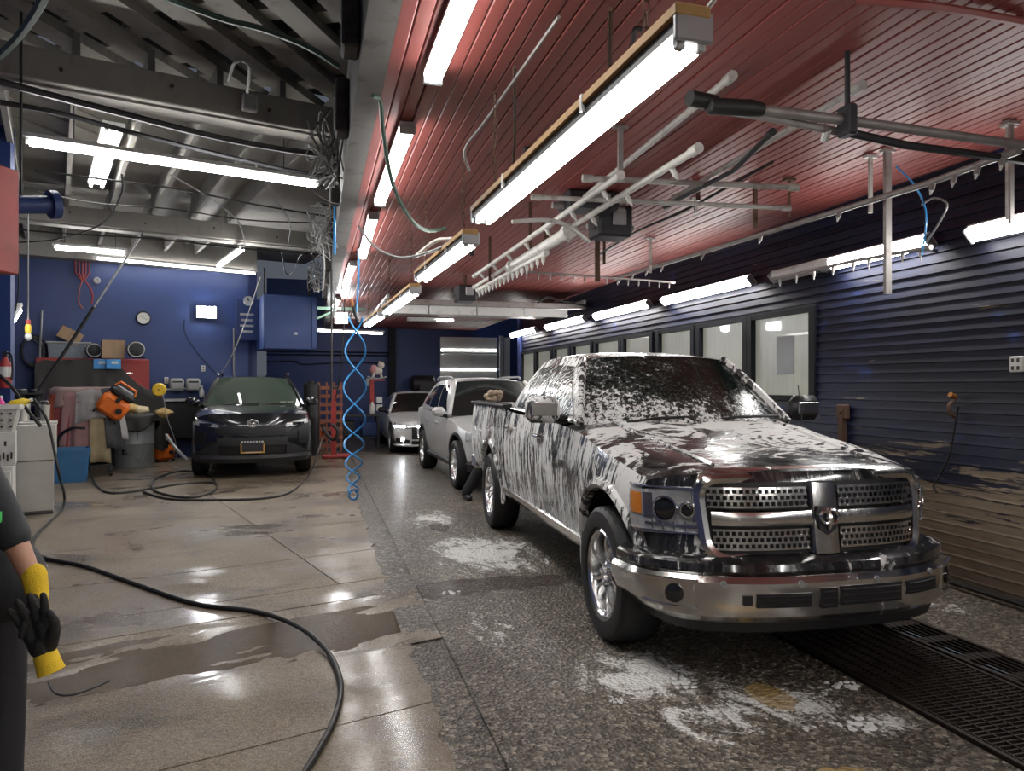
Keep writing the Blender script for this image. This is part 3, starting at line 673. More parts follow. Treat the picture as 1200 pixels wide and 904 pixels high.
# brackets that hang from the red ceiling
M['bracket'] = M['rust']
for i, (u, v0, v1, Y_, w) in enumerate(((727, 120, 206, 4.6, .035), (640, 225, 300, 7.6, .05), (700, 262, 330, 7.4, .05), (885, 190, 268, 5.6, .035), (1040, 185, 345, 4.55, .05), (1020, 165, 250, 4.7, .03), (1182, 115, 258, 3.9, .035), (1185, 190, 262, 3.85, .03), (818, 170, 235, 5.7, .03), (553, 236, 300, 9.2, .05), (643, 130, 190, 5.2, .04), (575, 240, 260, 9.4, .05), (815, 190, 250, 6.2, .03), (762, 250, 320, 8, .03), (708, 245, 310, 8.2, .03), (925, 165, 255, 5.4, .02))):
    a = P(u, v0, Y=Y_); z1 = P(u, v1, Y=Y_).z; z0 = max(z1+.05, 3.35)
    o = thing('ceiling_bracket', ['rusty strap bracket over the truck cab', 'rusty hanger holding the left spray pipe', 'rusty hanger between the spray pipes', 'thin hanger below the boom grips', 'tall perforated angle bracket before the wall light', 'pale flat hanger near the wall', 'pale flat hanger above the near wall light', 'short hanger rod at the far right edge', 'hanger strap of the cross pipes', 'black elbow bracket behind the second pine-backed light', 'black elbow bracket above the big pine-backed light', 'short black bracket near the far pine-backed light', 'pale strap in the middle of the pipework', 'thin pale drop rod under the red ceiling', 'thin drop rod left of the motor', 'thin drop rod right of the pipework'][i], 'bracket', (a.x, a.y, 0), group='ceiling brackets')
    mt = M['pipe_grey'] if i in (0, 4, 7) else M['pvc'] if i in (5, 6, 12, 13) else (M['dark_steel'] if i in (9, 10, 11) else M['rust'])
    one('strap', mt, o, lambda m: m.box((0, 0, (z0+z1)/2), (w, w*.6, z0-z1)))
    one('foot_plate', mt, o, lambda m: m.box((-.08 if i in (9, 10, 11) else 0, 0, z0-.005), (.22 if i in (9, 10, 11) else .10, .05, .02)))
# motor boxes among the pipes
for (u, v, Y_, d, lb) in ((715, 262, 6.6, (.34, .3, .30), 'dark hydraulic motor box hanging amid the pipework'), (690, 238, 6.3, (.5, .3, .16), 'flat black gearbox plate behind the spray pipes'), (545, 345, 11.5, (.3, .4, .25), 'black hinge box above the raised door'), (790, 225, 6.4, (.25, .2, .12), 'small black valve box beside the cross pipes')):
    c = P(u, v, Y=Y_); t = thing('motor_box', lb, 'motor', tuple(c))
    one('case', M['dark_steel'], t, lambda m: m.box((0, 0, 0), d, bev=.02))
    one('shaft', M['pipe_grey'], t, lambda m: m.cyl((-d[0]*.7, 0, -.04), (d[0]*.7, 0, -.04), .03, 10), smooth=True)
    one('cover', M['galv'], t, lambda m: m.box((d[0]*.1, -d[1]*.5, d[2]*.1), (d[0]*.4, .03, d[2]*.5), bev=.008))
    one('mount', M['rust'], t, lambda m: m.box((0, 0, d[2]/2+.2), (.05, .05, .4)))
# ------------------------------------------------------------ hoses and cables overhead
def cable(pts, r, mat, label, name='cable', cat='cable', group=None, n=6, seg=6):
    hi = max(p[2] for p in pts) > 3.8
    pts = [Vector((min(p[0], .20), p[1], p[2])) if hi else (Vector((p[0], p[1], min(p[2], 3.30))) if p[0] > .15 else Vector(p)) for p in pts]
    o = one(name, mat, None, lambda m: m.tube(spline(pts, seg), r, n), smooth=True); return tag(o, label, cat, group)
Zp = lambda l, z: [P(u, v, Z=z) for u, v in l]
cable([P(437, 40, D=4.3), P(446, 100, D=4.4), P(449, 155, D=4.6), P(460, 215, D=4.8), P(480, 255, D=5.0), P(500, 270, D=5.4), P(522, 268, D=5.6)], .014, M['cable_green'], 'green hose drooping from the girder to the second pine-backed light', 'hose', 'hose')
cable([P(425, 300, D=8), P(440, 275, D=8), P(458, 250, D=7.9), P(470, 220, D=7.8), P(485, 205, D=7.8)], .014, M['cable_blue'], 'pale blue air line rising beside the girder strip lights', 'hose', 'hose')
cable([P(420, 265, D=7), P(440, 290, D=6.8), P(470, 302, D=6.5), P(505, 295, D=6), P(540, 280, D=5.6)], .012, M['cable_grey'], 'grey cable sagging between girder and hanging lights', 'cable')
cable([P(600, 260, D=5.2), P(640, 258, D=5.3), P(665, 265, D=5.5), P(690, 283, D=6)], .016, M['pvc'], 'beige hose joining the big light to the spray pipes', 'hose', 'hose')
cable([P(488, 300, D=6.4), P(510, 283, D=6.4), P(530, 280, D=6.3)], .02, M['pvc'], 'short curled beige hose by the second pine-backed light', 'hose', 'hose')
cable([P(655, 20, Z=3.3), P(570, 140, Z=3.25), P(545, 175, Z=3.2), P(550, 200, Z=3.15)], .01, M['pipe_grey'], 'thin grey tube hanging from the red ceiling', 'cable')
cable([P(715, 0, Z=3.34), P(714, 60, D=4), P(712, 95, D=4)], .012, M['rust'], 'rusty chain end above the big light', 'chain', 'chain')
cable([P(603, 70, Z=3.34), P(603, 130, D=5), P(601, 200, D=5)], .010, M['rust'], 'rusty chain hanging left of the big light', 'chain', 'chain')
cable([P(735, 75, Z=3.32), P(742, 45, D=3.6), P(744, 10, D=3.5), P(752, 8, D=3.5)], .012, M['cable'], 'black cable and plug at the top above the big light', 'cable')
cable(Zp([(700, 300), (745, 272), (800, 248), (860, 215), (905, 190)], 3.2), .012, M['cable'], 'black cable run slanting across the red ceiling', 'cable')
cable([P(1080, 240, X=4.4), P(1095, 232, X=4.4), P(1110, 240, X=4.4), P(1100, 262, X=4.4), P(1085, 285, X=4.5)], .008, M['cable_grey'], 'white looped wire hanging near the right wall', 'cable')
cable([P(1050, 195, X=4.2), P(1070, 215, X=4.3), P(1083, 240, X=4.4), P(1085, 265, X=4.4), P(1080, 300, X=4.5)], .007, M['cable_blue'], 'thin blue wire dropping before the wall lights', 'cable')
cable([P(630, 355, Y=12.6), P(642, 348, Y=12.6), P(655, 352, Y=12.6), P(700, 362, Y=12.7)], .02, M['cable'], 'thick black cables heaped on the raised door', 'cable')
for k, (pts, lb, mt, r) in enumerate((
    ([(0, 96), (60, 112), (150, 135), (250, 160), (330, 175), (415, 185)], 'thick dark pipe slung below the near timber beam', M['dark_steel'], .03),
    ([(0, 120), (70, 133), (160, 157), (260, 182), (340, 200), (415, 210)], 'second dark pipe below the near timber beam', M['dark_steel'], .024),
    ([(0, 65), (20, 45), (42, 15), (55, -12)], 'green hose crossing the top left corner', M['cable_green'], .030),
    ([(190, -4), (260, 22), (310, 35), (360, 55), (420, 80)], 'greenish hose lying across the rafters', M['cable_green'], .026),
    ([(40, 200), (120, 210), (210, 222), (300, 240), (400, 255)], 'thin cable strung across the left hall', M['cable'], .012),
    ([(45, 225), (110, 238), (200, 245), (290, 258), (390, 262)], 'lower thin cable strung across the left hall', M['cable'], .010),
    ([(10, 268), (90, 275), (180, 280), (270, 290), (390, 300)], 'cable strung before the second beam', M['cable'], .014),
    ([(10, 285), (70, 280), (120, 262), (142, 228), (143, 205)], 'drooping cable near the twin tubes', M['cable'], .012),
    ([(200, 205), (250, 235), (280, 262), (288, 290)], 'slanting wire between the joists', M['cable_grey'], .01),
    ([(370, 215), (386, 225), (385, 240), (372, 238)], 'loose loop at the end of the longest tube', M['cable'], .008),
    ([(300, 195), (325, 235), (340, 262), (338, 285)], 'pale wire dropping beside the girder', M['cable_grey'], .01),
    ([(330, 295), (335, 320), (345, 318), (352, 300), (368, 295)], 'hanging cable loop near the girder', M['cable'], .011),
    ([(385, 270), (378, 285), (390, 300), (405, 295), (398, 275)], 'tangle of looped wire on the girder', M['cable_grey'], .009),
    ([(280, 128), (300, 70), (312, 80), (345, 140), (385, 148), (415, 140)], 'grey flex running from the junction box along the near beam', M['cable_grey'], .012))):
    if k == 13: pts = [(290, 108), (292, 78), (276, 72), (268, 95)]
    zz = {2: 4.0, 3: 4.55}.get(k, 4.0 if k in (0, 1) else 3.95)
    cable(Zp(pts, zz), r, mt, lb)
one_b = P(296, 122, Z=4.28); t = thing('junction_box', 'grey junction box screwed to the near timber beam', 'box', tuple(E1*one_b.dot(E1)+E2*7.36+Vector((0, 0, 4.33))), GA)
one('box_body', M['white_metal'], t, lambda m: m.box((0, 0, 0), (.14, .08, .16), bev=.01)); one('cover', M['galv'], t, lambda m: m.box((0, -.045, 0), (.11, .012, .12)))
# vertical runs along the girder and the tangle of wires
for k, (u, v0, v1, D_) in enumerate(((404, 240, 470, 9.5), (390, 330, 372, 9), (378, 290, 340, 8.8))):
    cable([P(u, v0, D=D_), P(u+2, (v0+v1)/2, D=D_), P(u, v1, D=D_)], .012, M['cable_grey'] if k else M['cable'], ['straight dark drop cable left of the blue coil', 'short grey drop wire by the girder', 'grey wire hanging from the girder end'][k])
def tangle(c, n, rad, label):
    m = MB()
    for k in range(n):
        ps = [Vector(c)+Vector((random.uniform(-rad, rad)*.6, random.uniform(-rad, rad)*2, random.uniform(-rad, rad)))for _ in range(6)]
        m.tube(spline(ps, 5), random.choice((.004, .006, .008)), 5)
    o = stuff(m.build('cable_tangle', M['cable_grey'], None, smooth=True)); tag(o, label, 'cables')
tangle((.08, 6.6, 3.6), 10, .28, 'knot of grey wires on the near girder'); tangle((.08, 9.3, 3.5), 12, .3, 'tangle of wires midway along the girder'); tangle((.05, 13, 3.5), 8, .3, 'wires bunched on the far girder')
# ------------------------------------------------------------ vehicles
def interp(tab):
    xs = [a for a, b in tab]; ys = [b for a, b in tab]; n = len(xs)
    d = [(ys[i+1]-ys[i])/(xs[i+1]-xs[i]) for i in range(n-1)]
    m = [d[0]]+[0 if d[i-1]*d[i] <= 0 else 2*d[i-1]*d[i]/(d[i-1]+d[i]) for i in range(1, n-1)]+[d[-1]] if n > 2 else [d[0]]*n
    def f(x):
        if x <= xs[0]: return ys[0]
        if x >= xs[-1]: return ys[-1]
        i = max(k for k in range(n-1) if xs[k] <= x); h = xs[i+1]-xs[i]; t = (x-xs[i])/h
        return ((2*t**3-3*t*t+1)*ys[i]+(t**3-2*t*t+t)*h*m[i]+(-2*t**3+3*t*t)*ys[i+1]+(t**3-t*t)*h*m[i+1])
    return f
def sstep(t): t = max(0, min(1, t)); return t*t*(3-2*t)
class Car:
    """body frame: x across, y from the front axle to the rear, z up"""
    def __init__(s, root, L0, D, npow, A, hw, z0, zs, zt, arches, tum=.03, tuck=.05, zc=.8, fade=.6, edge=4):
        s.root = root; s.L0, s.D, s.n = L0, D, npow; s.A = interp(A); s.hw, s.z0, s.zs, s.zt = map(interp, (hw, z0, zs, zt))
        s.arches = arches; s.tum, s.tuck, s.zc, s.fade, s.edge = tum, tuck, zc, fade, edge; s.l1 = L0+D; s.cache = {}
    def lf(s, w, z): return s.L0+s.A(z)+s.D*min(1, abs(w)/s.hw(s.l1))**s.n
    def shift(s, l, w, z): return l+(s.lf(w, z)-s.l1)*(1-sstep((l-s.l1)/s.fade))
    def sidew(s, l, z):
        zs, z0 = s.zs(l), s.z0(l)
        return s.hw(l)*(1-s.tum*max(0, (z-s.zc)/(zs-s.zc))**2-s.tuck*max(0, (s.zc-z)/(s.zc-z0))**2.2)
    def arch(s, l):
        z = -9
        for (c, zc, r, rz) in s.arches:
            if abs(l-c) < r: z = max(z, zc+rz*math.sqrt(1-((l-c)/r)**2))
        return z
    def stations(s, a, b, n=14):
        q = set(np.linspace(a, b, n).round(4))
        for (c, zc, r, rz) in s.arches:
            for k in range(17):
                x = c-r*math.cos(math.pi*k/16)
                if a < x < b: q.add(round(x, 4))
            for x in (c-r-.002, c+r+.002):
                if a < x < b: q.add(round(x, 4))
        return sorted(q)
    def side(s, name, mat, a, b, gap=.004, nz=9, ztop=None, both=True, n=14, lip=.03):
        for sg in ((-1, 1) if both else (-1,)):
            rows = []
            for l in s.stations(a+gap, b-gap, n):
                zb = max(s.z0(l), s.arch(l)); zs = s.zs(l) if ztop is None else ztop(l)
                zb = min(zb, zs-.02)
                r = [(sg*(s.sidew(l, zb)-lip), l, zb)]
                for k in range(nz+1):
                    z = zb+(zs-zb)*k/nz; w = s.sidew(l, z); r.append((sg*w, s.shift(l, w, z), z))
                rows.append(r)
            m = MB(); m.grid(rows); m.build(name, mat, s.root, smooth=True, angle=50)
    def top(s, name, mat, a, b, n=12, nw=13, frac=1.0):
        rows = []
        for l in np.linspace(a, b, n):
            zs, zt = s.zs(l), s.zt(l); ws = s.sidew(l, zs)*frac; r = []
            for k in range(2*nw+1):
                x = -1+k/nw; z = zs+(zt-zs)*(1-abs(x)**s.edge); w = x*ws; r.append((w, s.shift(l, w, z), z))
            rows.append(r)
        m = MB(); m.grid(rows); return m.build(name, mat, s.root, smooth=True, angle=50)
    def nose(s, name, mat, zlo=None, zhi=None, nz=12, nw=16):
        rows = []; l = s.l1; zs, zt, ws = s.zs(l), s.zt(l), None
        for k in range(2*nw+1):
            x = -1+k/nw; r = []
            top = zs+(zt-zs)*(1-abs(x)**s.edge) if zhi is None else zhi
            bot = s.z0(l) if zlo is None else zlo
            for j in range(nz+1):
                z = bot+(top-bot)*j/nz; w = x*s.sidew(l, min(z, zs)); r.append((w, s.lf(w, z), z))
            rows.append(r)
        m = MB(); m.grid(rows); return m.build(name, mat, s.root, smooth=True, angle=50)
    def plan(s, q, z, off=0.0):
        key = round(z, 4)
        if key not in s.cache:
            w1 = s.sidew(s.l1, z); pts = [(w1*math.sin(math.pi/2*k/40), 0) for k in range(41)]; pts = [(w, s.lf(w, z)) for w, _ in pts]
            for l in np.linspace(s.l1, s.l1+1.6, 40)[1:]:
                w = s.sidew(l, z); pts.append((w, s.shift(l, w, z)))
            p = np.array(pts); d = np.concatenate([[0], np.cumsum(np.hypot(*np.diff(p, axis=0).T))]); s.cache[key] = (d, p)
        d, p = s.cache[key]; a = abs(q); e = .02
        f = lambda t: np.array([np.interp(t, d, p[:, 0]), np.interp(t, d, p[:, 1])])
        c = f(a); t = f(a+e)-f(max(0, a-e)); t /= np.linalg.norm(t)
        n = np.array([t[1], -t[0]]); c = c+n*off
        return Vector((c[0] if q >= 0 else -c[0], c[1], z))
    def patch(s, name, mat, q0, q1, zb, zt, off=.01, parent=None, nq=12, nz=5, thick=.02, sub=None):
        """panel laid on the nose/side skin between the curves zb(q), zt(q)"""
        fb = zb if callable(zb) else (lambda q: zb); ft = zt if callable(zt) else (lambda q: zt)
        rows = []
        for q in np.linspace(q0, q1, nq+1):
            r = [s.plan(q, fb(q), off-thick)]
            for j in range(nz+1):
                z = fb(q)+(ft(q)-fb(q))*j/nz; r.append(s.plan(q, z, off))
            r.append(s.plan(q, ft(q), off-thick)); rows.append(r)
        f0 = [s.plan(q0, p.z, off-thick) for p in rows[0]]; f1 = [s.plan(q1, p.z, off-thick) for p in rows[-1]]
        m = MB(); m.grid([f0]+rows+[f1]); return m.build(name, mat, parent or s.root, smooth=True, angle=35)
    def sweep(s, name, mat, prof, q0, q1, n=24, parent=None, fn=None):
        rows = []
        for q in np.linspace(q0, q1, n+1):
            k = fn(q) if fn else (0, 1)
            rows.append([s.plan(q, z, o*k[1]+k[0]) for o, z in prof])
        m = MB(); m.grid(rows, wrap=True); m.add(rows[0], [tuple(range(len(prof)))]); m.add(rows[-1], [tuple(range(len(prof)))[::-1]])
        return m.build(name, mat, parent or s.root, smooth=True, angle=35)
def cabin(root, paint, glass, wb, wt, base, top, rear_top, rear_base, zb, zt, windows, crown=.05, zrb=None, wrb=None, roof_mat=None, ws_mat=None, gl_side=None):
    """base=(y centre,y corner) of windscreen foot, top likewise, rear_* likewise; wb,wt half widths; zb,zt heights"""
    zrb = zrb or zb; wrb = wrb or wb
    wind = MB(); rows = []
    for j in range(9):
        t = j/8; r = []
        for k in range(17):
            x = -1+k/8; w = x*(wb+(wt-wb)*t); y = (base[0]+(base[1]-base[0])*x*x)*(1-t)+(top[0]+(top[1]-top[0])*x*x)*t
            z = zb+(zt-zb)*t+.03*math.sin(math.pi*t)*.6+crown*.6*t*(1-x*x); r.append((w, y, z))
        rows.append(r)
    wind.grid(rows); ws = wind.build('windshield', ws_mat or glass, root, smooth=True)
    for i, x in enumerate((-1, 1)):
        m = MB(); pts = []
        for j in range(9):
            p = Vector(rows[j][0 if x < 0 else 16]); pts.append(p+Vector((x*.012, .0, .004)))
        m.tube(pts, .034, 6); m.build('pillar', paint, root, smooth=True)
    rf = MB(); rr = []
    for j in range(13):
        t = j/12; r = []
        for k in range(17):
            x = -1+k/8; wtt = wt+.02*math.sin(math.pi*t); xx = max(-1, min(1, x)); w = xx*wtt
            yf = top[0]+(top[1]-top[0])*x*x; yr = rear_top[0]+(rear_top[1]-rear_top[0])*x*x
            z = zt+crown*(1-abs(x)**3)*(.6+.4*math.sin(math.pi*min(1, t*1.2)))+.035*math.sin(math.pi*t)
            r.append((w, yf+(yr-yf)*t, z))
        rr.append(r)
    rf.grid(rr); rf.build('roof', roof_mat or paint, root, smooth=True)
    def sp(sg, s_, t, off=0.0):
        a = Vector((wb, base[1], zb)); b = Vector((wrb, rear_base[1], zrb)); c = Vector((wt, top[1], zt)); d = Vector((wt, rear_top[1], zt))
        p = a.lerp(b, s_).lerp(c.lerp(d, s_), t)
        bow = .035*math.sin(math.pi*min(1, t)); up = .035*math.sin(math.pi*s_)*t
        return Vector((sg*(p.x+bow+.02*math.sin(math.pi*s_)*t+off), p.y, p.z+up))
    for sg in (-1, 1):
        m = MB(); m.grid([[sp(sg, i/14, j/6) for j in range(7)] for i in range(15)]); m.build('cabin_side', paint, root, smooth=True)
        for wdw in windows:
            m = MB(); rows2 = []
            for i in range(9):
                q = i/8; (s0, t0), (s1, t1), (s2, t2), (s3, t3) = wdw       # bl, br, tr, tl
                r = []
                for j in range(6):
                    e = j/5; aS = s0+(s1-s0)*q; aT = t0+(t1-t0)*q; bS = s3+(s2-s3)*q; bT = t3+(t2-t3)*q
                    r.append(sp(sg, aS+(bS-aS)*e, aT+(bT-aT)*e, .006))
                rows2.append(r)
            m.grid(rows2); m.build('side_window', gl_side or glass, root, smooth=True)
    m = MB(); rows3 = []
    for j in range(7):
        t = j/6; r = []
        for k in range(17):
            x = -1+k/8; w = x*(wrb+(wt-wrb)*t); y = (rear_base[0]+(rear_base[1]-rear_base[0])*x*x)*(1-t)+(rear_top[0]+(rear_top[1]-rear_top[0])*x*x)*t
            r.append((w, y, zrb+(zt-zrb)*t+crown*.6*t*(1-x*x)))
        rows3.append(r)
    m.grid(rows3); m.build('rear_window', glass, root, smooth=True)
    return ws
def wheel(root, c, sg, R_, w, rr, spokes, rim_mat, cap_mat, style='split', name='wheel', turn=0.0):
    """tyre with tread blocks; rim, spokes, hub and nuts as sub-parts. axis x, outer face towards sg"""
    prof = [(rr, -w*.42), (rr+.02, -w*.5), (R_*.80, -w*.53), (R_-.035, -w*.5), (R_-.006, -w*.42), (R_, -w*.25), (R_, 0), (R_, w*.25), (R_-.006, w*.42), (R_-.035, w*.5), (R_*.80, w*.53), (rr+.02, w*.5), (rr, w*.42), (rr-.02, 0)]
    def mod(r, h, j, i):
        if i in (4, 8) and j % 2: return r-.016
        if i in (5, 7) and (j+1) % 2: return r-.010
        return r
    m = MB(); m.lathe(prof, 64, 'X', closed=True, mod=mod)
    t = m.build(name, M['tire'], root, smooth=True, angle=25); t.location = c; t.rotation_euler = (0, 0, turn+(0 if sg > 0 else math.pi))
    ro = w*.40
    m = MB(); m.lathe([(rr+.008, ro+.012), (rr-.006, ro+.02), (rr-.022, ro+.008), (rr-.03, ro-.03), (rr-.045, -w*.2), (rr-.05, -w*.4)], 40, 'X'); m.f = m.f[:-2] if len(m.f) > 2 else m.f
    m.build('rim', rim_mat, t, smooth=True)
    m = MB(); m.lathe([(.002, -.05), (rr-.05, -.05), (rr-.045, -.02), (.002, -.02)], 24, 'X'); m.build('brake_disc', M['dark_steel'], t)
    for k in range(spokes):
        a = 2*math.pi*k/spokes; m = MB()
        if style == 'split':
            for s in (-1, 1):
                def pt(r, ang, h): return Vector((h, r*math.cos(a+ang), r*math.sin(a+ang)))
                r0, r1 = rr*.22, rr-.012; rows = []
                for q in range(6):
                    f = q/5; r = r0+(r1-r0)*f; ce = s*(.20-.10*f+.17*f*f)*(.5+.5*f)+s*.05; hwid = .125*(1-.45*f)+.03; h = ro-.035+.045*f*(1-f)*2+.02*f
                    rows.append([pt(r, ce-hwid, h-.05), pt(r, ce-hwid*.8, h), pt(r, ce, h+.006), pt(r, ce+hwid*.8, h), pt(r, ce+hwid, h-.05)])
                m.grid(rows)
        else:
            rows = []
            for q in range(5):
                f = q/4; r = rr*.2+(rr*.8-.012)*f; hwid = (.20 if style == 'fat' else .10)*(1-.5*f); h = ro-.02+.02*math.sin(math.pi*f)
                rows.append([(h-.04, r*math.cos(a-hwid), r*math.sin(a-hwid)), (h, r*math.cos(a-hwid*.7), r*math.sin(a-hwid*.7)), (h, r*math.cos(a+hwid*.7), r*math.sin(a+hwid*.7)), (h-.04, r*math.cos(a+hwid), r*math.sin(a+hwid))])
            m.grid(rows)
        m.build('spoke', rim_mat, t, smooth=True, angle=50)
    m = MB(); m.lathe([(rr*.30, ro-.06), (rr*.29, ro-.02), (rr*.16, ro-.005), (rr*.15, ro+.012), (rr*.10, ro+.018), (.001, ro+.02)], 20, 'X'); m.build('hub_cap', cap_mat, t, smooth=True)
    if R_ > .4:
        for k in range(5):
            a = 2*math.pi*(k+.5)/5; m = MB(); y, z = rr*.225*math.cos(a), rr*.225*math.sin(a); m.cyl((ro-.03, y, z), (ro+.006, y, z), .012, 6); m.build('lug_nut', M['chrome'], t)
    return t
def underbody(root, w, y0, y1, z0, z1, arches):
    one('underbody', M['black_plastic'], root, lambda m: m.box((0, (y0+y1)/2, (z0+z1)/2), (w, y1-y0, z1-z0)))
    for (c, zc, r, rz) in arches:
        for sg in (-1, 1):
            m = MB(); rows = []
            for k in range(13):
                a = math.pi*k/12; rows.append([(sg*x, c-(r+.01)*math.cos(a), zc+(rz+.01)*math.sin(a)) for x in (w/2-.02, w/2+.21)])
            m.grid(rows); m.build('wheel_well', M['black_plastic'], root, smooth=True)
def ellring(m, c, rx, rz, r, n=24, tilt=0.0):
    m.tube([(c[0]+rx*math.cos(2*math.pi*k/n), c[1]+tilt*math.sin(2*math.pi*k/n)*rz, c[2]+rz*math.sin(2*math.pi*k/n)) for k in range(n)], r, 6, closed=True)
# --- paints
def foam_mat(name, base, kind, metal=0.0, amount=0.0, rough=.12):
    """surface with soap suds on it: runs on the sides, swirls on the hood, spatter on glass and roof"""
    t = NT(name); v = t.co(); xyz = t.sep(v)
    def warp(scale, amt):
        n = t.n('ShaderNodeTexNoise', {'Vector': v, 'Scale': scale, 'Detail': 3}).outputs['Color']
        return t.n('ShaderNodeVectorMath', {0: v, 1: t.n('ShaderNodeVectorMath', {0: n, 1: amt}, operation='MULTIPLY').outputs[0]}, operation='ADD').outputs[0]
    mp = lambda vec, sc, loc=(0, 0, 0): t.n('ShaderNodeMapping', {0: vec, 'Scale': sc, 'Location': loc}).outputs[0]
    mul = lambda a, b: t.math('MULTIPLY', a, b)
    add = lambda *a: a[0] if len(a) == 1 else t.math('ADD', a[0], add(*a[1:]))
    fine = t.noise(v, 85, 3, .7); big = t.noise(v, 1.9, 4, .6, .5)
    def rings(cx, cy, cz, sc, dist):
        return t.n('ShaderNodeTexWave', {'Vector': mp(warp(2.0, (.12, .12, .12)), (1, 1, 1), (-cx, -cy, -cz)), 'Scale': sc, 'Distortion': dist, 'Detail': 3, 'Detail Scale': 2.5, 'Detail Roughness': .7}, wave_type='RINGS', rings_direction='SPHERICAL').outputs[0]
    if kind == 'side':
        s1 = t.noise(mp(warp(1.7, (.30, .30, .12)), (15, 15, 1.0)), 1.0, 6, .62, .25); s2 = t.noise(mp(warp(2.5, (.12, .12, .05)), (55, 55, 2.6)), 1.0, 3, .7)
        arc = t.n('ShaderNodeTexWave', {'Vector': mp(warp(1.4, (.5, .5, .3)), (1, 1, .45)), 'Scale': 7, 'Distortion': 6, 'Detail': 3, 'Detail Scale': 1.2}, bands_direction='Y').outputs[0]
        h = add(mul(s1, .56), mul(s2, .30), mul(t.noise(v, 2.6, 4, .6, .5), .44), mul(fine, .08), mul(arc, .07), -.045)
    elif kind == 'glass_side':
        arc = t.n('ShaderNodeTexWave', {'Vector': mp(warp(2.2, (.35, .35, .35)), (1, 1, .8)), 'Scale': 9, 'Distortion': 5, 'Detail': 4, 'Detail Scale': 1.5}, bands_direction='DIAGONAL').outputs[0]
        h = add(mul(arc, .20), mul(t.noise(mp(warp(2, (.3, .3, .3)), (20, 20, 6)), 1, 5, .7), .55), mul(big, .36), mul(fine, .05), -.0)
    elif kind == 'hood':
        sw = rings(.48, .0, 1.25, 4.5, 2.2); near = t.math('MAXIMUM', t.math('SUBTRACT', 1.0, mul(t.n('ShaderNodeVectorMath', {0: v, 1: (.45, .0, 1.25)}, operation='DISTANCE').outputs['Value'], 1.7)), 0.0)
        n1 = t.noise(mp(v, (2.2, 3.0, 3)), 1.0, 9, .60, 2.6); bn = t.noise(mp(warp(1.6, (.35, .35, .2)), (6, 20, 6)), 1.0, 6, .72, .8)
        h = add(mul(mul(sw, near), .24), mul(n1, .95), -.10, mul(bn, .34), mul(fine, .10), mul(xyz.outputs[1], .085), mul(xyz.outputs[0], .02), .085)
    elif kind == 'spatter':
        h = add(mul(t.noise(v, 26, 5, .75, .6), .72), mul(t.noise(v, 5, 3), .30), mul(big, .25), .02)
    elif kind == 'windshield':
        low = t.math('MAXIMUM', t.math('SUBTRACT', 1.62, xyz.outputs[2]), 0.0); lft = mul(xyz.outputs[0], -.10)
        h = add(mul(t.noise(mp(v, (1, 1, .55)), 30, 5, .75, .5), .85), mul(t.noise(v, 5, 3), .36), mul(low, .55), lft, -.06)
    else:                                                              # chrome and bumper: a few runs
        s1 = t.noise(mp(warp(2, (.3, .3, .05)), (15, 15, .9)), 1.0, 5, .65); h = add(mul(s1, .82), mul(fine, .10), mul(big, .2), -.04)
    f = t.ramp(h, .66-amount, .72-amount); film = mul(t.ramp(h, .50-amount, .68-amount), .13 if kind in ('side', 'hood', 'glass_side') else .06)
    f = t.math('MAXIMUM', f, film)
    c = t.mix(f, base, (.74, .74, .73)); t.bump(mul(f, h), .6, .012)
    cl = t.math('SUBTRACT', 1.0, f)
    t.p(col=c, metal=mul(cl, metal), rough=add(mul(f, .45), rough), coat=mul(cl, .0 if metal > .9 or kind in ('windshield', 'glass_side') else .7), cr=.05, spec=.35 if kind == 'windshield' else .5)
    return t.m
M['truck_paint'] = foam_mat('soapy_charcoal_paint', (.022, .022, .025), 'side', .35, .025)
M['truck_hood'] = foam_mat('soapy_charcoal_hood', (.020, .019, .021), 'hood', .35, .0)
M['truck_roof'] = foam_mat('soapy_roof', (.020, .017, .018), 'spatter', .35, .02)
M['truck_glass'] = foam_mat('soapy_windscreen', (.006, .010, .008), 'windshield', 0, .0, rough=.04)
M['truck_side_glass'] = foam_mat('soapy_side_glass', (.05, .06, .055), 'glass_side', 0, .02, rough=.05)
M['truck_chrome'] = foam_mat('soapy_chrome', (.78, .77, .75), 'runs', 1.0, .01, rough=.16)
M['truck_bumper'] = foam_mat('soapy_dark_bumper', (.02, .02, .022), 'runs', .35, .06)
M['lamp_clear'] = pm('headlamp_clear', (.42, .43, .44), .25, .25, .5, 16, .5, 30, coat=.6); M['amber'] = pm('amber_reflector', (.62, .20, .02), .25, 0, .15, coat=.6)
M['lens_dark'] = pm('projector_lens', (.02, .022, .025), .06, .3, .1, coat=1)
M['glass_dark'] = NT('tinted_glass').p(col=(.010, .014, .014), rough=.05, coat=.6)
M['glass_green'] = NT('clear_green_glass').p(col=(.045, .065, .050), rough=.05, coat=.7)
M['silver_paint'] = pm('silver_paint', (.62, .63, .62), .32, .15, .03, coat=.8); M['white_paint'] = pm('white_paint', (.70, .71, .70), .25, 0, .04, coat=.8)
M['dark_paint'] = pm('dark_grey_metallic_paint', (.020, .022, .026), .22, .5, .1, coat=1.0)
M['cladding'] = pm('grey_black_cladding', (.022, .023, .025), .55, 0, .15)
M['drl'] = em('headlamp_glow', (.95, .97, 1), 30)
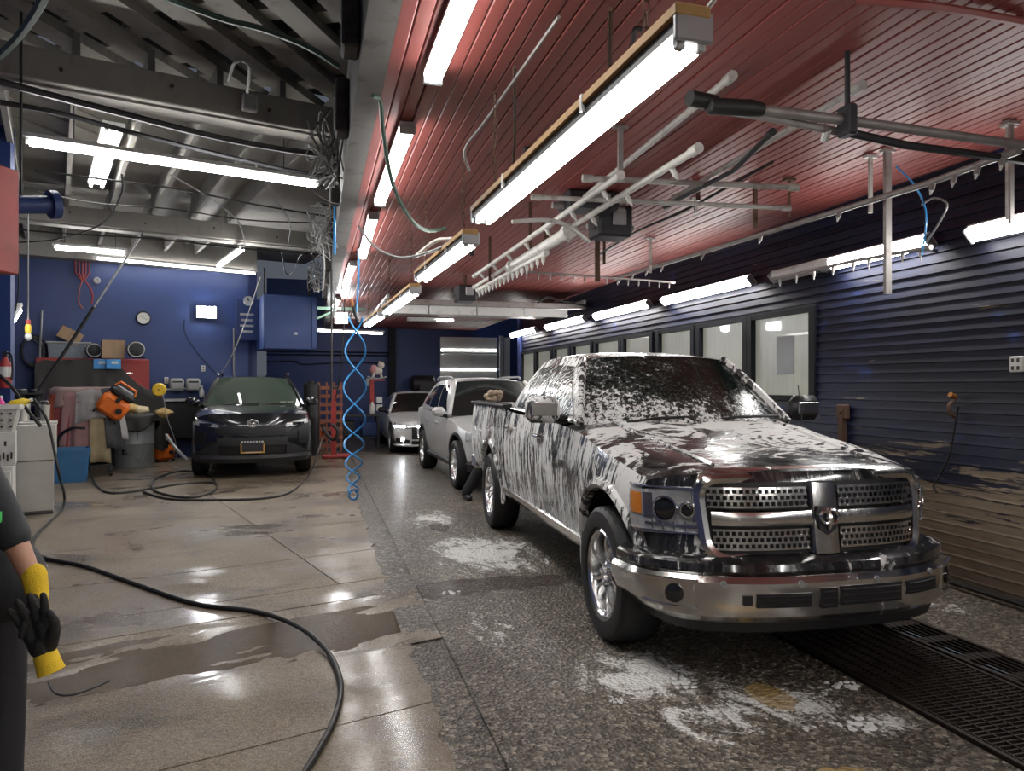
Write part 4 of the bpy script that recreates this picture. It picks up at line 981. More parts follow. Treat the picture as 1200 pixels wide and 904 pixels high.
# ------------------------------------------------------------ the soaped pickup truck
TH = R(2.4); WB = 3.75
TR = thing('pickup_truck', 'dark crew-cab pickup truck covered in white soap suds', 'pickup truck', (2.70, 4.27, 0), -TH)
arT = [(0, .44, .50, .52), (WB, .44, .50, .52)]
tk = Car(TR, -.86, .34, 3.4, [(.4, .0), (.66, .0), (.80, .015), (1.08, .05), (1.2, .12)],
    hw=[(-.52, .915), (-.2, .955), (0, .965), (.5, .955), (1.6, .955), (3.0, .955), (3.3, .965), (WB, .975), (4.5, .965), (5.05, .95)],
    z0=[(-.52, .62), (-.45, .56), (.55, .50), (3.1, .50), (4.3, .56), (5.05, .62)],
    zs=[(-.52, 1.07), (-.2, 1.14), (.3, 1.21), (.62, 1.265), (1.2, 1.30), (3.0, 1.34), (3.04, 1.36), (5.05, 1.40)],
    zt=[(-.52, 1.13), (-.2, 1.21), (.3, 1.29), (.72, 1.345), (3, 1.36), (5.05, 1.4)], arches=arT, tum=.045, tuck=.06, zc=.95, fade=.5, edge=5)
tk.side('fender', M['truck_paint'], -.52, .72); tk.side('front_door', M['truck_paint'], .72, 1.86); tk.side('rear_door', M['truck_paint'], 1.86, 3.02, both=True); tk.side('bed_side', M['truck_paint'], 3.05, 5.05, n=18)
tk.top('hood', M['truck_hood'], -.52, .70, n=18, nw=16); tk.top('cowl', M['black_plastic'], .70, .95, 3)
tk.nose('front_panel', M['truck_bumper'], zlo=.60)
# raised hood centre creases
for sg in (-1, 1):
    pts = []
    for l in np.linspace(-.42, .66, 14):
        w = sg*(.52+.12*(l+.42)); z = tk.zs(l)+(tk.zt(l)-tk.zs(l))*(1-abs(w/tk.sidew(l, tk.zs(l)))**tk.edge); pts.append((w, tk.shift(l, w, z), z+.002))
    one('hood_crease', M['truck_hood'], TR, lambda m: m.tube(pts, .014, 6), smooth=True)
# bed
def bedbox(m):
    w = .86; m.box((0, 4.05, .80), (2*w, 1.96, .05)); m.box((0, 3.08, 1.08), (1.84, .05, .6))
    for s in (-1, 1): m.box((s*(w+.01), 4.05, 1.1), (.03, 1.96, .62))
one('bed_liner', M['black_plastic'], TR, bedbox)
one('tailgate', M['truck_paint'], TR, lambda m: m.box((0, 5.04, 1.06), (1.78, .07, .64), bev=.02))
one('bed_rail', M['black_plastic'], TR, lambda m: [m.box((s*.905, 4.05, 1.385), (.11, 1.98, .035), bev=.01) for s in (-1, 1)])
one('rear_bumper', M['chrome'], TR, lambda m: m.box((0, 5.12, .62), (1.86, .16, .2), bev=.04))
# cab
cabin(TR, M['truck_paint'], M['truck_glass'], .845, .62, (.52, .78), (1.30, 1.40), (2.70, 2.66), (3.06, 3.02), 1.31, 1.82,
      [((.06, .10), (.47, .08), (.45, .86), (.10, .86)), ((.51, .08), (.93, .08), (.90, .84), (.50, .86))], crown=.045, zrb=1.35, wrb=.86, roof_mat=M['truck_roof'], gl_side=M['truck_side_glass'])
for sg in (-1, 1):
    pts = [(sg*.872, .80, 1.335), (sg*.885, 1.9, 1.345), (sg*.885, 3.0, 1.365)]
    one('belt_molding', M['truck_chrome'], TR, lambda m: m.tube(pts, .013, 6), smooth=True)
    for y in (1.62, 2.78):
        h = one('door_handle', M['truck_chrome'], TR, lambda m: m.tube([(sg*.945, y-.12, 1.17), (sg*.975, y-.09, 1.175), (sg*.975, y+.09, 1.178), (sg*.945, y+.12, 1.175)], .016, 8), smooth=True)
    # mirrors with arm
    mi = one('mirror', M['truck_paint'] if sg < 0 else M['black_plastic'], TR, lambda m: m.box((sg*1.10, .93, 1.42), (.26, .13, .20), Matrix.Rotation(sg*.12, 3, 'Z'), bev=.045), smooth=True)
    one('mirror_arm', M['black_plastic'], mi, lambda m: m.tube([(sg*.90, .98, 1.34), (sg*.98, .96, 1.35), (sg*1.05, .94, 1.37)], .035, 8), smooth=True)
    one('mirror_band', M['truck_chrome'], mi, lambda m: m.box((sg*1.10, .862, 1.42), (.20, .012, .09), Matrix.Rotation(sg*.12, 3, 'Z'), bev=.005))
    one('mirror_glass', M['glass_dark'], mi, lambda m: m.box((sg*1.10, .997, 1.42), (.2, .01, .15), Matrix.Rotation(sg*.12, 3, 'Z')))
    # flares, rocker
    for (c, zc, r, rz) in arT:
        rows = []
        for k in range(25):
            a = math.pi*(k/24*1.10-.05); y = c-math.cos(a); z = zc+math.sin(a); row = []
            for (dr, dw) in ((-.012, -.03), (-.004, .012), (.018, .028), (.05, .022), (.07, -.004)):
                yy = c-(r+dr)*math.cos(a); zz = zc+(rz+dr)*math.sin(a); w = tk.sidew(yy, max(zz, .52))+dw
                row.append((sg*w, tk.shift(yy, w, zz), zz))
            rows.append(row)
        m = MB(); m.grid(rows); m.build('wheel_flare', M['truck_paint'], TR, smooth=True)
    one('rocker_panel', M['truck_chrome'], TR, lambda m: m.prism([(sg*.86, .56), (sg*.925, .53), (sg*.93, .49), (sg*.90, .45), (sg*.84, .45)], 0, 1))
    rk = [o for o in TR.children if o.name.startswith('rocker_panel')][-1]
    for v in rk.data.vertices: v.co = Vector((v.co.x, .52+v.co.z*2.72, v.co.y))
    one('badge', M['chrome'], TR, lambda m: [m.box((sg*(tk.sidew(.85, 1.02)+.006), .80+k*.055, 1.02), (.008, .04, .05)) for k in range(4)]+[m.box((sg*(tk.sidew(1.1, 1.02)+.006), 1.1, .99), (.008, .12, .035))])
for (c, y) in ((0, 0), (WB, WB)):
    for sg in (-1, 1): wheel(TR, (sg*.835, y, .42), sg, .42, .28, .268, 5, M['chrome'], M['chrome'], 'split')
underbody(TR, 1.44, -.6, 4.95, .42, .85, arT)
one('front_axle', M['dark_steel'], TR, lambda m: m.cyl((-.7, 0, .42), (.7, 0, .42), .05, 8)); one('rear_axle', M['dark_steel'], TR, lambda m: m.cyl((-.7, WB, .42), (.7, WB, .42), .06, 8))
# grille: chrome surround, crosshair bars and four fields of mesh
def gq(w, z, off=.0): return tk.plan(w, z, off)
def rrect(w0, w1, z0, z1, r, n=5, taper=0.0):
    pts = []
    for cx, cz, a0 in ((w1-r, z1-r, 0), (w0+r, z1-r, 90), (w0+r, z0+r, 180), (w1-r, z0+r, 270)):
        for k in range(n+1): a = R(a0+90*k/n); pts.append((cx+r*math.cos(a), cz+r*math.sin(a)))
    zc = (z0+z1)/2; wc = (w0+w1)/2
    return [(wc+(x-wc)*(1+taper*(z-z0)/(z1-z0)), z) for x, z in pts]
def skinloop(loop, prof):
    """frame that follows a loop on the nose; prof = [(inset, off)...]"""
    cx = sum(p[0] for p in loop)/len(loop); cz = sum(p[1] for p in loop)/len(loop); m = MB(); rows = []
    for k in range(len(loop)):
        a = Vector(loop[k-1]); b = Vector(loop[(k+1) % len(loop)]); t = (b-a).normalized(); n = Vector((t.y, -t.x))
        rows.append([gq(loop[k][0]+n.x*i, loop[k][1]+n.y*i, o) for i, o in prof])
    rows.append(rows[0]); m.grid(rows, wrap=True); return m
GW, GZ0, GZ1 = .62, .70, 1.075
lp = rrect(-GW, GW, GZ0, GZ1, .085, taper=.06)
g0 = skinloop(lp, [(.0, .0), (.0, .035), (.025, .05), (.055, .045), (.075, .0)]).build('grille_surround', M['truck_chrome'], TR, smooth=True)
g1 = one('grille_back', M['black_plastic'], TR, lambda m: m.grid([[gq(w, z, .004) for z in (GZ0, GZ1)] for w in np.linspace(-GW-.02, GW+.02, 12)]))
zc = (GZ0+GZ1)/2
one('grille_crossbar', M['truck_chrome'], TR, lambda m: [m.grid([[gq(w, z, o) for z, o in ((zc-.042, .008), (zc-.036, .036), (zc, .045), (zc+.036, .036), (zc+.042, .008))] for w in np.linspace(a, b, 8)]) for a, b in ((-GW, -.07), (.07, GW))], smooth=True)
one('grille_upright', M['truck_chrome'], TR, lambda m: m.grid([[gq(w, z, o) for w, o in ((-.085, .008), (-.07, .045), (0, .058), (.07, .045), (.085, .008))] for z in np.linspace(GZ0, GZ1, 6)]), smooth=True)
for sx in (-1, 1):
    for (za, zb_) in ((GZ0+.012, zc-.045), (zc+.045, GZ1-.012)):
        m = MB(); n = 4; w0, w1 = .095, GW+(.02 if zb_ > zc else -.005)
        for r_ in range(n):
            z = za+(zb_-za)*(r_+.5)/n
            m.grid([[gq(sx*w, zz, o) for zz, o in ((z-.009, .010), (z-.006, .030), (z+.006, .030), (z+.009, .010))] for w in np.linspace(w0, w1, 7)])
            if r_ < n-1:
                dz = (zb_-za)/n
                for k in range(16):
                    w = w0+(w1-w0)*(k+.5*(r_ % 2)+.25)/16
                    m.grid([[gq(sx*(w+dw), zz, .024) for zz in (z+.004, z+dz-.004)] for dw in (-.006, .006)])
        stuff(m.build('grille_mesh', M['truck_chrome'], TR))
# ram-head badge: shield, muzzle and two curled horns
eb = one('emblem', M['dark_steel'], TR, lambda m: m.add([gq(x, zc-.005+z, .062) for x, z in ((-.06, .07), (.06, .07), (.072, .02), (.05, -.05), (0, -.085), (-.05, -.05), (-.072, .02))]+[gq(0, zc, .068)], [(0, 1, 7), (1, 2, 7), (2, 3, 7), (3, 4, 7), (4, 5, 7), (5, 6, 7), (6, 0, 7)]))
one('ram_muzzle', M['chrome'], eb, lambda m: m.tube([gq(0, zc+.035, .07), gq(0, zc+.01, .082), gq(0, zc-.035, .08), gq(0, zc-.06, .07)], [.020, .022, .014, .010], 8), smooth=True)
for s in (-1, 1): one('ram_horn', M['chrome'], eb, lambda m: m.tube([gq(s*(.014+.036*math.sin(a)*(1-.05*a)+.005), zc+.005+.034*math.cos(a)+.004, .074+.004*a) for a in np.linspace(-.3, 4.4, 14)], [.014-.0008*k for k in range(14)], 7), smooth=True)
# headlamps
for s in (-1, 1):
    zb_ = lambda q: .80-.02*(abs(q)-.66)/.4; zt_ = lambda q: 1.045-.03*(abs(q)-.66)/.4
    hl = tk.patch('headlight', M['lamp_clear'], s*.645, s*1.11, zb_, zt_, .012, nq=12)
    sweepf = [(0.02, .79), (.02, .80)]
    for (q, z, r_) in ((.86, .925, .062), (.74, .925, .035)):
        p0, p1 = tk.plan(s*q, z, .012), tk.plan(s*q, z, .03)
        one('projector', M['lens_dark'], hl, lambda m: m.tube([p0, p0.lerp(p1, .6), p1, p1+(p1-p0)*.2], [r_, r_, r_*.8, r_*.3], 16), smooth=True)
        d = (p1-p0).normalized(); sx = Vector((d.y, -d.x, 0)); one('bezel_ring', M['chrome'], hl, lambda m: m.tube([p1+sx*r_*1.08*math.cos(2*math.pi*k/20)+Vector((0, 0, r_*1.08*math.sin(2*math.pi*k/20))) for k in range(20)], .007, 6, closed=True), smooth=True)
    a = tk.patch('turn_signal', M['amber'], s*1.00, s*1.085, .885, 1.0, .018, parent=hl, nq=5, thick=.01)
    for zz in (.80, 1.04): tk.sweep('lamp_trim', M['chrome'], [(.008, zz-.007), (.022, zz-.004), (.022, zz+.004), (.008, zz+.007)], s*.665, s*1.105, 10, parent=hl)
    tk.patch('reflector', M['chrome'], s*.665, s*.715, .865, 1.03, .02, parent=hl, nq=4, nz=5); tk.patch('reflector', M['chrome'], s*.93, s*.985, .87, 1.005, .02, parent=hl, nq=4, nz=5)
    for k in range(5): tk.patch('reflector_fin', M['chrome'], s*(.69+.06*k), s*(.697+.06*k), .81, .858, .024, parent=hl, nq=1, nz=2, thick=.012)
    tk.patch('lamp_bar', M['chrome'], s*.68, s*.98, .832, .845, .02, parent=hl, nq=6, nz=1)
# bumper: painted upper step, chrome face with openings, black valance
tk.sweep('bumper_step', M['truck_bumper'], [(.0, .60), (.10, .60), (.115, .63), (.105, .665), (.06, .69), (.0, .70)], -1.15, 1.15, 40)
cb = tk.sweep('bumper', M['truck_chrome'], [(.0, .365), (.09, .36), (.13, .40), (.145, .50), (.14, .575), (.115, .605), (.0, .61)], -1.18, 1.18, 44)
tk.sweep('valance', M['black_plastic'], [(.0, .30), (.05, .295), (.08, .31), (.09, .37), (.0, .39)], -1.14, 1.14, 40)
for (q0, q1, z0_, z1_) in ((-.44, -.17, .455, .525), (-.115, -.02, .44, .545), (.0, .36, .45, .55), (.40, .62, .475, .545)):
    iv = tk.patch('air_intake', M['black_plastic'], q0, q1, z0_, z1_, .150, parent=cb, nq=6, nz=3, thick=.015)
    for k in range(3): zz = z0_+(z1_-z0_)*(k+.5)/3; tk.sweep('intake_mesh', M['dark_steel'], [(.150, zz-.004), (.157, zz), (.150, zz+.004)], q0+.01, q1-.01, 6, parent=iv)
for s in (-1, 1):
    fg = tk.patch('fog_lamp', M['truck_chrome'], s*.70, s*.90, .445, .575, .148, parent=cb, nq=6, nz=4)
    p = tk.plan(s*.79, .51, .145); n = (tk.plan(s*.79, .51, .16)-p).normalized(); one('fog_lens', M['lens_dark'], fg, lambda m: m.tube([p, p+n*.012, p+n*.02], [.052, .05, .03], 18), smooth=True)
    tk.sweep('fog_trim', M['chrome'], [(.14, .57), (.158, .574), (.158, .586), (.14, .588)], s*.69, s*.91, 6, parent=fg); tk.sweep('fog_trim', M['chrome'], [(.14, .432), (.158, .434), (.158, .446), (.14, .45)], s*.69, s*.91, 6, parent=fg)
    for q in (.58, .22, 1.02):
        p = tk.plan(s*q, .572, .136); n = (tk.plan(s*q, .572, .15)-p).normalized(); one('parking_sensor', M['galv'], cb, lambda m: m.cyl(p-n*.005, p+n*.010, .017, 12), smooth=True)
tk.patch('tow_hook', M['black_plastic'], -.50, -.46, .47, .52, .155, parent=cb, nq=2, nz=2)
# wipers, antenna
for s, x in ((-1, -.55), (-1, .05)): one('wiper', M['black_plastic'], TR, lambda m: m.tube([(x, .62, 1.335), (x+.25, .58, 1.365), (x+.62, .62, 1.37)], .011, 6), smooth=True)
one('antenna', M['black_plastic'], TR, lambda m: m.cyl((.80, .50, 1.28), (.80, .56, 1.6), .004, 6))
# ------------------------------------------------------------ silver SUV behind the truck
BM = thing('silver_suv', 'silver SUV queued behind the soaped pickup', 'suv', (3.03, 11.25, 0), R(1.6))
arB = [(0, .385, .445, .45), (2.93, .385, .445, .45)]
bw = Car(BM, -.88, .42, 2.6, [(.3, .04), (.55, 0), (.75, .02), (1.0, .14)], hw=[(-.46, .88), (0, .945), (.6, .95), (2.4, .955), (2.93, .96), (3.9, .90)], z0=[(-.46, .34), (.5, .36), (2.4, .36), (3.9, .42)],
    zs=[(-.46, .90), (0, .98), (.62, 1.05), (1.5, 1.09), (3.0, 1.15), (3.9, 1.16)], zt=[(-.46, .97), (0, 1.06), (.72, 1.12), (3, 1.2), (3.9, 1.2)], arches=arB, tum=.05, tuck=.08, zc=.72, edge=4)
bw.side('fender', M['silver_paint'], -.46, .66); bw.side('front_door', M['silver_paint'], .66, 1.72); bw.side('rear_door', M['silver_paint'], 1.72, 2.72); bw.side('rear_quarter', M['silver_paint'], 2.72, 3.9)
bw.top('hood', M['silver_paint'], -.46, .72); bw.nose('front_bumper', M['silver_paint']); one('tailgate', M['silver_paint'], BM, lambda m: m.box((0, 3.88, .8), (1.7, .1, .75), bev=.04))
cabin(BM, M['silver_paint'], M['glass_dark'], .86, .62, (.55, .74), (1.30, 1.42), (3.15, 3.1), (3.65, 3.62), 1.10, 1.66, [((.09, .10), (.37, .10), (.36, .86), (.16, .86)), ((.40, .10), (.70, .10), (.67, .86), (.39, .86)), ((.73, .12), (.93, .16), (.84, .78), (.70, .84))], crown=.05, zrb=1.17, wrb=.84)
for sg in (-1, 1):
    mi = one('mirror', M['silver_paint'], BM, lambda m: m.box((sg*1.03, .86, 1.17), (.22, .13, .15), Matrix.Rotation(sg*.2, 3, 'Z'), bev=.05), smooth=True)
    one('mirror_foot', M['black_plastic'], mi, lambda m: m.tube([(sg*.88, .88, 1.09), (sg*1.0, .88, 1.11)], .03, 8), smooth=True)
    for y in (1.5, 2.5): one('door_handle', M['silver_paint'], BM, lambda m: m.tube([(sg*.945, y-.1, .96), (sg*.968, y-.08, .965), (sg*.968, y+.08, .965), (sg*.945, y+.1, .96)], .013, 6), smooth=True)
    one('roof_rail', M['galv'], BM, lambda m: m.tube([(sg*.62, 1.6, 1.72), (sg*.63, 1.75, 1.755), (sg*.63, 2.9, 1.755), (sg*.62, 3.1, 1.71)], .018, 8), smooth=True)
    one('rocker_panel', M['cladding'], BM, lambda m: m.box((sg*.88, 1.46, .36), (.12, 2.1, .1), bev=.03))
    for (c, zc_, r, rz) in arB:
        rows = [[(sg*(bw.sidew(c-(r+dr)*math.cos(a), max(.4, zc_+(rz+dr)*math.sin(a)))+dw), c-(r+dr)*math.cos(a), zc_+(rz+dr)*math.sin(a)) for dr, dw in ((-.01, -.03), (0, .01), (.035, .012), (.04, -.004))] for a in [math.pi*(k/20*1.06-.03) for k in range(21)]]
        m = MB(); m.grid(rows); m.build('wheel_flare', M['cladding'], BM, smooth=True)
    hl = bw.patch('headlight', M['lamp_clear'], sg*.52, sg*1.0, .76, lambda q: .88+.02*(abs(q)-.5), .012); bw.patch('lamp_rings', M['lens_dark'], sg*.62, sg*.84, .78, .865, .02, parent=hl, nq=6, nz=2)
    bw.patch('kidney_grille', M['black_plastic'], sg*.04, sg*.32, .66, .90, .012, nq=6)
bw.sweep('skid_trim', M['cladding'], [(0, .32), (.03, .31), (.04, .42), (0, .48)], -1.2, 1.2, 24)
for y in (0, 2.93):
    for sg in (-1, 1): wheel(BM, (sg*.835, y, .375), sg, .375, .265, .25, 10, M['chrome'], M['galv'], 'thin')
underbody(BM, 1.40, -.5, 3.8, .30, .75, arB)
# ------------------------------------------------------------ white sedan with its lamps on
HO = thing('white_sedan', 'white sedan at the far end with its headlights on', 'sedan', (2.62, 17.75, 0), R(1.0))
arH = [(0, .345, .385, .39), (2.83, .345, .385, .39)]
hc = Car(HO, -.92, .46, 2.6, [(.2, .03), (.45, 0), (.62, .03), (.8, .16)], hw=[(-.46, .85), (0, .91), (.6, .92), (2.83, .92), (3.9, .86)], z0=[(-.46, .22), (.5, .26), (2.4, .26), (3.9, .34)],
    zs=[(-.46, .70), (0, .78), (.7, .88), (2.5, .95), (3.4, .97), (3.9, .93)], zt=[(-.46, .77), (0, .86), (.8, .96), (3.3, 1.02), (3.9, 1.0)], arches=arH, tum=.04, tuck=.07, zc=.6, edge=4)
hc.side('fender', M['white_paint'], -.46, .72); hc.side('front_door', M['white_paint'], .72, 1.75); hc.side('rear_door', M['white_paint'], 1.75, 2.6); hc.side('rear_quarter', M['white_paint'], 2.6, 3.9)
hc.top('hood', M['white_paint'], -.46, .80); hc.top('trunk_lid', M['white_paint'], 3.1, 3.9, 6); hc.nose('front_bumper', M['white_paint'])
cabin(HO, M['white_paint'], M['glass_dark'], .80, .56, (.58, .80), (1.48, 1.60), (2.45, 2.4), (3.35, 3.2), .93, 1.37, [((.12, .1), (.48, .1), (.46, .86), (.22, .86)), ((.51, .1), (.86, .12), (.76, .84), (.50, .86))], crown=.05, zrb=.98, wrb=.78)
for sg in (-1, 1):
    mi = one('mirror', M['black_plastic'] if sg < 0 else M['white_paint'], HO, lambda m: m.box((sg*.99, .92, 1.0), (.2, .12, .13), bev=.045), smooth=True); one('mirror_foot', M['black_plastic'], mi, lambda m: m.tube([(sg*.83, .95, .94), (sg*.95, .94, .96)], .025, 6))
    hl = hc.patch('headlight', M['lamp_clear'], sg*.50, sg*1.05, lambda q: .60+.02*(abs(q)-.5)/.5, lambda q: .66+.07*(abs(q)-.5)/.5, .012); hc.patch('lit_lamp', M['drl'], sg*.66, sg*.98, .625, .665, .018, parent=hl, nq=6, nz=2)
    fg = hc.patch('fog_recess', M['black_plastic'], sg*.55, sg*.95, .27, lambda q: .34+.10*(abs(q)-.55), .010); hc.patch('fog_lamp', M['drl'], sg*.70, sg*.78, .305, .36, .018, parent=fg, nq=3, nz=2)
hc.patch('grille', M['black_plastic'], -.50, .50, .36, .63, .012)
hc.patch('lower_intake', M['black_plastic'], -.5, .5, .22, .32, .012)
for k in range(4): hc.sweep('grille_bar', M['dark_steel'], [(.01, .40+k*.055), (.028, .41+k*.055), (.01, .42+k*.055)], -.46, .46, 10)
hc.sweep('chrome_wing', M['chrome'], [(.01, .632), (.03, .636), (.03, .656), (.01, .66)], -.6, .6, 12); hc.sweep('front_lip', M['white_paint'], [(0, .20), (.04, .19), (.05, .22), (0, .24)], -1.1, 1.1, 20)
for y in (0, 2.83):
    for sg in (-1, 1): wheel(HO, (sg*.80, y, .335), sg, .335, .22, .225, 10, M['galv'], M['galv'], 'thin')
underbody(HO, 1.36, -.5, 3.7, .2, .6, arH)
# ------------------------------------------------------------ dark compact SUV facing the camera
pr_ = P(296, 555, Z=0)
RA = thing('dark_suv', 'dark grey compact SUV parked before the blue wall', 'suv', (pr_.x, pr_.y+.1, 0), R(4.0))
arR = [(0, .375, .43, .435), (2.69, .375, .43, .435)]
rv = Car(RA, -.90, .40, 2.8, [(.25, .08), (.45, .02), (.62, 0), (.85, .03), (1.02, .14)], hw=[(-.5, .86), (0, .915), (.6, .92), (2.69, .92), (3.65, .86)], z0=[(-.5, .27), (.5, .30), (2.4, .30), (3.65, .4)],
    zs=[(-.5, .96), (0, 1.01), (.66, 1.06), (2.6, 1.13), (3.65, 1.16)], zt=[(-.5, 1.02), (0, 1.09), (.75, 1.13), (3, 1.2), (3.65, 1.2)], arches=arR, tum=.05, tuck=.06, zc=.75, edge=5)
rv.side('fender', M['dark_paint'], -.5, .68); rv.side('front_door', M['dark_paint'], .68, 1.7); rv.side('rear_door', M['dark_paint'], 1.7, 2.5); rv.side('rear_quarter', M['dark_paint'], 2.5, 3.65)
rv.top('hood', M['dark_paint'], -.5, .74, n=14); rv.nose('front_panel', M['dark_paint'], nz=16)
cabin(RA, M['dark_paint'], M['glass_green'], .82, .60, (.55, .74), (1.22, 1.34), (3.0, 2.95), (3.5, 3.45), 1.10, 1.58, [((.09, .1), (.40, .1), (.39, .86), (.16, .86)), ((.43, .1), (.70, .1), (.68, .86), (.42, .86))], crown=.05, zrb=1.16, wrb=.82)
for sg in (-1, 1):
    mi = one('mirror', M['dark_paint'], RA, lambda m: m.box((sg*1.0, .86, 1.17), (.23, .13, .16), Matrix.Rotation(sg*.15, 3, 'Z'), bev=.05), smooth=True); one('mirror_foot', M['black_plastic'], mi, lambda m: m.tube([(sg*.84, .88, 1.09), (sg*.96, .87, 1.11)], .03, 6))
    one('roof_rail', M['black_plastic'], RA, lambda m: m.tube([(sg*.60, 1.45, 1.63), (sg*.62, 1.6, 1.685), (sg*.62, 2.8, 1.695), (sg*.60, 3.0, 1.64)], .018, 8), smooth=True)
    hl = rv.patch('headlight', M['lamp_clear'], sg*.50, sg*1.06, lambda q: .80+.05*(abs(q)-.5)/.5, lambda q: .845+.10*(abs(q)-.5)/.5, .012); rv.patch('projector', M['lens_dark'], sg*.62, sg*.86, .825, lambda q: .87, .018, parent=hl, nq=5, nz=2)
    rv.patch('lamp_strip', M['chrome'], sg*.52, sg*1.0, lambda q: .845+.09*(abs(q)-.5)/.5, lambda q: .857+.09*(abs(q)-.5)/.5, .02, parent=hl, nq=8, nz=1)
    rv.patch('fog_recess', M['black_plastic'], sg*.74, sg*.98, lambda q: .50+.22*(.98-abs(q)), lambda q: .74, .012); rv.patch('bumper_cladding', M['cladding'], sg*.50, sg*1.12, lambda q: .34+.04*abs(q), lambda q: .56-.42*max(0, abs(q)-.55), .03)
    one('arch_cladding', M['cladding'], RA, lambda m: m.grid([[(sg*(rv.sidew(c-(r+dr)*math.cos(a), max(.4, zc_+(rz+dr)*math.sin(a)))+dw), c-(r+dr)*math.cos(a), zc_+(rz+dr)*math.sin(a)) for dr, dw in ((-.01, -.03), (0, .012), (.06, .014), (.065, -.004))] for (c, zc_, r, rz) in arR[:1] for a in [math.pi*(k/20*1.06-.03) for k in range(21)]]), smooth=True)
rv.patch('upper_grille', M['black_plastic'], -.56, .56, lambda q: .66+.10*abs(q), lambda q: .83+.02*abs(q), .012, nq=14)
for k in range(5): rv.sweep('grille_slat', M['dark_steel'], [(.010, .685+k*.028), (.026, .69+k*.028), (.026, .698+k*.028), (.010, .702+k*.028)], -.50+.0*k, .50, 12)
rv.patch('bumper_bar', M['cladding'], -.52, .52, .52, .645, .035, nq=10); rv.patch('lower_grille', M['black_plastic'], -.60, .60, .37, .53, .012, nq=10); rv.sweep('skid_lip', M['cladding'], [(0, .26), (.05, .25), (.07, .32), (.04, .37), (0, .38)], -1.1, 1.1, 28)
em_ = one('emblem', M['chrome'], RA, lambda m: (ellring(m, tuple(rv.plan(0, .865, .035)), .082, .056, .009), ellring(m, tuple(rv.plan(0, .865, .037)), .034, .054, .008), ellring(m, tuple(rv.plan(0, .888, .037)), .058, .024, .008)), smooth=True)
pc = rv.plan(0, .50, .06); lpz = pc.z
pl = one('license_plate', pm('plate_dark', (.02, .02, .025), .4), RA, lambda m: m.box(tuple(pc), (.33, .012, .16)))
one('plate_frame', pm('gold_plate_frame', (.55, .30, .06), .4), pl, lambda m: (m.box((pc.x, pc.y-.008, lpz-.08), (.35, .012, .022)), m.box((pc.x-.166, pc.y-.008, lpz-.01), (.018, .012, .14)), m.box((pc.x+.166, pc.y-.008, lpz-.01), (.018, .012, .14))))
stuff_l = one('plate_letters', M['white_metal'], pl, lambda m: [m.box((pc.x-.15+k*.042, pc.y-.010, lpz+.085), (.026, .006, .022)) for k in range(8)]+[m.box((pc.x-.09+k*.032, pc.y-.016, lpz-.08), (.02, .006, .012)) for k in range(7)])
stuff(stuff_l)
for q, c in (((.62, 1.15), (.5, .55, .45)), ((.50, 1.15), (.6, .6, .6))):
    one('windshield_sticker', pm('sticker', c, .5), RA, lambda m: m.box((q[0], .665, q[1]), (.10, .01, .05), Matrix.Rotation(.9, 3, 'X')))
for s in (-1, 1): one('wiper', M['black_plastic'], RA, lambda m: m.tube([(-.5+.35*(s+1), .60, 1.125), (-.1+.35*(s+1), .585, 1.15), (.1+.3*(s+1), .60, 1.15)], .01, 5))
for y in (0, 2.69):
    for sg in (-1, 1): wheel(RA, (sg*.80, y, .36), sg, .36, .235, .235, 5, M['dark_steel'], M['galv'], 'split')
underbody(RA, 1.36, -.5, 3.5, .26, .75, arR)
RA.scale = (1.1, 1.1, 1.1)
# ------------------------------------------------------------ clutter along the left back wall
def at(u, v, D): return P(u, v, D=D)
def ground(u, v): p = P(u, v, Z=0); return Vector((p.x, p.y, 0))
def drape(name, mat, c, rx, ry, z1, z0, folds=9, amp=.05, a0=0.0, a1=2*math.pi, label=None, cat='cloth', rz=0, parent=None, seed=1, top=True, hem=.06, flare=.12, sq=3.0):
    """cloth hanging over a box-like form: wavy folds growing towards the hem"""
    rnd = random.Random(seed); ph = [rnd.uniform(0, 6.28) for _ in range(4)]; rows = []; n = 56; full = a1-a0 > 6.2; lv = 9
    def pt(a, t):
        ca, sa = math.cos(a), math.sin(a); k = (abs(ca)**sq+abs(sa)**sq)**(-1/sq)
        wv = amp*t*(math.sin(folds*a+ph[0])+.5*math.sin(folds*1.7*a+ph[1])); s_ = 1+flare*t+wv
        z = z1-(z1-z0)*t+hem*t*math.sin(3*a+ph[2])+(.02*math.sin(5*a+ph[3]) if t < .1 else 0)
        if t <= .12: s_ *= .90+.10*math.sin(t/.12*math.pi/2); 
        return (rx*k*ca*s_, ry*k*sa*s_, z)
    for j in range(lv+1): rows.append([pt(a0+(a1-a0)*i/n, (j/lv)) for i in range(n if full else n+1)])
    m = MB()
    if top:
        for f in (.0, .5): rows.insert(0 if f == 0 else 1, [(x*f, y*f, z1+.02*(1-f)) for x, y, z in (rows[0] if f == 0 else rows[1])])
    m.grid(rows, wrap=full); o = m.build(name, mat, parent, smooth=True, angle=80)
    if parent is None: o.location = (c[0], c[1], 0); o.rotation_euler = (0, 0, rz)
    if label: tag(o, label, cat)
    md = o.modifiers.new('thickness', 'SOLIDIFY'); md.thickness = .006
    return o
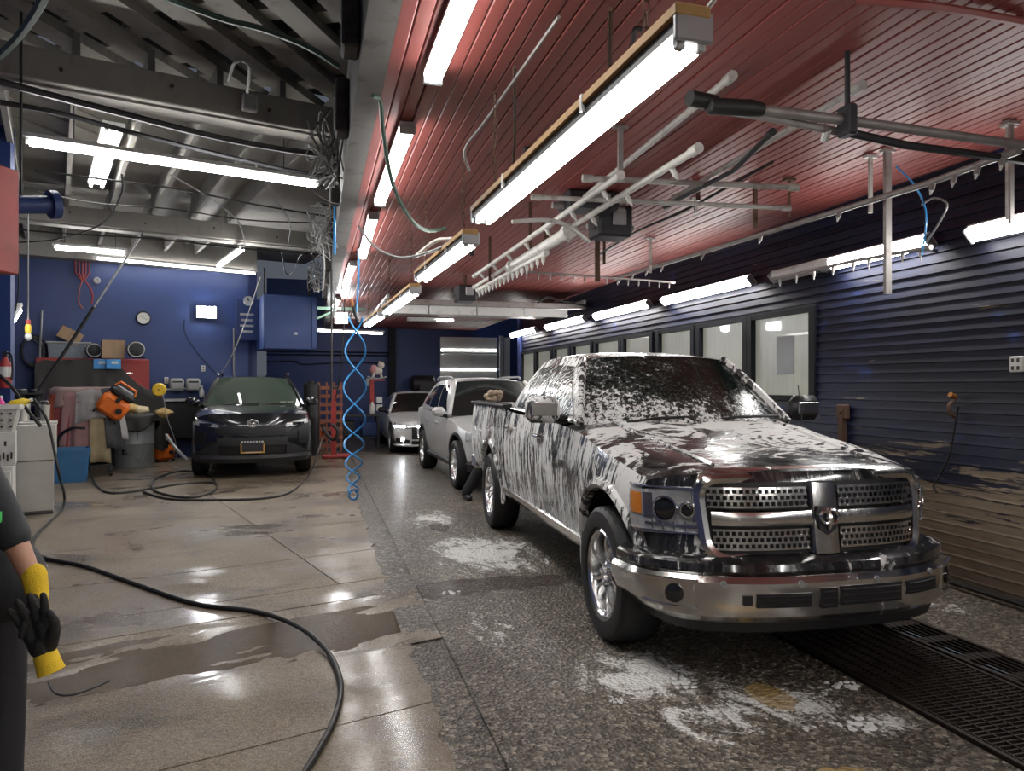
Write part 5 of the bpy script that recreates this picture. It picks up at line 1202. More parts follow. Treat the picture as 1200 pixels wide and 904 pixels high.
# red tool chest with things standing on it
c = at(110, 470, 15.28); zt_ = at(110, 420, 15.0).z
tc = thing('tool_chest', 'wide red steel tool chest behind the black tarp', 'cabinet', (c.x, c.y, 0), GA); hw_ = 1.02
one('body', M['red_paint'], tc, lambda m: m.box((0, 0, zt_/2), (2*hw_, .4, zt_), bev=.015))
for k in range(5): d = one('drawer', M['red_paint'], tc, lambda m: m.box((.1, -.205, .3+k*.36), (1.7, .02, .33), bev=.005)); one('handle', M['chrome'], d, lambda m: m.box((.1, -.225, .42+k*.36), (1.2, .02, .02)))
one('side_plate', M['red_paint'], tc, lambda m: m.box((hw_-.28, -.22, zt_-.33), (.56, .02, .6), bev=.006))
def on_chest(u, v): q = at(u, v, 15.1); return q
# clear storage bin with lid
b0, b1 = at(59, 423, 15.05), at(102, 404, 15.05); wbin = (b1-b0).length
t = thing('storage_bin', 'clear plastic storage bin on the red tool chest', 'bin', tuple(((b0+b1)/2).xy)+(zt_,), GA); hb = b1.z-b0.z
M['clear'] = pm('cloudy_clear_plastic', (.20, .24, .28), .25, 0, .2, coat=.5)
one('tub', M['clear'], t, lambda m: m.add([(x*(.34+.03*k), y*(.2+.02*k), k*hb*.9) for k in (0, 1) for x, y in ((-1, -1), (1, -1), (1, 1), (-1, 1))], [(0, 1, 2, 3), (0, 1, 5, 4), (1, 2, 6, 5), (2, 3, 7, 6), (3, 0, 4, 7)]))
one('lid', M['grey_plastic'], t, lambda m: m.box((0, 0, hb*.93), (.80, .48, .04), bev=.012)); one('contents', M['red_paint'], t, lambda m: m.box((.12, -.17, .06), (.26, .06, .09), bev=.02))
def carton(name, u, v, D, d, label, rot):
    q = at(u, v, D); t = thing(name, label, 'box', tuple(q), GA); t.rotation_euler = rot
    one('carton', M['card'], t, lambda m: m.box((0, 0, 0), d, bev=.006)); one('tape', pm('brown_tape', (.34, .23, .13), .4), t, lambda m: m.box((0, -d[1]/2-.001, 0), (.045, .004, d[2]*.98)))
    for s in (-1, 1): one('flap', M['card'], t, lambda m: m.box((s*d[0]*.25, 0, d[2]/2+.006), (d[0]*.49, d[1], .008)))
    return t
carton('cardboard_box', 82, 394, 15.0, (.42, .3, .24), 'tilted open cardboard box lying on the clear storage bin', (0, R(28), GA))
carton('cardboard_box', 132.5, 410, 15.0, (.42, .32, .36), 'upright square cardboard box on the red tool chest', (0, 0, GA))
for u, v, r_, lb in ((110, 411, .15, 'black wheel blower between bin and cardboard box'), (159, 410, .17, 'black drum blower at the right end of the tool chest')):
    q = at(u, v, 15.0); t = thing('drum_blower', lb, 'blower', tuple(q), GA)
    one('drum', M['black_plastic'], t, lambda m: m.lathe([(r_*.7, -.12), (r_, -.1), (r_, .1), (r_*.75, .12), (r_*.7, .06), (.02, .05)], 24, 'Y'), smooth=True)
    for k in range(6): a = k*math.pi/3; one('blade', M['dark_steel'], t, lambda m: m.bar((.02*math.cos(a), -.12, .02*math.sin(a)), (r_*.68*math.cos(a), -.12, r_*.68*math.sin(a)), .03, .012))
    one('rim', M['galv'], t, lambda m: m.tube([(r_*.86*math.cos(2*math.pi*k/24), -.118, r_*.86*math.sin(2*math.pi*k/24)) for k in range(24)], .012, 6, closed=True), smooth=True)
    one('base', M['black_plastic'], t, lambda m: m.box((.05, 0, -r_*.9), (r_*1.5, .2, r_*.25), bev=.02))
for u, lb, w_ in ((118, 'blue carton with white print under the cardboard box', .26), (133, 'second blue carton beside the red panel', .26)):
    q = at(u, 427, 14.72); t = thing('blue_carton', lb, 'box', (q.x, q.y, q.z), GA); one('carton', M['cable_blue'], t, lambda m: m.box((0, 0, 0), (w_, .08, .2), bev=.008)); one('print', M['white_metal'], t, lambda m: m.box((.02, -.042, .03), (w_*.45, .003, .05)))
# black tarp over the machine
M['tarp'] = pm('black_tarp', (.022, .020, .018), .6, 0, .3, 3, .3, 9)
q = at(122, 500, 14.9); zt1 = at(110, 424, 14.9).z
def tarpf(m):
    rnd = random.Random(4); n = 60; prof = []
    top = [(-1.18, zt1-.08), (-1.0, zt1), (-.1, zt1+.02), (.15, zt1-.03), (.42, zt1-.28), (.75, zt1-.55), (1.06, zt1-.72), (1.09, zt1-.8)]
    f = interp(top); rows = []
    for i in range(n+1):
        x = -1.18+2.27*i/n; zt = f(x); r = []
        for j in range(12):
            if j < 4: y = .18-.35*j/3; z = zt+.02*math.sin(x*9+y*7)
            else:
                k = (j-3)/8; y = -.17-.10*k-.03*k*math.sin(x*16+2*math.sin(x*5)); z = zt-(zt-.35-.12*math.sin(x*4))*k
            r.append((x, y, z))
        rows.append(r)
    m.grid(rows)
    r0 = rows[-1]; m.grid([r0, [(1.12, y+.05, max(.35, z-1.2)) for x, y, z in r0]])
tp = one('tarp', M['tarp'], None, tarpf, smooth=True, angle=80); tp.location = (q.x, q.y, 0); tp.rotation_euler = (0, 0, GA); tag(tp, 'large black tarp draped over a bulky machine', 'tarp')
mch = thing('covered_machine', 'bulky dark machine hidden beneath the black tarp', 'machine', (q.x, q.y, 0), GA); one('body', M['dark_steel'], mch, lambda m: m.box((-.3, .0, .75), (1.5, .26, 1.5), bev=.03)); one('foot', M['dark_steel'], mch, lambda m: m.box((.55, .0, .5), (.5, .24, 1.0), bev=.03))
# grey barrel with cloth and rags
g = ground(156, 548); bh = at(156, 489, 13.9).z; br_ = .37
t = thing('waste_barrel', 'grey metal waste barrel under a dark cloth', 'barrel', (g.x, g.y+.1, 0))
M['barrel'] = pm('grey_barrel', (.30, .33, .34), .4, .2, .12, 4, dirt=(.12, .12, .12))
one('drum', M['barrel'], t, lambda m: m.lathe([(br_*.93, 0), (br_*.95, .04), (br_*.955, bh*.45), (br_*.985, bh*.47), (br_*.96, bh*.5), (br_, bh*.97), (br_*1.03, bh), (br_*.97, bh), (br_*.9, .06)], 36), smooth=True)
one('handle', M['barrel'], t, lambda m: m.box((.14, -br_*.98, bh*.72), (.03, .03, .3)))
drape('cloth', M['tarp'], (g.x, g.y+.1), .40, .40, bh+.03, bh-.20, 7, .06, label='dark cloth over the rim of the grey barrel', seed=3, sq=2, hem=.10)
M['rag'] = pm('yellow_rag', (.66, .47, .20), .85, 0, .3, 9)
M['rag2'] = pm('orange_rag', (.75, .27, .05), .85, 0, .25, 9); M['rag3'] = pm('cream_rag', (.68, .60, .40), .85, 0, .2, 9)
def rag(p, s_, mat, label, seed):
    rnd = random.Random(seed); m = MB(); rows = []
    for i in range(9):
        t_ = math.pi*i/8; rows.append([(p[0]+s_*math.sin(t_)*math.cos(2*math.pi*j/14)*(1+rnd.uniform(-.4, .4)), p[1]+s_*.8*math.sin(t_)*math.sin(2*math.pi*j/14)*(1+rnd.uniform(-.2, .2)), p[2]-s_*.5*math.cos(t_)*(1+rnd.uniform(-.5, .5))) for j in range(14)])
    m.grid(rows, wrap=True); return tag(m.build('rag', mat, None, smooth=True, angle=80), label, 'rag', 'rags on the barrel')
for k, (u, v, s_, mt, lb) in enumerate(((136, 479, .16, 'rag3', 'cream rag at the left of the barrel top'), (146, 477, .15, 'rag2', 'orange rag in the middle of the barrel top'), (156, 479, .15, 'rag', 'yellow rag on the barrel top'), (166, 481, .13, 'rag3', 'pale yellow rag at the right of the barrel top'), (192, 484, .15, 'rag', 'yellow rag on the shelf behind the barrel'))):
    q = at(u, v, 13.75 if k < 4 else 14.5); rag((q.x, q.y, q.z), s_, M[mt], lb, 20+k)
# shop vacuum: tilted on the barrel and one on the floor each side
def vac(loc, rot, s_, label, hose=True):
    t = thing('shop_vacuum', label, 'vacuum', loc); t.rotation_euler = rot; t.scale = (s_,)*3
    one('tank', M['orange'], t, lambda m: m.box((0, 0, .2), (.42, .38, .32), bev=.06), smooth=True); one('motor_head', M['black_plastic'], t, lambda m: m.box((0, 0, .42), (.38, .34, .16), bev=.06), smooth=True)
    one('handle', M['orange'], t, lambda m: m.tube([(-.16, 0, .48), (-.13, 0, .56), (.13, 0, .56), (.16, 0, .48)], .018, 8), smooth=True)
    one('latch', M['black_plastic'], t, lambda m: m.box((0, -.2, .34), (.06, .03, .09))); one('port', M['black_plastic'], t, lambda m: m.cyl((.1, -.18, .2), (.1, -.25, .2), .045, 12))
    for sx in (-1, 1):
        for sy in (-1, 1): one('caster', M['black_rubber'], t, lambda m: m.cyl((sx*.17-.015, sy*.15, .035), (sx*.17+.015, sy*.15, .035), .035, 10), smooth=True)
    return t
q = at(122, 484, 12.9); vac((q.x, q.y, q.z-.06), (R(8), R(36), GA), 1.15, 'orange and black shop vacuum tilted above the towels')
g = ground(190, 541); vac((g.x, g.y, 0), (0, 0, GA+.3), 1.0, 'orange shop vacuum on the floor left of the dark SUV')
g = ground(375, 519); vac((g.x, g.y, 0), (0, 0, .4), .95, 'orange shop vacuum on the floor right of the dark SUV')
# towel cart
g = ground(92, 560); ct = thing('towel_cart', 'black wheeled cart under a heap of towels', 'cart', (g.x, g.y+.25, 0), GA); ch = at(92, 458, 13.2).z
for sx in (-1, 1):
    for sy in (-1, 1): one('post', M['dark_steel'], ct, lambda m: m.box((sx*.42, sy*.25, ch/2), (.03, .03, ch-.06))); one('caster', M['black_rubber'], ct, lambda m: m.cyl((sx*.42-.02, sy*.25, .05), (sx*.42+.02, sy*.25, .05), .05, 12), smooth=True)
for z in (.2, .8, ch-.06): one('shelf', M['dark_steel'], ct, lambda m: m.box((0, 0, z), (.86, .52, .025)))
one('load', M['black_plastic'], ct, lambda m: m.box((.05, 0, .45), (.7, .45, .46), bev=.05))
tw = [('maroon_towel', (.22, .05, .05), 2.95, 4.35, 'dusky red towel hanging at the left of the cart', .45, .52), ('orange_red_towel', (.42, .10, .05), 3.3, 3.95, 'orange-red towel on the upper left of the cart', .75, .54), ('mauve_towel', (.26, .14, .14), 4.15, 4.95, 'mauve towel in the middle of the cart', .42, .53), ('grey_towel', (.26, .25, .25), 4.5, 5.2, 'pale grey towel over the top of the cart', .95, .55), ('sand_towel', (.30, .24, .14), 4.85, 5.35, 'sand-coloured towel with stripes hanging low', .18, .55), ('charcoal_towel', (.05, .05, .055), 5.2, 6.5, 'charcoal towel hanging at the right of the cart', .42, .57), ('white_towel', (.34, .33, .33), 5.6, 6.2, 'whitish towel slipping down the right of the cart', .72, .60)]
for k, (nm, col, a0, a1, lb, zh, rx) in enumerate(tw):
    o = drape('towel', pm(nm, col, .9, 0, .35, 5, .3, 60, dirt=tuple(x*.4 for x in col), ds=4), (g.x, g.y+.25), rx*.95, .34+k*.006, ch+.01+.004*k, zh, 14, .05, a0, a1, lb, 'towel', GA, seed=30+k, flare=.22, hem=.09); o['group'] = 'towels on the cart'
o = drape('towel', pm('dusty_top_towel', (.28, .20, .19), .9, 0, .3, 4, .3, 50), (g.x, g.y+.25), .50, .33, ch+.05, ch-.22, 12, .06, label='dusty pink towel spread over the cart top', cat='towel', rz=GA, seed=44); o['group'] = 'towels on the cart'
# blue tote
g = ground(76, 566); t = thing('blue_tote', 'blue plastic tote standing on the floor before the towels', 'tote', (g.x, g.y+.15, 0), GA); M['tote'] = pm('blue_tote_plastic', (.03, .13, .28), .45, 0, .12)
def tub(m, w0, w1, d0, d1, h):
    lv = [(w0, d0, 0), (w1, d1, h), (w1+.03, d1+.03, h), (w1+.03, d1+.03, h-.05), (w1+.005, d1+.005, h-.05)]
    rows = [[(x*w/2, y*d/2, z) for x, y in ((-1, -.85), (-.9, -1), (.9, -1), (1, -.85), (1, .85), (.9, 1), (-.9, 1), (-1, .85))] for w, d, z in [(w1-.02, d1-.02, h), (w0-.02, d0-.02, .02)]]
    rows = rows[::-1]; m.grid(rows, wrap=True)
    rows = [[(x*w/2, y*d/2, z) for x, y in ((-1, -.85), (-.9, -1), (.9, -1), (1, -.85), (1, .85), (.9, 1), (-.9, 1), (-1, .85))] for w, d, z in ((w0, d0, 0), (w1, d1, h-.05), (w1+.04, d1+.04, h-.05), (w1+.04, d1+.04, h), (w1-.02, d1-.02, h))]
    m.grid(rows, wrap=True); m.add(rows[0], [tuple(range(8))])
one('tub', M['tote'], t, lambda m: tub(m, .54, .62, .38, .44, .56)); one('rib', M['tote'], t, lambda m: m.box((0, -.205, .36), (.56, .02, .02)))
# blue spiral hose lying on end beside the tote
def helix(c, r_, z0, z1, turns, n=14, ph=0.0, taper=None):
    k = int(turns*n); return [Vector((c[0]+(r_ if taper is None else taper(i/k))*math.cos(2*math.pi*i/n+ph), c[1]+(r_ if taper is None else taper(i/k))*math.sin(2*math.pi*i/n+ph), z0+(z1-z0)*i/k)) for i in range(k+1)]
g = ground(56, 566); o = one('coil_hose', M['cable_blue'], None, lambda m: m.tube(helix((g.x+.02, g.y-.05), .07, .05, .62, 12), .014, 6), smooth=True); tag(o, 'blue spiral hose standing at the left side of the tote', 'hose')
# stainless cabinet
g = ground(34, 605); t = thing('steel_cabinet', 'tall brushed steel cabinet at the left behind the worker', 'cabinet', (g.x-.05, g.y+.3, 0), GA); sh = at(35, 497, 8.9).z
one('body', M['steel'], t, lambda m: m.box((0, 0, sh*.30), (.44, .5, sh*.58), bev=.008)); one('door', M['steel'], t, lambda m: m.box((.0, -.02, sh*.79), (.50, .56, sh*.40), bev=.01)); one('top', M['steel'], t, lambda m: m.box((0, 0, sh+.0), (.52, .58, .03), bev=.008)); one('foot_rail', M['dark_steel'], t, lambda m: m.box((0, -.1, .02), (.42, .3, .05)))
for k, (dx, r_, h_, lb) in enumerate(((-.12, .09, .22, 'steel bucket on the brushed steel cabinet'), (.12, .06, .20, 'small steel tin on the brushed steel cabinet'))):
    q = Vector((g.x-.05, g.y+.3, sh+.016))+E1*dx+E2*.1; t = thing('steel_pail', lb, 'pail', tuple(q)); one('pail_body', M['steel'], t, lambda m: m.lathe([(r_*.85, 0), (r_, h_), (r_*1.05, h_), (r_*.95, h_-.01), (r_*.8, .01)], 20), smooth=True); one('pail_handle', M['galv'], t, lambda m: m.tube([(-r_, 0, h_-.02), (-r_*.7, -.03, h_+.05), (r_*.7, -.03, h_+.05), (r_, 0, h_-.02)], .005, 6), smooth=True)
# white chest, carton and basket at the left edge
M['white_plastic'] = pm('white_plastic', (.58, .58, .55), .45, 0, .08, 5, dirt=(.3, .27, .22))
q = at(0, 545, 8.0); zb0, zb1, zb2 = at(0, 545, 8.0).z, at(0, 506, 8.0).z, at(0, 474, 8.0).z
t = thing('plastic_drawer_unit', 'white drawer unit carrying the carton at the left edge', 'drawer unit', (q.x-.12, q.y, 0), GA); one('case', M['white_plastic'], t, lambda m: m.box((0, 0, zb0/2), (.5, .42, zb0), bev=.015))
for k in range(2): d = one('drawer', M['white_plastic'], t, lambda m: m.box((0, -.215, zb0*(.27+.46*k)), (.44, .02, zb0*.4), bev=.006)); one('pull', M['grey_plastic'], d, lambda m: m.box((0, -.23, zb0*(.27+.46*k)), (.12, .015, .02)))
t = thing('white_carton', 'white carton with black print below the basket', 'box', (q.x-.12, q.y, zb0), GA); one('carton', M['white_plastic'], t, lambda m: m.box((0, 0, (zb1-zb0)/2), (.52, .40, zb1-zb0), bev=.006))
stuff(one('print', M['black_plastic'], t, lambda m: [m.box((.12+k*.035, -.203, .09+.02*(k % 2)), (.018, .004, .07)) for k in range(4)]+[m.box((.17, -.203, .24), (.02, .004, .05))]))
t = thing('laundry_basket', 'white perforated basket of bottles at the left edge', 'basket', (q.x-.10, q.y, zb1), GA); hb = zb2-zb1; one('tub', M['white_plastic'], t, lambda m: tub(m, .46, .58, .36, .46, hb))
one('hole', M['black_plastic'], t, lambda m: [m.box((-.2+.08*k, -.20-.018*j, .06+.07*j), (.02, .02, .02)) for k in range(6) for j in range(3)])
for k, (dx, col, lb) in enumerate(((.10, (.72, .05, .30), 'pink bottle in the white basket'), (.0, (.60, .20, .35), 'rose bottle in the white basket'), (.18, (.75, .55, .03), 'yellow bottle lying in the white basket'), (-.1, (.6, .3, .2), 'orange bottle in the white basket'))):
    p = Vector((q.x-.10, q.y, zb1+hb-.13))+E1*dx; t = thing('bottle', lb, 'bottle', tuple(p), group='bottles in the basket'); mt = pm('bottle_%d' % k, col, .4)
    one('bottle_body', mt, t, lambda m: m.lathe([(.035, 0), (.042, .02), (.042, .14), (.018, .18), (.018, .20)], 14), smooth=True); one('cap', M['white_plastic'], t, lambda m: m.cyl((0, 0, .195), (0, 0, .225), .02, 10))
    if k == 2: t.rotation_euler = (0, R(75), .3); t.location.z += .12
# shelves of small dark goods behind the cabinet
q = at(26, 480, 13.2); t = thing('parts_rack', 'dark rack of greasy parts left of the tarp', 'rack', (q.x, q.y, 0), GA)
for z in (.25, .75, 1.25, 1.45): one('shelf', M['dark_steel'], t, lambda m: m.box((0, 0, z), (.75, .4, .03)))
for sx in (-1, 1): one('upright', M['dark_steel'], t, lambda m: m.box((sx*.36, -.18, .75), (.03, .03, 1.5)))
rnd = random.Random(9)
for k in range(9):
    z = (.27, .77, 1.27)[k % 3]; s_ = rnd.uniform(.12, .2); p = t.location+E1*(-.24+.24*(k//3)+rnd.uniform(-.05, .05))+Vector((0, 0, z)); col = rnd.choice(((.08, .06, .05), (.03, .03, .035), (.16, .09, .04), (.05, .05, .06)))
    b = thing('parts_can', 'dusty %s on the %s shelf of the dark rack' % (('left part tin', 'middle part tin', 'right part tin')[k//3], ('lowest', 'middle', 'top')[k % 3]), 'tin', tuple(p)); one('tin_body', pm('tin_%d' % k, col, .5), b, lambda m: m.lathe([(s_*.5, 0), (s_*.52, s_*1.2), (s_*.4, s_*1.3)], 14), smooth=True); one('tin_lid', M['galv'], b, lambda m: m.cyl((0, 0, s_*1.29), (0, 0, s_*1.36), s_*.42, 12))
# ------------------------------------------------------------ on the blue wall
q = PW(168, 373, .04); t = thing('wall_clock', 'round white wall clock with a dark rim on the blue wall', 'clock', tuple(q), GA)
one('rim', M['black_plastic'], t, lambda m: m.lathe([(.145, 0), (.15, -.03), (.135, -.045), (.125, -.03), (.12, -.006)], 32, 'Y'), smooth=True); one('dial', pm('dial', (.70, .70, .66), .5), t, lambda m: m.cyl((0, -.012, 0), (0, -.028, 0), .13, 28))
one('hour_hand', M['black_plastic'], t, lambda m: m.bar((0, -.032, 0), (-.055, -.032, .035), .012, .004)); one('minute_hand', M['black_plastic'], t, lambda m: m.bar((0, -.034, 0), (.085, -.034, -.045), .008, .004))
one('hour_mark', M['black_plastic'], t, lambda m: [m.bar((.108*math.cos(k*math.pi/6), -.030, .108*math.sin(k*math.pi/6)), (.122*math.cos(k*math.pi/6), -.030, .122*math.sin(k*math.pi/6)), .006, .003) for k in range(12)])
q = PW(97, 306, .1); t = thing('rope_hook', 'red rope coil looped on a hook high on the blue wall', 'rope', tuple(q), GA)
one('hook', M['dark_steel'], t, lambda m: m.box((0, .03, .0), (.3, .06, .04)))
for k in range(5): one('strand', pm('faded_red_rope', (.30, .06, .05), .7), t, lambda m: m.tube([(-.14+k*.065, 0, 0), (-.13+k*.06, -.01, -.25), (-.02+k*.01, -.02, -.42)], .016, 6), smooth=True)
one('loop', pm('pink_rope', (.42, .12, .11), .7), t, lambda m: m.tube(spline([(0, -.02, -.38), (-.06, -.02, -.6), (-.08, -.02, -.85), (0, -.02, -1.0)]), .015, 6), smooth=True); one('loop', M['red_paint'], t, lambda m: m.tube(spline([(.0, -.02, -.38), (.13, -.02, -.55), (.18, -.02, -.75), (.15, -.02, -.9)]), .018, 6), smooth=True)
q = PW(113.5, 329, .03); o = one('vent_cap', M['grey_plastic'], None, lambda m: m.lathe([(.07, 0), (.07, -.03), (.04, -.04), (.035, -.02)], 18, 'Y')); o.location = q; o.rotation_euler = (0, 0, GA); tag(o, 'small grey round vent on the blue wall by the red rope', 'vent')
# coiled hose, pole, cord at the left
q = PW(36, 412, .1); t = thing('hose_coil', 'coil of black hose hanging on the blue wall at left', 'hose', tuple(q), GA)
for k in range(4): one('turn', M['black_rubber'] if k % 2 else M['cable_grey'], t, lambda m: m.tube([(.02*k+(.17+.012*k)*math.cos(a), -.03*k, (.26+.02*k)*math.sin(a)) for a in [2*math.pi*i/28 for i in range(28)]], .02, 6, closed=True), smooth=True)
one('hook', M['dark_steel'], t, lambda m: m.box((0, .02, .27), (.08, .14, .04)))
q0, q1 = at(46, 440, 14.6), at(49, 364, 14.9); cable([q0+Vector((0, 0, -1.7)), q0, q1], .022, M['galv'], 'thin steel pole leaning on the wall by the hose coil', 'pole', 'pole')
q = at(33, 375, 9.5); cable([at(33, 250, 9.5), at(33, 310, 9.5), q], .009, M['cable_grey'], 'grey cord hanging from the roof at left', 'cord', 'cord')
t = thing('pendant_switch', 'red and yellow plug hanging on the grey cord', 'plug', tuple(q)); one('collar', M['red_paint'], t, lambda m: m.cyl((0, 0, 0), (0, 0, -.06), .03, 10)); one('grip', M['yellow'], t, lambda m: m.tube([(0, 0, -.06), (0, 0, -.1), (0, 0, -.17)], [.03, .04, .035], 10), smooth=True); one('bulb', M['white_metal'], t, lambda m: m.sphere((0, 0, -.22), (.04, .04, .055)), smooth=True)
q = at(6, 440, 8.6); t = thing('fire_extinguisher', 'fire extinguisher hung on the post at the left edge', 'extinguisher', tuple(q)); one('cylinder', M['red_paint'], t, lambda m: m.lathe([(.06, -.15), (.068, -.13), (.068, .12), (.03, .19), (.022, .22)], 18), smooth=True); one('label_band', M['white_metal'], t, lambda m: m.lathe([(.0695, -.02), (.0695, .1)], 18)); one('valve', M['dark_steel'], t, lambda m: m.box((0, 0, .25), (.05, .05, .06))); one('horn_hose', M['black_rubber'], t, lambda m: m.tube(spline([(0, 0, .26), (.07, -.03, .24), (.09, -.04, .1), (.08, -.03, -.05)]), .012, 6), smooth=True)
la = at(165, 277, 12.4); t = thing('lance', 'long diagonal steel lance with black sleeve hanging from the roof', 'lance', tuple(la)); one('rod', M['galv'], t, lambda m: m.tube([Vector((0, 0, 0)), at(110, 360, 12.2)-la, at(45, 458, 11.8)-la], .018, 8), smooth=True)
one('sleeve', M['black_rubber'], t, lambda m: m.tube([at(110, 360, 12.2)-la, at(78, 409, 12.0)-la, at(45, 458, 11.8)-la], .026, 8), smooth=True); one('hook', M['dark_steel'], t, lambda m: m.tube([Vector((0, 0, 0)), Vector((.02, 0, .03)), Vector((.02, .02, .07))], .012, 6), smooth=True)
# post and red cabinet at the left edge
q = at(8, 400, 8.8); o = thing('steel_post', 'dark blue steel post at the left edge', 'post', (q.x, q.y, 0)); one('shaft', M['blue_paint'], o, lambda m: m.box((0, 0, 2.35), (.12, .12, 4.7))); one('base_plate', M['dark_steel'], o, lambda m: m.box((0, 0, .01), (.26, .26, .02)))
q = at(-16, 255, 5.2); o = thing('red_locker', 'red steel locker panel hung at the upper left edge', 'locker', tuple(q), -.35); zh = (at(0, 190, 5.2).z-at(0, 316, 5.2).z)
one('body', M['red_paint'], o, lambda m: m.box((-.16, 0, 0), (.5, .4, zh), bev=.01)); one('edge_trim', M['white_metal'], o, lambda m: m.box((.095, -.2, 0), (.012, .02, zh))); one('hanger', M['dark_steel'], o, lambda m: m.box((-.1, 0, zh/2+.7), (.05, .05, 1.4)))
q = at(6, 240, 6); e = at(66, 240, 6.3); t = thing('blue_pipe', 'thick navy pipe stub with a flange at the upper left', 'pipe', tuple(q)); d = e-q; one('tube', M['blue_paint'], t, lambda m: m.cyl(-d*.4, d*.9, .075, 16), smooth=True); one('flange', M['blue_paint'], t, lambda m: m.cyl(d*.86, d*1.02, .12, 18), smooth=True); one('hanger', M['dark_steel'], t, lambda m: m.cyl(d*.3, d*.3+Vector((0, 0, 1.6)), .012, 6))
# dispensers, shelf, bottle, cord by the dark SUV
for k, (u, lb) in enumerate(((207, 'left grey paper dispenser on the blue wall'), (226, 'right grey paper dispenser beside the dark SUV'))):
    q = PW(u, 451, .14); t = thing('paper_dispenser', lb, 'dispenser', tuple(q), GA, 'paper dispensers'); one('cover', M['grey_plastic'], t, lambda m: m.box((0, 0, 0), (.29, .22, .28), bev=.035), smooth=True); one('window', M['glass_dark'], t, lambda m: m.box((0, -.112, .06), (.2, .01, .03))); one('slot', M['black_plastic'], t, lambda m: m.box((0, -.09, -.142), (.2, .06, .01)))
q = PW(208, 469, .2); t = thing('wall_shelf', 'steel shelf with dark front below the dispensers', 'shelf', tuple(q), GA); one('board', M['galv'], t, lambda m: m.box((0, 0, 0), (.55, .36, .05))); one('front', M['black_plastic'], t, lambda m: m.box((.12, .05, -.45), (.9, .3, .8), bev=.02))
q = PW(236.5, 466, .25); t = thing('spray_bottle', 'white spray bottle beside the right dispenser', 'bottle', tuple(q)); one('bottle_body', M['white_plastic'], t, lambda m: m.lathe([(.05, 0), (.055, .02), (.055, .14), (.02, .2), (.02, .22)], 14), smooth=True); one('trigger', M['white_plastic'], t, lambda m: m.box((-.02, 0, .245), (.09, .03, .04), bev=.01))
q = at(186.5, 457, 14.3); t = thing('float_ball', 'yellow round reel hanging on a cord above the barrel', 'reel', tuple(q)); one('drum', M['yellow'], t, lambda m: m.lathe([(.001, -.05), (.11, -.05), (.13, -.02), (.13, .02), (.11, .05), (.001, .05)], 22, 'Y'), smooth=True); one('eye', M['black_plastic'], t, lambda m: m.cyl((0, -.06, 0), (0, -.05, 0), .015, 8)); one('mount', M['galv'], t, lambda m: m.bar((0, .04, 0), (.3, 1.3, .02), .03, .03))
cable([at(191, 462, 14.2), at(196, 490, 14.1), at(203, 510, 14.0), at(207, 525, 14.0), at(207, 543, 14)], .008, M['cable_grey'], 'thin grey cord dropping from the yellow reel', 'cord', 'cord')
for u, v, lb in ((195, 446, 'white outlet plate above the shelf'), (238, 432, 'white outlet plate beside the dark SUV roof')):
    q = PW(u, v, .03); t = thing('outlet', lb, 'outlet', tuple(q), GA); one('plate', M['white_plastic'], t, lambda m: m.box((0, 0, 0), (.09, .02, .14), bev=.006)); one('socket', M['black_plastic'], t, lambda m: [m.box((0, -.012, s*.03), (.03, .004, .02)) for s in (-1, 1)])
cable([PW(216, 375, .06), PW(217, 390, .06), PW(230, 412, .06), PW(255, 440, .06)], .008, M['cable'], 'black flex from the floodlight down the blue wall')
cable([at(305, 325, 15), at(285, 385, 14.8), at(270, 420, 14.7), at(256, 442, 14.8)], .010, M['cable_grey'], 'straight pale wire slanting to the dark SUV')
cable([PW(274, 384, .05), PW(274, 412, .05), PW(274, 440, .05)], .02, M['pipe_grey'], 'grey conduit down the corner of the blue wall', 'conduit', 'conduit')
# electrical panel, gauge and hung box near the corner
q = at(290, 375, 16.9); t = thing('electrical_panel', 'dusty grey electrical panel with lettered rows at the wall corner', 'panel', tuple(q), GA); one('panel_board', M['blue_paint'], t, lambda m: m.box((0, 0, 0), (.52, .06, .95), bev=.01))
for k in range(4): one('notice', M['galv'], t, lambda m: m.box((-.02, -.035, .12-.13*k), (.3-.04*(k % 2), .008, .05)))
q = at(291, 353, 16.8); t = thing('gauge_dial', 'round white gauge with dark hand above the electrical panel', 'gauge', tuple(q), GA); one('dial', M['white_metal'], t, lambda m: m.cyl((0, 0, 0), (0, -.03, 0), .11, 22)); one('hand', M['black_plastic'], t, lambda m: m.bar((0, -.034, 0), (-.02, -.034, .07), .03, .004)); one('rim', M['galv'], t, lambda m: m.tube([(.11*math.cos(2*math.pi*k/22), -.03, .11*math.sin(2*math.pi*k/22)) for k in range(22)], .008, 6, closed=True))
q = at(340, 378, 16.5); t = thing('duct_box', 'big dark blue duct box hanging at the girder end', 'duct', tuple(q), .2); one('box', M['blue_paint'], t, lambda m: m.box((0, .6, 0), (1.15, 1.3, 1.22), bev=.02)); one('end_plate', M['blue_paint'], t, lambda m: m.box((.52, -.06, 0), (.1, .05, 1.1))); one('label', M['white_metal'], t, lambda m: m.box((.12, -.055, -.25), (.06, .004, .05))); [one('hanger', M['dark_steel'], t, lambda m: m.box((s*.5, .4, .9), (.04, .04, .7))) for s in (-1, 1)]
# conduits on the far blue wall
for v, lb in ((412, 'upper dark conduit along the far blue wall'), (415.5, 'second dark conduit along the far blue wall')): cable([P(312, v, Y=22.9), P(385, v+.6, Y=22.9), P(456, v+1.5, Y=22.9)], .018, M['frame_dark'], lb, 'conduit', 'conduit')
cable([P(312, 424, Y=22.9), P(345, 423, Y=22.9), P(355, 427, Y=22.9), P(400, 425, Y=22.9), P(456, 426, Y=22.9)], .014, M['cable'], 'sagging cable along the far blue wall')
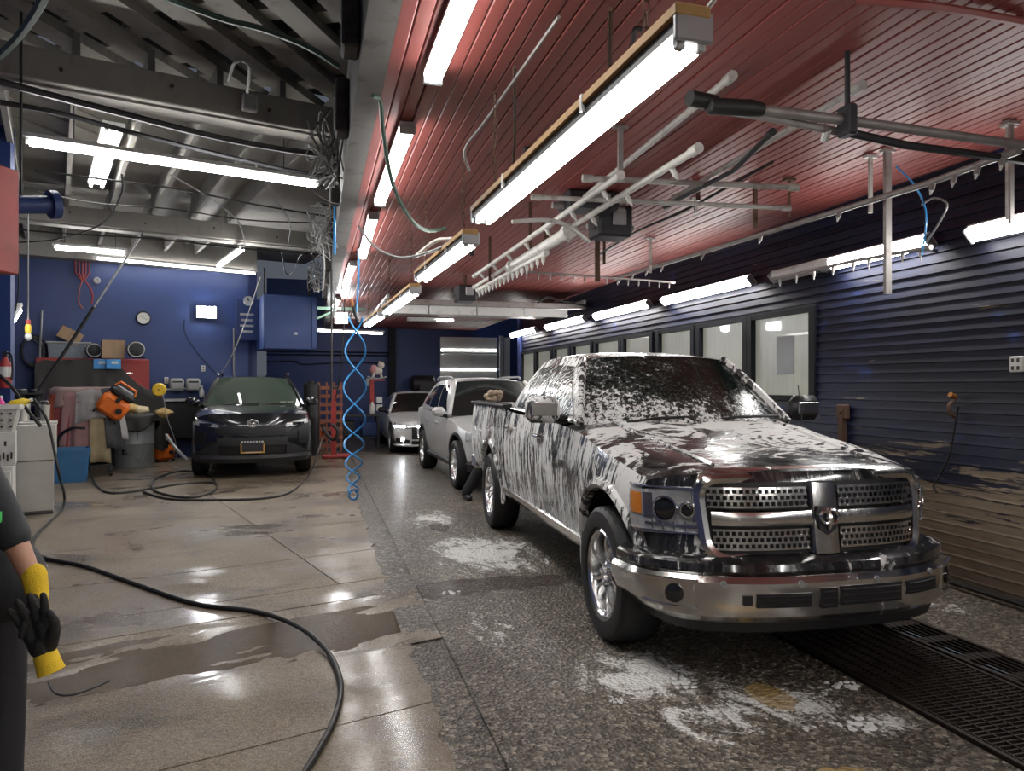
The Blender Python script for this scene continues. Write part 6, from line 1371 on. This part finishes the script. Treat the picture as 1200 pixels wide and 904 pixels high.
# right of the dark SUV: drum, pallet, jack post
q = ground(365, 528); q = Vector((at(365, 500, 16.8).x, at(365, 500, 16.8).y, 0)); zt2 = at(365, 448, 16.8).z
t = thing('black_drum', 'upright black drum behind the dark SUV mirror', 'drum', tuple(q)); one('drum', M['black_plastic'], t, lambda m: m.lathe([(.17, 0), (.18, .02), (.18, zt2*.5), (.19, zt2*.52), (.18, zt2*.55), (.18, zt2-.05), (.13, zt2)], 24), smooth=True); one('cap', M['dark_steel'], t, lambda m: m.cyl((0, 0, zt2-.01), (0, 0, zt2+.03), .06, 12))
q = at(387, 470, 17.2); z0_, z1_ = at(387, 500, 17.2).z, at(387, 450, 17.2).z
t = thing('wooden_pallet', 'brown slatted pallet standing upright beside the black drum', 'pallet', (q.x, q.y, 0), .1); M['pallet'] = pm('brown_red_wood', (.22, .075, .045), .7, 0, .3, 6)
for k in range(8): one('slat', M['pallet'], t, lambda m: m.box((0, -.05, .1+(z1_-.1)*(k+.5)/8), (.56, .02, .085)))
for k in range(4): one('stringer', M['pallet'], t, lambda m: m.box((-.25+k*.166, 0, (z1_)/2+.04), (.04, .08, z1_)))
q = at(391, 500, 16.2); zt3 = at(391, 456, 16.2).z; t = thing('jack_post', 'red jack stand post before the brown pallet', 'jack stand', (q.x, q.y, 0)); one('post', M['red_paint'], t, lambda m: m.box((0, 0, zt3/2), (.11, .11, zt3))); one('base', M['red_paint'], t, lambda m: m.box((.05, 0, .04), (.6, .4, .08), bev=.02)); one('saddle', M['dark_steel'], t, lambda m: m.box((0, 0, zt3+.02), (.16, .12, .05)))
cable([at(404, 350, 14), at(402, 400, 14), at(397, 450, 14.2), at(392, 470, 14.4)], .012, M['cable'], 'black cord running down to the red jack post', 'cord', 'cord')
# work bench with odds and ends at the far wall
q = at(417, 500, 18.6); bz = at(432, 487, 18.6).z; t = thing('work_bench', 'dark cluttered bench against the far blue wall', 'bench', (q.x, q.y, 0), .05); one('bench_top', M['dark_steel'], t, lambda m: m.box((0, 0, bz), (1.15, .6, .06), bev=.01)); one('lower_shelf', M['dark_steel'], t, lambda m: m.box((0, 0, .3), (1.15, .55, .04)))
for sx in (-1, 1):
    for sy in (-1, 1): one('leg', M['dark_steel'], t, lambda m: m.box((sx*.53, sy*.25, bz/2), (.05, .05, bz-.03)))
one('crate', M['black_plastic'], t, lambda m: m.box((-.3, 0, .52), (.5, .4, .4), bev=.02)); one('crate', M['blue_paint'], t, lambda m: m.box((.35, 0, .5), (.45, .4, .36), bev=.02))
q2 = Vector((q.x, q.y, bz+.03))
b = thing('jug', 'white plastic jug on the far bench', 'jug', tuple(q2+Vector((.40, -.1, 0)))); one('jug_body', M['white_plastic'], b, lambda m: m.lathe([(.07, 0), (.08, .03), (.08, .2), (.03, .28), (.03, .32)], 14), smooth=True); one('cap', M['red_paint'], b, lambda m: m.cyl((0, 0, .315), (0, 0, .35), .035, 10))
b = thing('red_stand', 'red metal stand holding white cartons on the far bench', 'stand', tuple(q2+Vector((.50, 0, 0)))); zr = at(450, 447, 18.6).z-bz; one('column', M['red_paint'], b, lambda m: m.box((-.1, 0, zr/2), (.1, .2, zr))); one('tray', M['red_paint'], b, lambda m: m.box((.03, 0, zr), (.36, .28, .04)))
for k in range(2): one('carton', M['white_metal'], b, lambda m: m.box((.08, -.02, .16+.2*k), (.15, .15, .16), bev=.01))
b = thing('rocking_toy', 'small pink and white plush rocking toy on the red stand', 'toy', tuple(q2+Vector((.53, -.02, zr+.02)))); pk = pm('pink_plush', (.62, .30, .32), .9); wt_ = pm('white_plush', (.62, .58, .52), .9)
one('body', wt_, b, lambda m: m.sphere((0, 0, .22), (.14, .09, .11)), smooth=True); one('head', wt_, b, lambda m: m.sphere((.10, -.02, .36), (.085, .075, .085)), smooth=True); one('saddle', pk, b, lambda m: m.sphere((-.08, 0, .24), (.10, .10, .13)), smooth=True); one('ear', pk, b, lambda m: m.sphere((.06, -.02, .43), (.03, .02, .04)), smooth=True)
for sx in (-1, 1):
    for sy in (-1, 1): one('leg', wt_, b, lambda m: m.tube([(sx*.08, sy*.05, .18), (sx*.11, sy*.06, .05)], .03, 8), smooth=True)
for sy in (-1, 1): one('rocker', M['pvc'], b, lambda m: m.tube([(x, sy*.06, .02+.9*x*x) for x in np.linspace(-.24, .24, 9)], .014, 6), smooth=True)
q = at(468, 434, 21); q = P(466, 434, Y=22.9); o = thing('wall_box', 'white switch box low on the far blue wall', 'switch box', tuple(P(433, 448, Y=22.95))); one('case', M['white_metal'], o, lambda m: m.box((0, 0, 0), (.2, .08, .24), bev=.01)); one('lever', M['dark_steel'], o, lambda m: m.box((.06, -.05, .03), (.02, .05, .08)))
q = P(495, 445, Y=22.5); t = thing('red_machine', 'dark red compressor half hidden behind the white sedan', 'machine', (q.x, 22.4, 0)); one('base', M['red_paint'], t, lambda m: m.box((0, 0, .7), (1.1, .6, 1.4), bev=.03)); one('tank', M['dark_steel'], t, lambda m: m.tube([(-.4, 0, 1.66), (-.3, 0, 1.66), (.3, 0, 1.66), (.4, 0, 1.66)], [.12, .25, .25, .12], 18), smooth=True); one('guard', M['dark_steel'], t, lambda m: m.box((.1, -.2, 1.55), (.5, .1, .35), bev=.03))
# right wall small things
q = P(1193, 427, X=RX); t = thing('outlet_box', 'pale double outlet box on the siding at the right edge', 'outlet', (RX-.01, q.y, q.z)); one('plate', M['white_plastic'], t, lambda m: m.box((0, 0, 0), (.03, .10, .115), bev=.006)); one('socket', M['black_plastic'], t, lambda m: [m.box((-.016, .022*a, .028*b), (.004, .02, .028)) for a in (-1, 1) for b in (-1, 1)])
q = P(990, 490, X=RX); t = thing('rusty_bracket', 'rusty vertical iron bracket on the siding behind the hood', 'bracket', (RX-.03, q.y, q.z-.3)); one('stem', M['rust'], t, lambda m: m.box((0, 0, .12), (.05, .06, .55))); one('plate', M['rust'], t, lambda m: m.box((.01, 0, .36), (.05, .14, .14), bev=.01)); one('bolt', M['rust'], t, lambda m: m.cyl((-.02, 0, .36), (-.04, 0, .36), .02, 8))
q = P(1123, 470, X=RX); t = thing('wall_hook', 'rusty hook with a brass fitting on the siding', 'hook', (RX-.03, q.y, q.z)); one('fitting', pm('brass', (.40, .17, .05), .4, .6), t, lambda m: m.cyl((0, 0, .03), (-.05, 0, .05), .022, 10)); one('hook', M['rust'], t, lambda m: m.tube(spline([(.0, 0, .02), (-.06, 0, -.04), (-.05, 0, -.1), (0, 0, -.13)]), .014, 6), smooth=True)
cable([P(1123, 476, X=RX-.06), P(1118, 505, X=RX-.05), P(1112, 535, X=RX-.05), P(1100, 560, X=RX-.05), P(1094, 570, X=RX-.06), P(1098, 578, X=RX-.06)], .009, M['black_rubber'], 'thin black cord hanging from the wall hook to behind the truck', 'cord', 'cord')
cable([(RX-.06, 2.0, .05), (RX-.06, 4, .05), (RX-.05, 5, .05), (RX-.07, 6.2, .05)], .022, M['black_rubber'], 'black hose lying along the foot of the siding', 'hose', 'hose')
# ------------------------------------------------------------ hoses on and above the floor
FL = lambda l, z=.016: [P(u, v, Z=z) for u, v in l]
cable([at(40, 468, 9.0), at(55, 492, 8.9), at(62, 520, 8.9), at(70, 560, 8.9), P(75, 578, Z=.2)]+FL([(74, 596), (58, 612), (42, 628), (39, 642), (52, 654), (100, 664), (160, 685), (230, 708), (300, 717), (350, 735), (383, 763), (399, 800), (393, 840), (372, 882), (345, 925)]), .016, M['black_rubber'], 'long black hose sweeping over the near floor', 'hose', 'hose', n=8, seg=8)
cable([at(80, 515, 13), at(95, 520, 12.9), at(103, 545, 12.7)]+FL([(112, 568), (130, 578), (170, 574), (215, 567), (250, 566), (252, 575), (225, 583), (195, 580), (178, 572), (185, 560), (215, 552), (245, 558), (253, 568)]), .017, M['black_rubber'], 'black hose looping on the floor before the dark SUV', 'hose', 'hose', n=8)
cable(FL([(168, 577), (200, 585), (260, 586), (310, 584), (340, 577), (358, 562)])+[at(368, 545, 12.6), at(374, 525, 13), at(379, 512, 14.2)], .016, M['black_rubber'], 'black hose curving round to the vacuum right of the dark SUV', 'hose', 'hose', n=8)
cable([at(378, 500, 14.9), at(385, 512, 14.7), at(393, 515, 14.6), at(396, 505, 14.6), at(390, 498, 14.7)], .035, M['black_rubber'], 'fat black vacuum hose by the red jack post', 'hose', 'hose')
cable([at(195, 510, 13.6), at(203, 522, 13.2), at(212, 532, 12.9), at(220, 540, 12.7)], .03, M['cable_grey'], 'grey vacuum hose running to the dark SUV wheel', 'hose', 'hose')
cable([at(0, 440, 8.3), at(15, 455, 8.3), at(30, 478, 8.5), at(48, 500, 8.6)], .02, M['black_rubber'], 'black hose hanging over the white basket', 'hose', 'hose')
cable([at(60, 540, 12.4), at(70, 512, 12.4), at(85, 502, 12.4), at(100, 502, 12.5)], .028, M['black_plastic'], 'black spray gun lance lying across the tote', 'spray_lance', 'spray lance')
cable([at(4, 330, 9), at(10, 345, 9), at(6, 360, 9), at(10, 375, 9), at(7, 392, 9)], .010, M['cable_blue'], 'small blue spiral line at the far left edge', 'hose', 'hose')
cable([at(20, 265, 9), at(22, 330, 9), at(18, 365, 9.1)], .008, M['cable'], 'black flex holding the small work-light', 'cord', 'cord')
cable(FL([(57, 800), (64, 812), (82, 815), (110, 806), (128, 798)]), .006, M['cable'], 'thin black wire lying on the gutter', 'cable')
# blue air hose hanging as a stretched double spiral
D_ = 9.0; top = at(417, 372, D_); bot = at(414, 578, D_)
ah = thing('air_hose', 'bright blue stretched spiral air hose hanging beside the lane', 'hose', (top.x, top.y, 0))
def spir(ph):
    pts = []; n = 160
    for i in range(n+1):
        f = i/n; z = top.z+(bot.z-top.z)*f; r_ = .05+.085*math.sin(math.pi*min(1, .12+f*.85))**.7*(1 if f < .8 else max(.45, 1-(f-.8)*2.6)); a = 2*math.pi*(2.3*f+1.3*f**5)+ph
        pts.append(((bot.x-top.x)*f+r_*math.cos(a), (bot.y-top.y)*f+r_*math.sin(a), z))
    return pts
for ph in (0.4, 0.4+math.pi): one('coil', M['cable_blue'], ah, lambda m: m.tube(spir(ph), .0115, 7), smooth=True)
one('loop', M['cable_blue'], ah, lambda m: m.tube([(bot.x-top.x+.055*math.cos(a), bot.y-top.y+.02*math.sin(2*a), bot.z-.02+.06*math.sin(a)) for a in [2*math.pi*k/20 for k in range(20)]], .013, 7, closed=True), smooth=True)
one('feed', M['cable_blue'], ah, lambda m: m.tube(spline([Vector(at(420, 292, D_))-Vector((top.x, top.y, 0)), Vector(at(420, 330, D_))-Vector((top.x, top.y, 0)), (0, 0, top.z)]), .012, 7), smooth=True)
one('coupling', M['dark_steel'], ah, lambda m: m.tube([(-.03, 0, top.z+.14), (.0, 0, top.z+.02), (.03, 0, top.z-.06)], .022, 8), smooth=True); one('handle', pm('brown_grip', (.4, .16, .06), .5), ah, lambda m: m.tube([(-.06, 0, top.z+.22), (-.03, 0, top.z+.13)], .022, 8), smooth=True)
# green bracket that holds the second floodlight
q = at(400, 362, 15.7); t = thing('lamp_bracket', 'pale green angle bracket holding the far floodlight', 'bracket', tuple(q)); M['green'] = pm('pale_green_paint', (.25, .42, .33), .5); one('arm', M['green'], t, lambda m: m.box((0, 0, 0), (1.0, .05, .06))); one('brace', M['green'], t, lambda m: m.bar((-.5, 0, -.22), (-.1, 0, -.03), .04, .04)); [one('hanger', M['dark_steel'], t, lambda m: m.box((s*.3, 0, .35), (.03, .03, .7))) for s in (-1, 1)]
# low suds lying on the lane
M['suds'] = pm('soap_suds', (.72, .73, .72), .5, 0, .08, 30, .4, 120)
def suds(u, v, s_, label):
    q = P(u, v, Z=.003); rnd = random.Random(int(u*v)); m = MB()
    for k in range(16): a = rnd.uniform(0, 6.28); d = s_*rnd.random()**.7; m.sphere((q.x+d*math.cos(a)*1.5, q.y+d*math.sin(a), q.z), (s_*rnd.uniform(.12, .3), s_*rnd.uniform(.12, .3), .008), 8, 4)
    return tag(stuff(m.build('suds_patch', M['suds'], None, smooth=True)), label, 'soap suds')
for u, v, s_, lb in ((530, 695, .05, 'clot of suds at the gutter mouth'), (985, 803, .07, 'suds patch before the bumper'), (1000, 848, .09, 'suds streak beside the grate'), (800, 800, .08, 'suds patch left of the bumper'), (725, 822, .03, 'single blob of suds on the lane')): suds(u, v, s_, lb)
# ------------------------------------------------------------ people
def blob(name, mat, parent, prims, vox=.012, sm=8, label=None):
    """one continuous skin grown round tapered limbs"""
    m = MB()
    for p in prims:
        if p[0] == 't': m.tube(p[1], p[2], 12)
        else: m.sphere(p[1], p[2], 14, 10)
        if p[0] == 't':
            for q_, r_ in ((p[1][0], p[2][0]), (p[1][-1], p[2][-1])): m.sphere(q_, r_*.98, 10, 8)
    o = m.build(name, mat, parent, smooth=True)
    md = o.modifiers.new('skin', 'REMESH'); md.mode = 'VOXEL'; md.voxel_size = vox; md.use_smooth_shade = True
    md = o.modifiers.new('soft', 'SMOOTH'); md.iterations = sm; md.factor = .5
    return o
M['skin'] = pm('skin', (.42, .22, .14), .5, 0, .1); M['jacket'] = pm('black_jacket', (.012, .013, .016), .75, 0, .3, 12, .3, 25); M['trousers'] = pm('dark_trousers', (.012, .012, .014), .8, 0, .3, 10, .3, 30); M['shoe'] = pm('black_shoe', (.010, .010, .010), .35, 0, .2); M['hair'] = pm('dark_hair', (.02, .014, .01), .6, 0, .3, 40, .4, 90)
M['glove_black'] = pm('black_glove_grip', (.010, .010, .010), .7, 0, .3, 30, .4, 120); M['glove_yellow'] = pm('yellow_glove_knit', (.70, .46, .02), .85, 0, .15, 30, .4, 200)
def K(u, v, D): return P(u, v, D=D)
DW = 2.5
base_ = K(-42, 700, DW); PW1 = thing('person', 'worker in black at the left edge holding a spare glove', 'person', (base_.x, base_.y, 0)); off = Vector((base_.x, base_.y, 0))
L_ = lambda u, v, d=0.0: K(u, v, DW+d)-off
rt = Vector((CS, -SN, 0)); fw = Vector((SN, CS, 0))
hp = Vector((0, 0, .93)); ch_ = Vector((0, 0, 1.28))-rt*.11; nk = Vector((0, 0, 1.44))-rt*.205; hd = Vector((0, 0, 1.585))-rt*.27+fw*.04
sh_r = nk+rt*.20+Vector((0, 0, -.06)); el_r = L_(12, 622, -.12); wr_r = L_(43, 690, -.14); sh_l = nk-rt*.20+Vector((0, 0, -.06)); el_l = sh_l-rt*.06+Vector((0, 0, -.30)); wr_l = el_l+fw*.20+Vector((0, 0, -.16))
blob('body', M['skin'], PW1, [('s', tuple(hd), (.085, .10, .125)), ('t', [nk-Vector((0, 0, .05)), hd-Vector((0, 0, .06))], [.062, .055]), ('s', tuple(hd-fw*-.10-Vector((0, 0, .02))), (.018, .022, .026)), ('s', tuple(hd+rt*.088), (.012, .022, .032)), ('s', tuple(hd-rt*.088), (.012, .022, .032)), ('t', [ch_, nk], [.13, .07]),
    ('t', [sh_r, el_r, wr_r], [.05, .042, .029]), ('t', [sh_l, el_l, wr_l], [.05, .042, .03]), ('t', [sh_r, nk, sh_l], [.055, .07, .055])], .012, 6)
hr = blob('hair', M['hair'], PW1, [('s', tuple(hd+Vector((0, 0, .035))-fw*.02), (.093, .105, .105))], .012, 4)
for s in (-1, 1): one('eye', M['black_plastic'], PW1, lambda m: m.sphere(tuple(hd+rt*.034*s+fw*.092+Vector((0, 0, .012))), .011, 8, 6), smooth=True)
one('mouth', pm('lips', (.35, .13, .11), .5), PW1, lambda m: m.tube([hd-rt*.025+fw*.092-Vector((0, 0, .055)), hd+fw*.099-Vector((0, 0, .056)), hd+rt*.025+fw*.092-Vector((0, 0, .055))], .006, 6), smooth=True)
blob('jacket', M['jacket'], PW1, [('t', [hp-Vector((0, 0, .06)), hp+Vector((0, 0, .12)), ch_, nk-Vector((0, 0, .05))], [.185, .18, .195, .10]), ('s', tuple(hp-rt*.05), (.17, .17, .16)), ('s', tuple(hp+rt*.07), (.19, .16, .17)), ('s', tuple(ch_+rt*.04), (.15, .14, .18)), ('s', tuple(ch_-rt*.06), (.17, .14, .2)), ('t', [sh_l, sh_r], [.085, .085]), ('t', [sh_r, sh_r.lerp(el_r, .55), el_r+(wr_r-el_r)*.12], [.08, .068, .055]), ('t', [sh_l, sh_l.lerp(el_l, .55), el_l], [.085, .075, .066]), ('t', [nk-Vector((0, 0, .03)), nk+Vector((0, 0, .03))], [.085, .075])], .014, 7)
one('logo', pm('green_print', (.05, .42, .10), .5), PW1, lambda m: m.box(tuple(el_r.lerp(sh_r, .20)-fw*.064+rt*.02), (.05, .014, .035), rotz(-YAW)))
lg = []
for s, uu in ((1, .09), (-1, -.10)): lg += [('t', [hp+rt*uu, hp+rt*(uu*1.1)+Vector((0, 0, -.43))+fw*.03*s, Vector((0, 0, .10))+rt*(uu*1.25)+fw*.02*s], [.115, .082, .062])]
blob('trousers', M['trousers'], PW1, lg+[('s', tuple(hp), (.17, .16, .13))], .014, 6)
for s, uu in ((1, .09), (-1, -.10)): blob('shoe', M['shoe'], PW1, [('t', [Vector((0, 0, .05))+rt*uu*1.25-fw*.06, Vector((0, 0, .045))+rt*uu*1.3+fw*.16], [.05, .042])], .01, 4)
def hand(o, d, side, palmn, s_=1.0, curl=.5, spread=.12):
    """primitives for a five-fingered hand: wrist o, direction d, thumb side, palm normal"""
    d = d.normalized(); side = (side-d*side.dot(d)).normalized(); n = palmn.normalized(); out = []
    for k, (off_, ln) in enumerate(((.032, .072), (.011, .080), (-.011, .075), (-.031, .060))):
        b = o+d*.092*s_+side*off_*s_; kn = o+d*.02*s_+side*off_*.7*s_; dd = (d+side*spread*(1.5-k)*.6).normalized(); p1 = b+dd*ln*.45*s_+n*ln*.12*curl*s_; p2 = p1+(dd*(1-.35*curl)+n*.7*curl)*ln*.32*s_; p3 = p2+(dd*(1-.75*curl)+n*1.0*curl)*ln*.25*s_
        out.append(('t', [kn, b, p1, p2, p3], [.015*s_, .0135*s_, .0115*s_, .0105*s_, .0085*s_]))
    t0 = o+d*.022*s_+side*.022*s_; t1 = o+d*.055*s_+side*.052*s_+n*.012*s_; t2 = t1+(d*.8+side*.45+n*.3).normalized()*.035*s_; t3 = t2+(d*.9+side*.1+n*.4).normalized()*.028*s_
    out += [('t', [t0, t1, t2, t3], [.018*s_, .0155*s_, .013*s_, .010*s_]), ('t', [o-d*.01*s_, o+d*.03*s_], [.027*s_, .028*s_]), ('t', [o+d*.03*s_+side*.018*s_, o+d*.085*s_+side*.02*s_], [.02*s_, .018*s_]), ('t', [o+d*.03*s_-side*.014*s_, o+d*.085*s_-side*.02*s_], [.02*s_, .017*s_])]
    return out
hdn = (L_(53, 745, -.16)-wr_r).normalized()
blob('work_glove', M['glove_black'], PW1, hand(wr_r+hdn*.01, hdn, rt*.3-fw, -rt+Vector((0, 0, -.1)), 1.12, .65, .08), .0035, 3)
blob('glove_cuff', M['glove_yellow'], PW1, [('t', [wr_r-hdn*.045, wr_r-hdn*.01, wr_r+hdn*.03], [.038, .035, .032]), ('t', [wr_r+hdn*.03+rt*.012-fw*.012, wr_r+hdn*.085+rt*.018-fw*.012, wr_r+hdn*.13+rt*.014-fw*.012], [.026, .018, .009])], .005, 4)
blob('left_hand', M['skin'], PW1, hand(wr_l, (fw*.6-Vector((0, 0, .8))), rt, -fw-Vector((0, 0, .3)), 1.0, .4), .0045, 3)
# the spare glove hangs cuff down from the gloved fingers
g0, g1 = K(56, 776, DW-.22), K(38, 724, DW-.22)
sg_ = thing('spare_glove', 'black rubber-palmed glove with yellow cuff held by the worker', 'glove', tuple(g0)); dg = (g1-g0).normalized()
blob('glove', M['glove_black'], sg_, hand(Vector((0, 0, 0))+dg*.02, dg, rt+Vector((0, 0, .15)), -fw, 1.15, .2, .35), .0035, 3)
one('cuff', M['glove_yellow'], sg_, lambda m: m.tube([-dg*.035, -dg*.033, -dg*.01, dg*.025, dg*.035], [.030, .040, .036, .034, .028], 18), smooth=True)
# second worker bending behind the truck's tail
f2 = ground(546, 586); P2 = thing('person', 'worker in dark trousers crouched behind the truck tail', 'person', tuple(f2)); hp2 = Vector((.50, .05, .72)); kn2 = Vector((.22, -.02, .46))
blob('trousers', M['trousers'], P2, [('t', [hp2, kn2, Vector((.0, 0, .10))], [.12, .095, .07]), ('t', [hp2+Vector((.15, .12, 0)), Vector((.62, -.05, .45)), Vector((.66, .12, .10))], [.12, .09, .06]), ('s', tuple(hp2+Vector((.06, .06, .02))), (.17, .16, .14))], .014, 6)
blob('body', M['skin'], P2, [('s', (.62, -.12, 1.20), (.085, .10, .12)), ('t', [Vector((.60, -.06, 1.02)), Vector((.62, -.11, 1.15))], [.06, .055]), ('t', [Vector((.42, -.02, .98)), Vector((.30, -.12, .86)), Vector((.30, -.25, .98))], [.045, .038, .03]), ('t', [Vector((.76, 0, .98)), Vector((.80, -.14, .80)), Vector((.74, -.25, .95))], [.045, .038, .03]), ('s', (.62, -.22, 1.19), (.018, .02, .025))], .012, 5)
blob('jacket', M['jacket'], P2, [('t', [hp2+Vector((.06, .05, 0)), Vector((.58, .02, .88)), Vector((.60, -.05, 1.02))], [.17, .185, .11]), ('t', [Vector((.42, -.02, .98)), Vector((.77, 0, .98))], [.08, .08]), ('t', [Vector((.42, -.02, .98)), Vector((.32, -.10, .88))], [.075, .06]), ('t', [Vector((.76, 0, .98)), Vector((.80, -.12, .82))], [.075, .06])], .014, 6)
blob('hair', M['hair'], P2, [('s', (.62, -.10, 1.235), (.092, .105, .10))], .012, 4)
for v_ in ((.0, 0, 0), (.66, .12, 0)): blob('shoe', M['shoe'], P2, [('t', [Vector(v_)+Vector((0, .06, .05)), Vector(v_)+Vector((.02, -.16, .045))], [.052, .042])], .01, 4)
for hx, hy, hz in ((.30, -.25, .98), (.74, -.25, .95)): blob('hand', M['skin'], P2, hand(Vector((hx, hy, hz)), Vector((0, -1, .2)), Vector((1, 0, 0)), Vector((0, 0, -1)), 1.0, .5), .0045, 3)
# fleecy wash mitt on the truck's bed wall
q = at(577, 465, 9.3); m = MB(); rnd = random.Random(3)
for k in range(26): a, b = rnd.uniform(0, 6.28), rnd.uniform(-.6, 1); m.sphere((q.x+.11*math.cos(a)*rnd.random(), q.y+.08*math.sin(a)*rnd.random(), q.z+.05*b), rnd.uniform(.03, .05), 8, 6)
tag(m.build('wash_mitt', pm('tan_fleece', (.42, .33, .24), .95, 0, .25, 30, .6, 80), None, smooth=True), 'tan fleecy wash mitt lying on the truck bed corner', 'wash mitt')
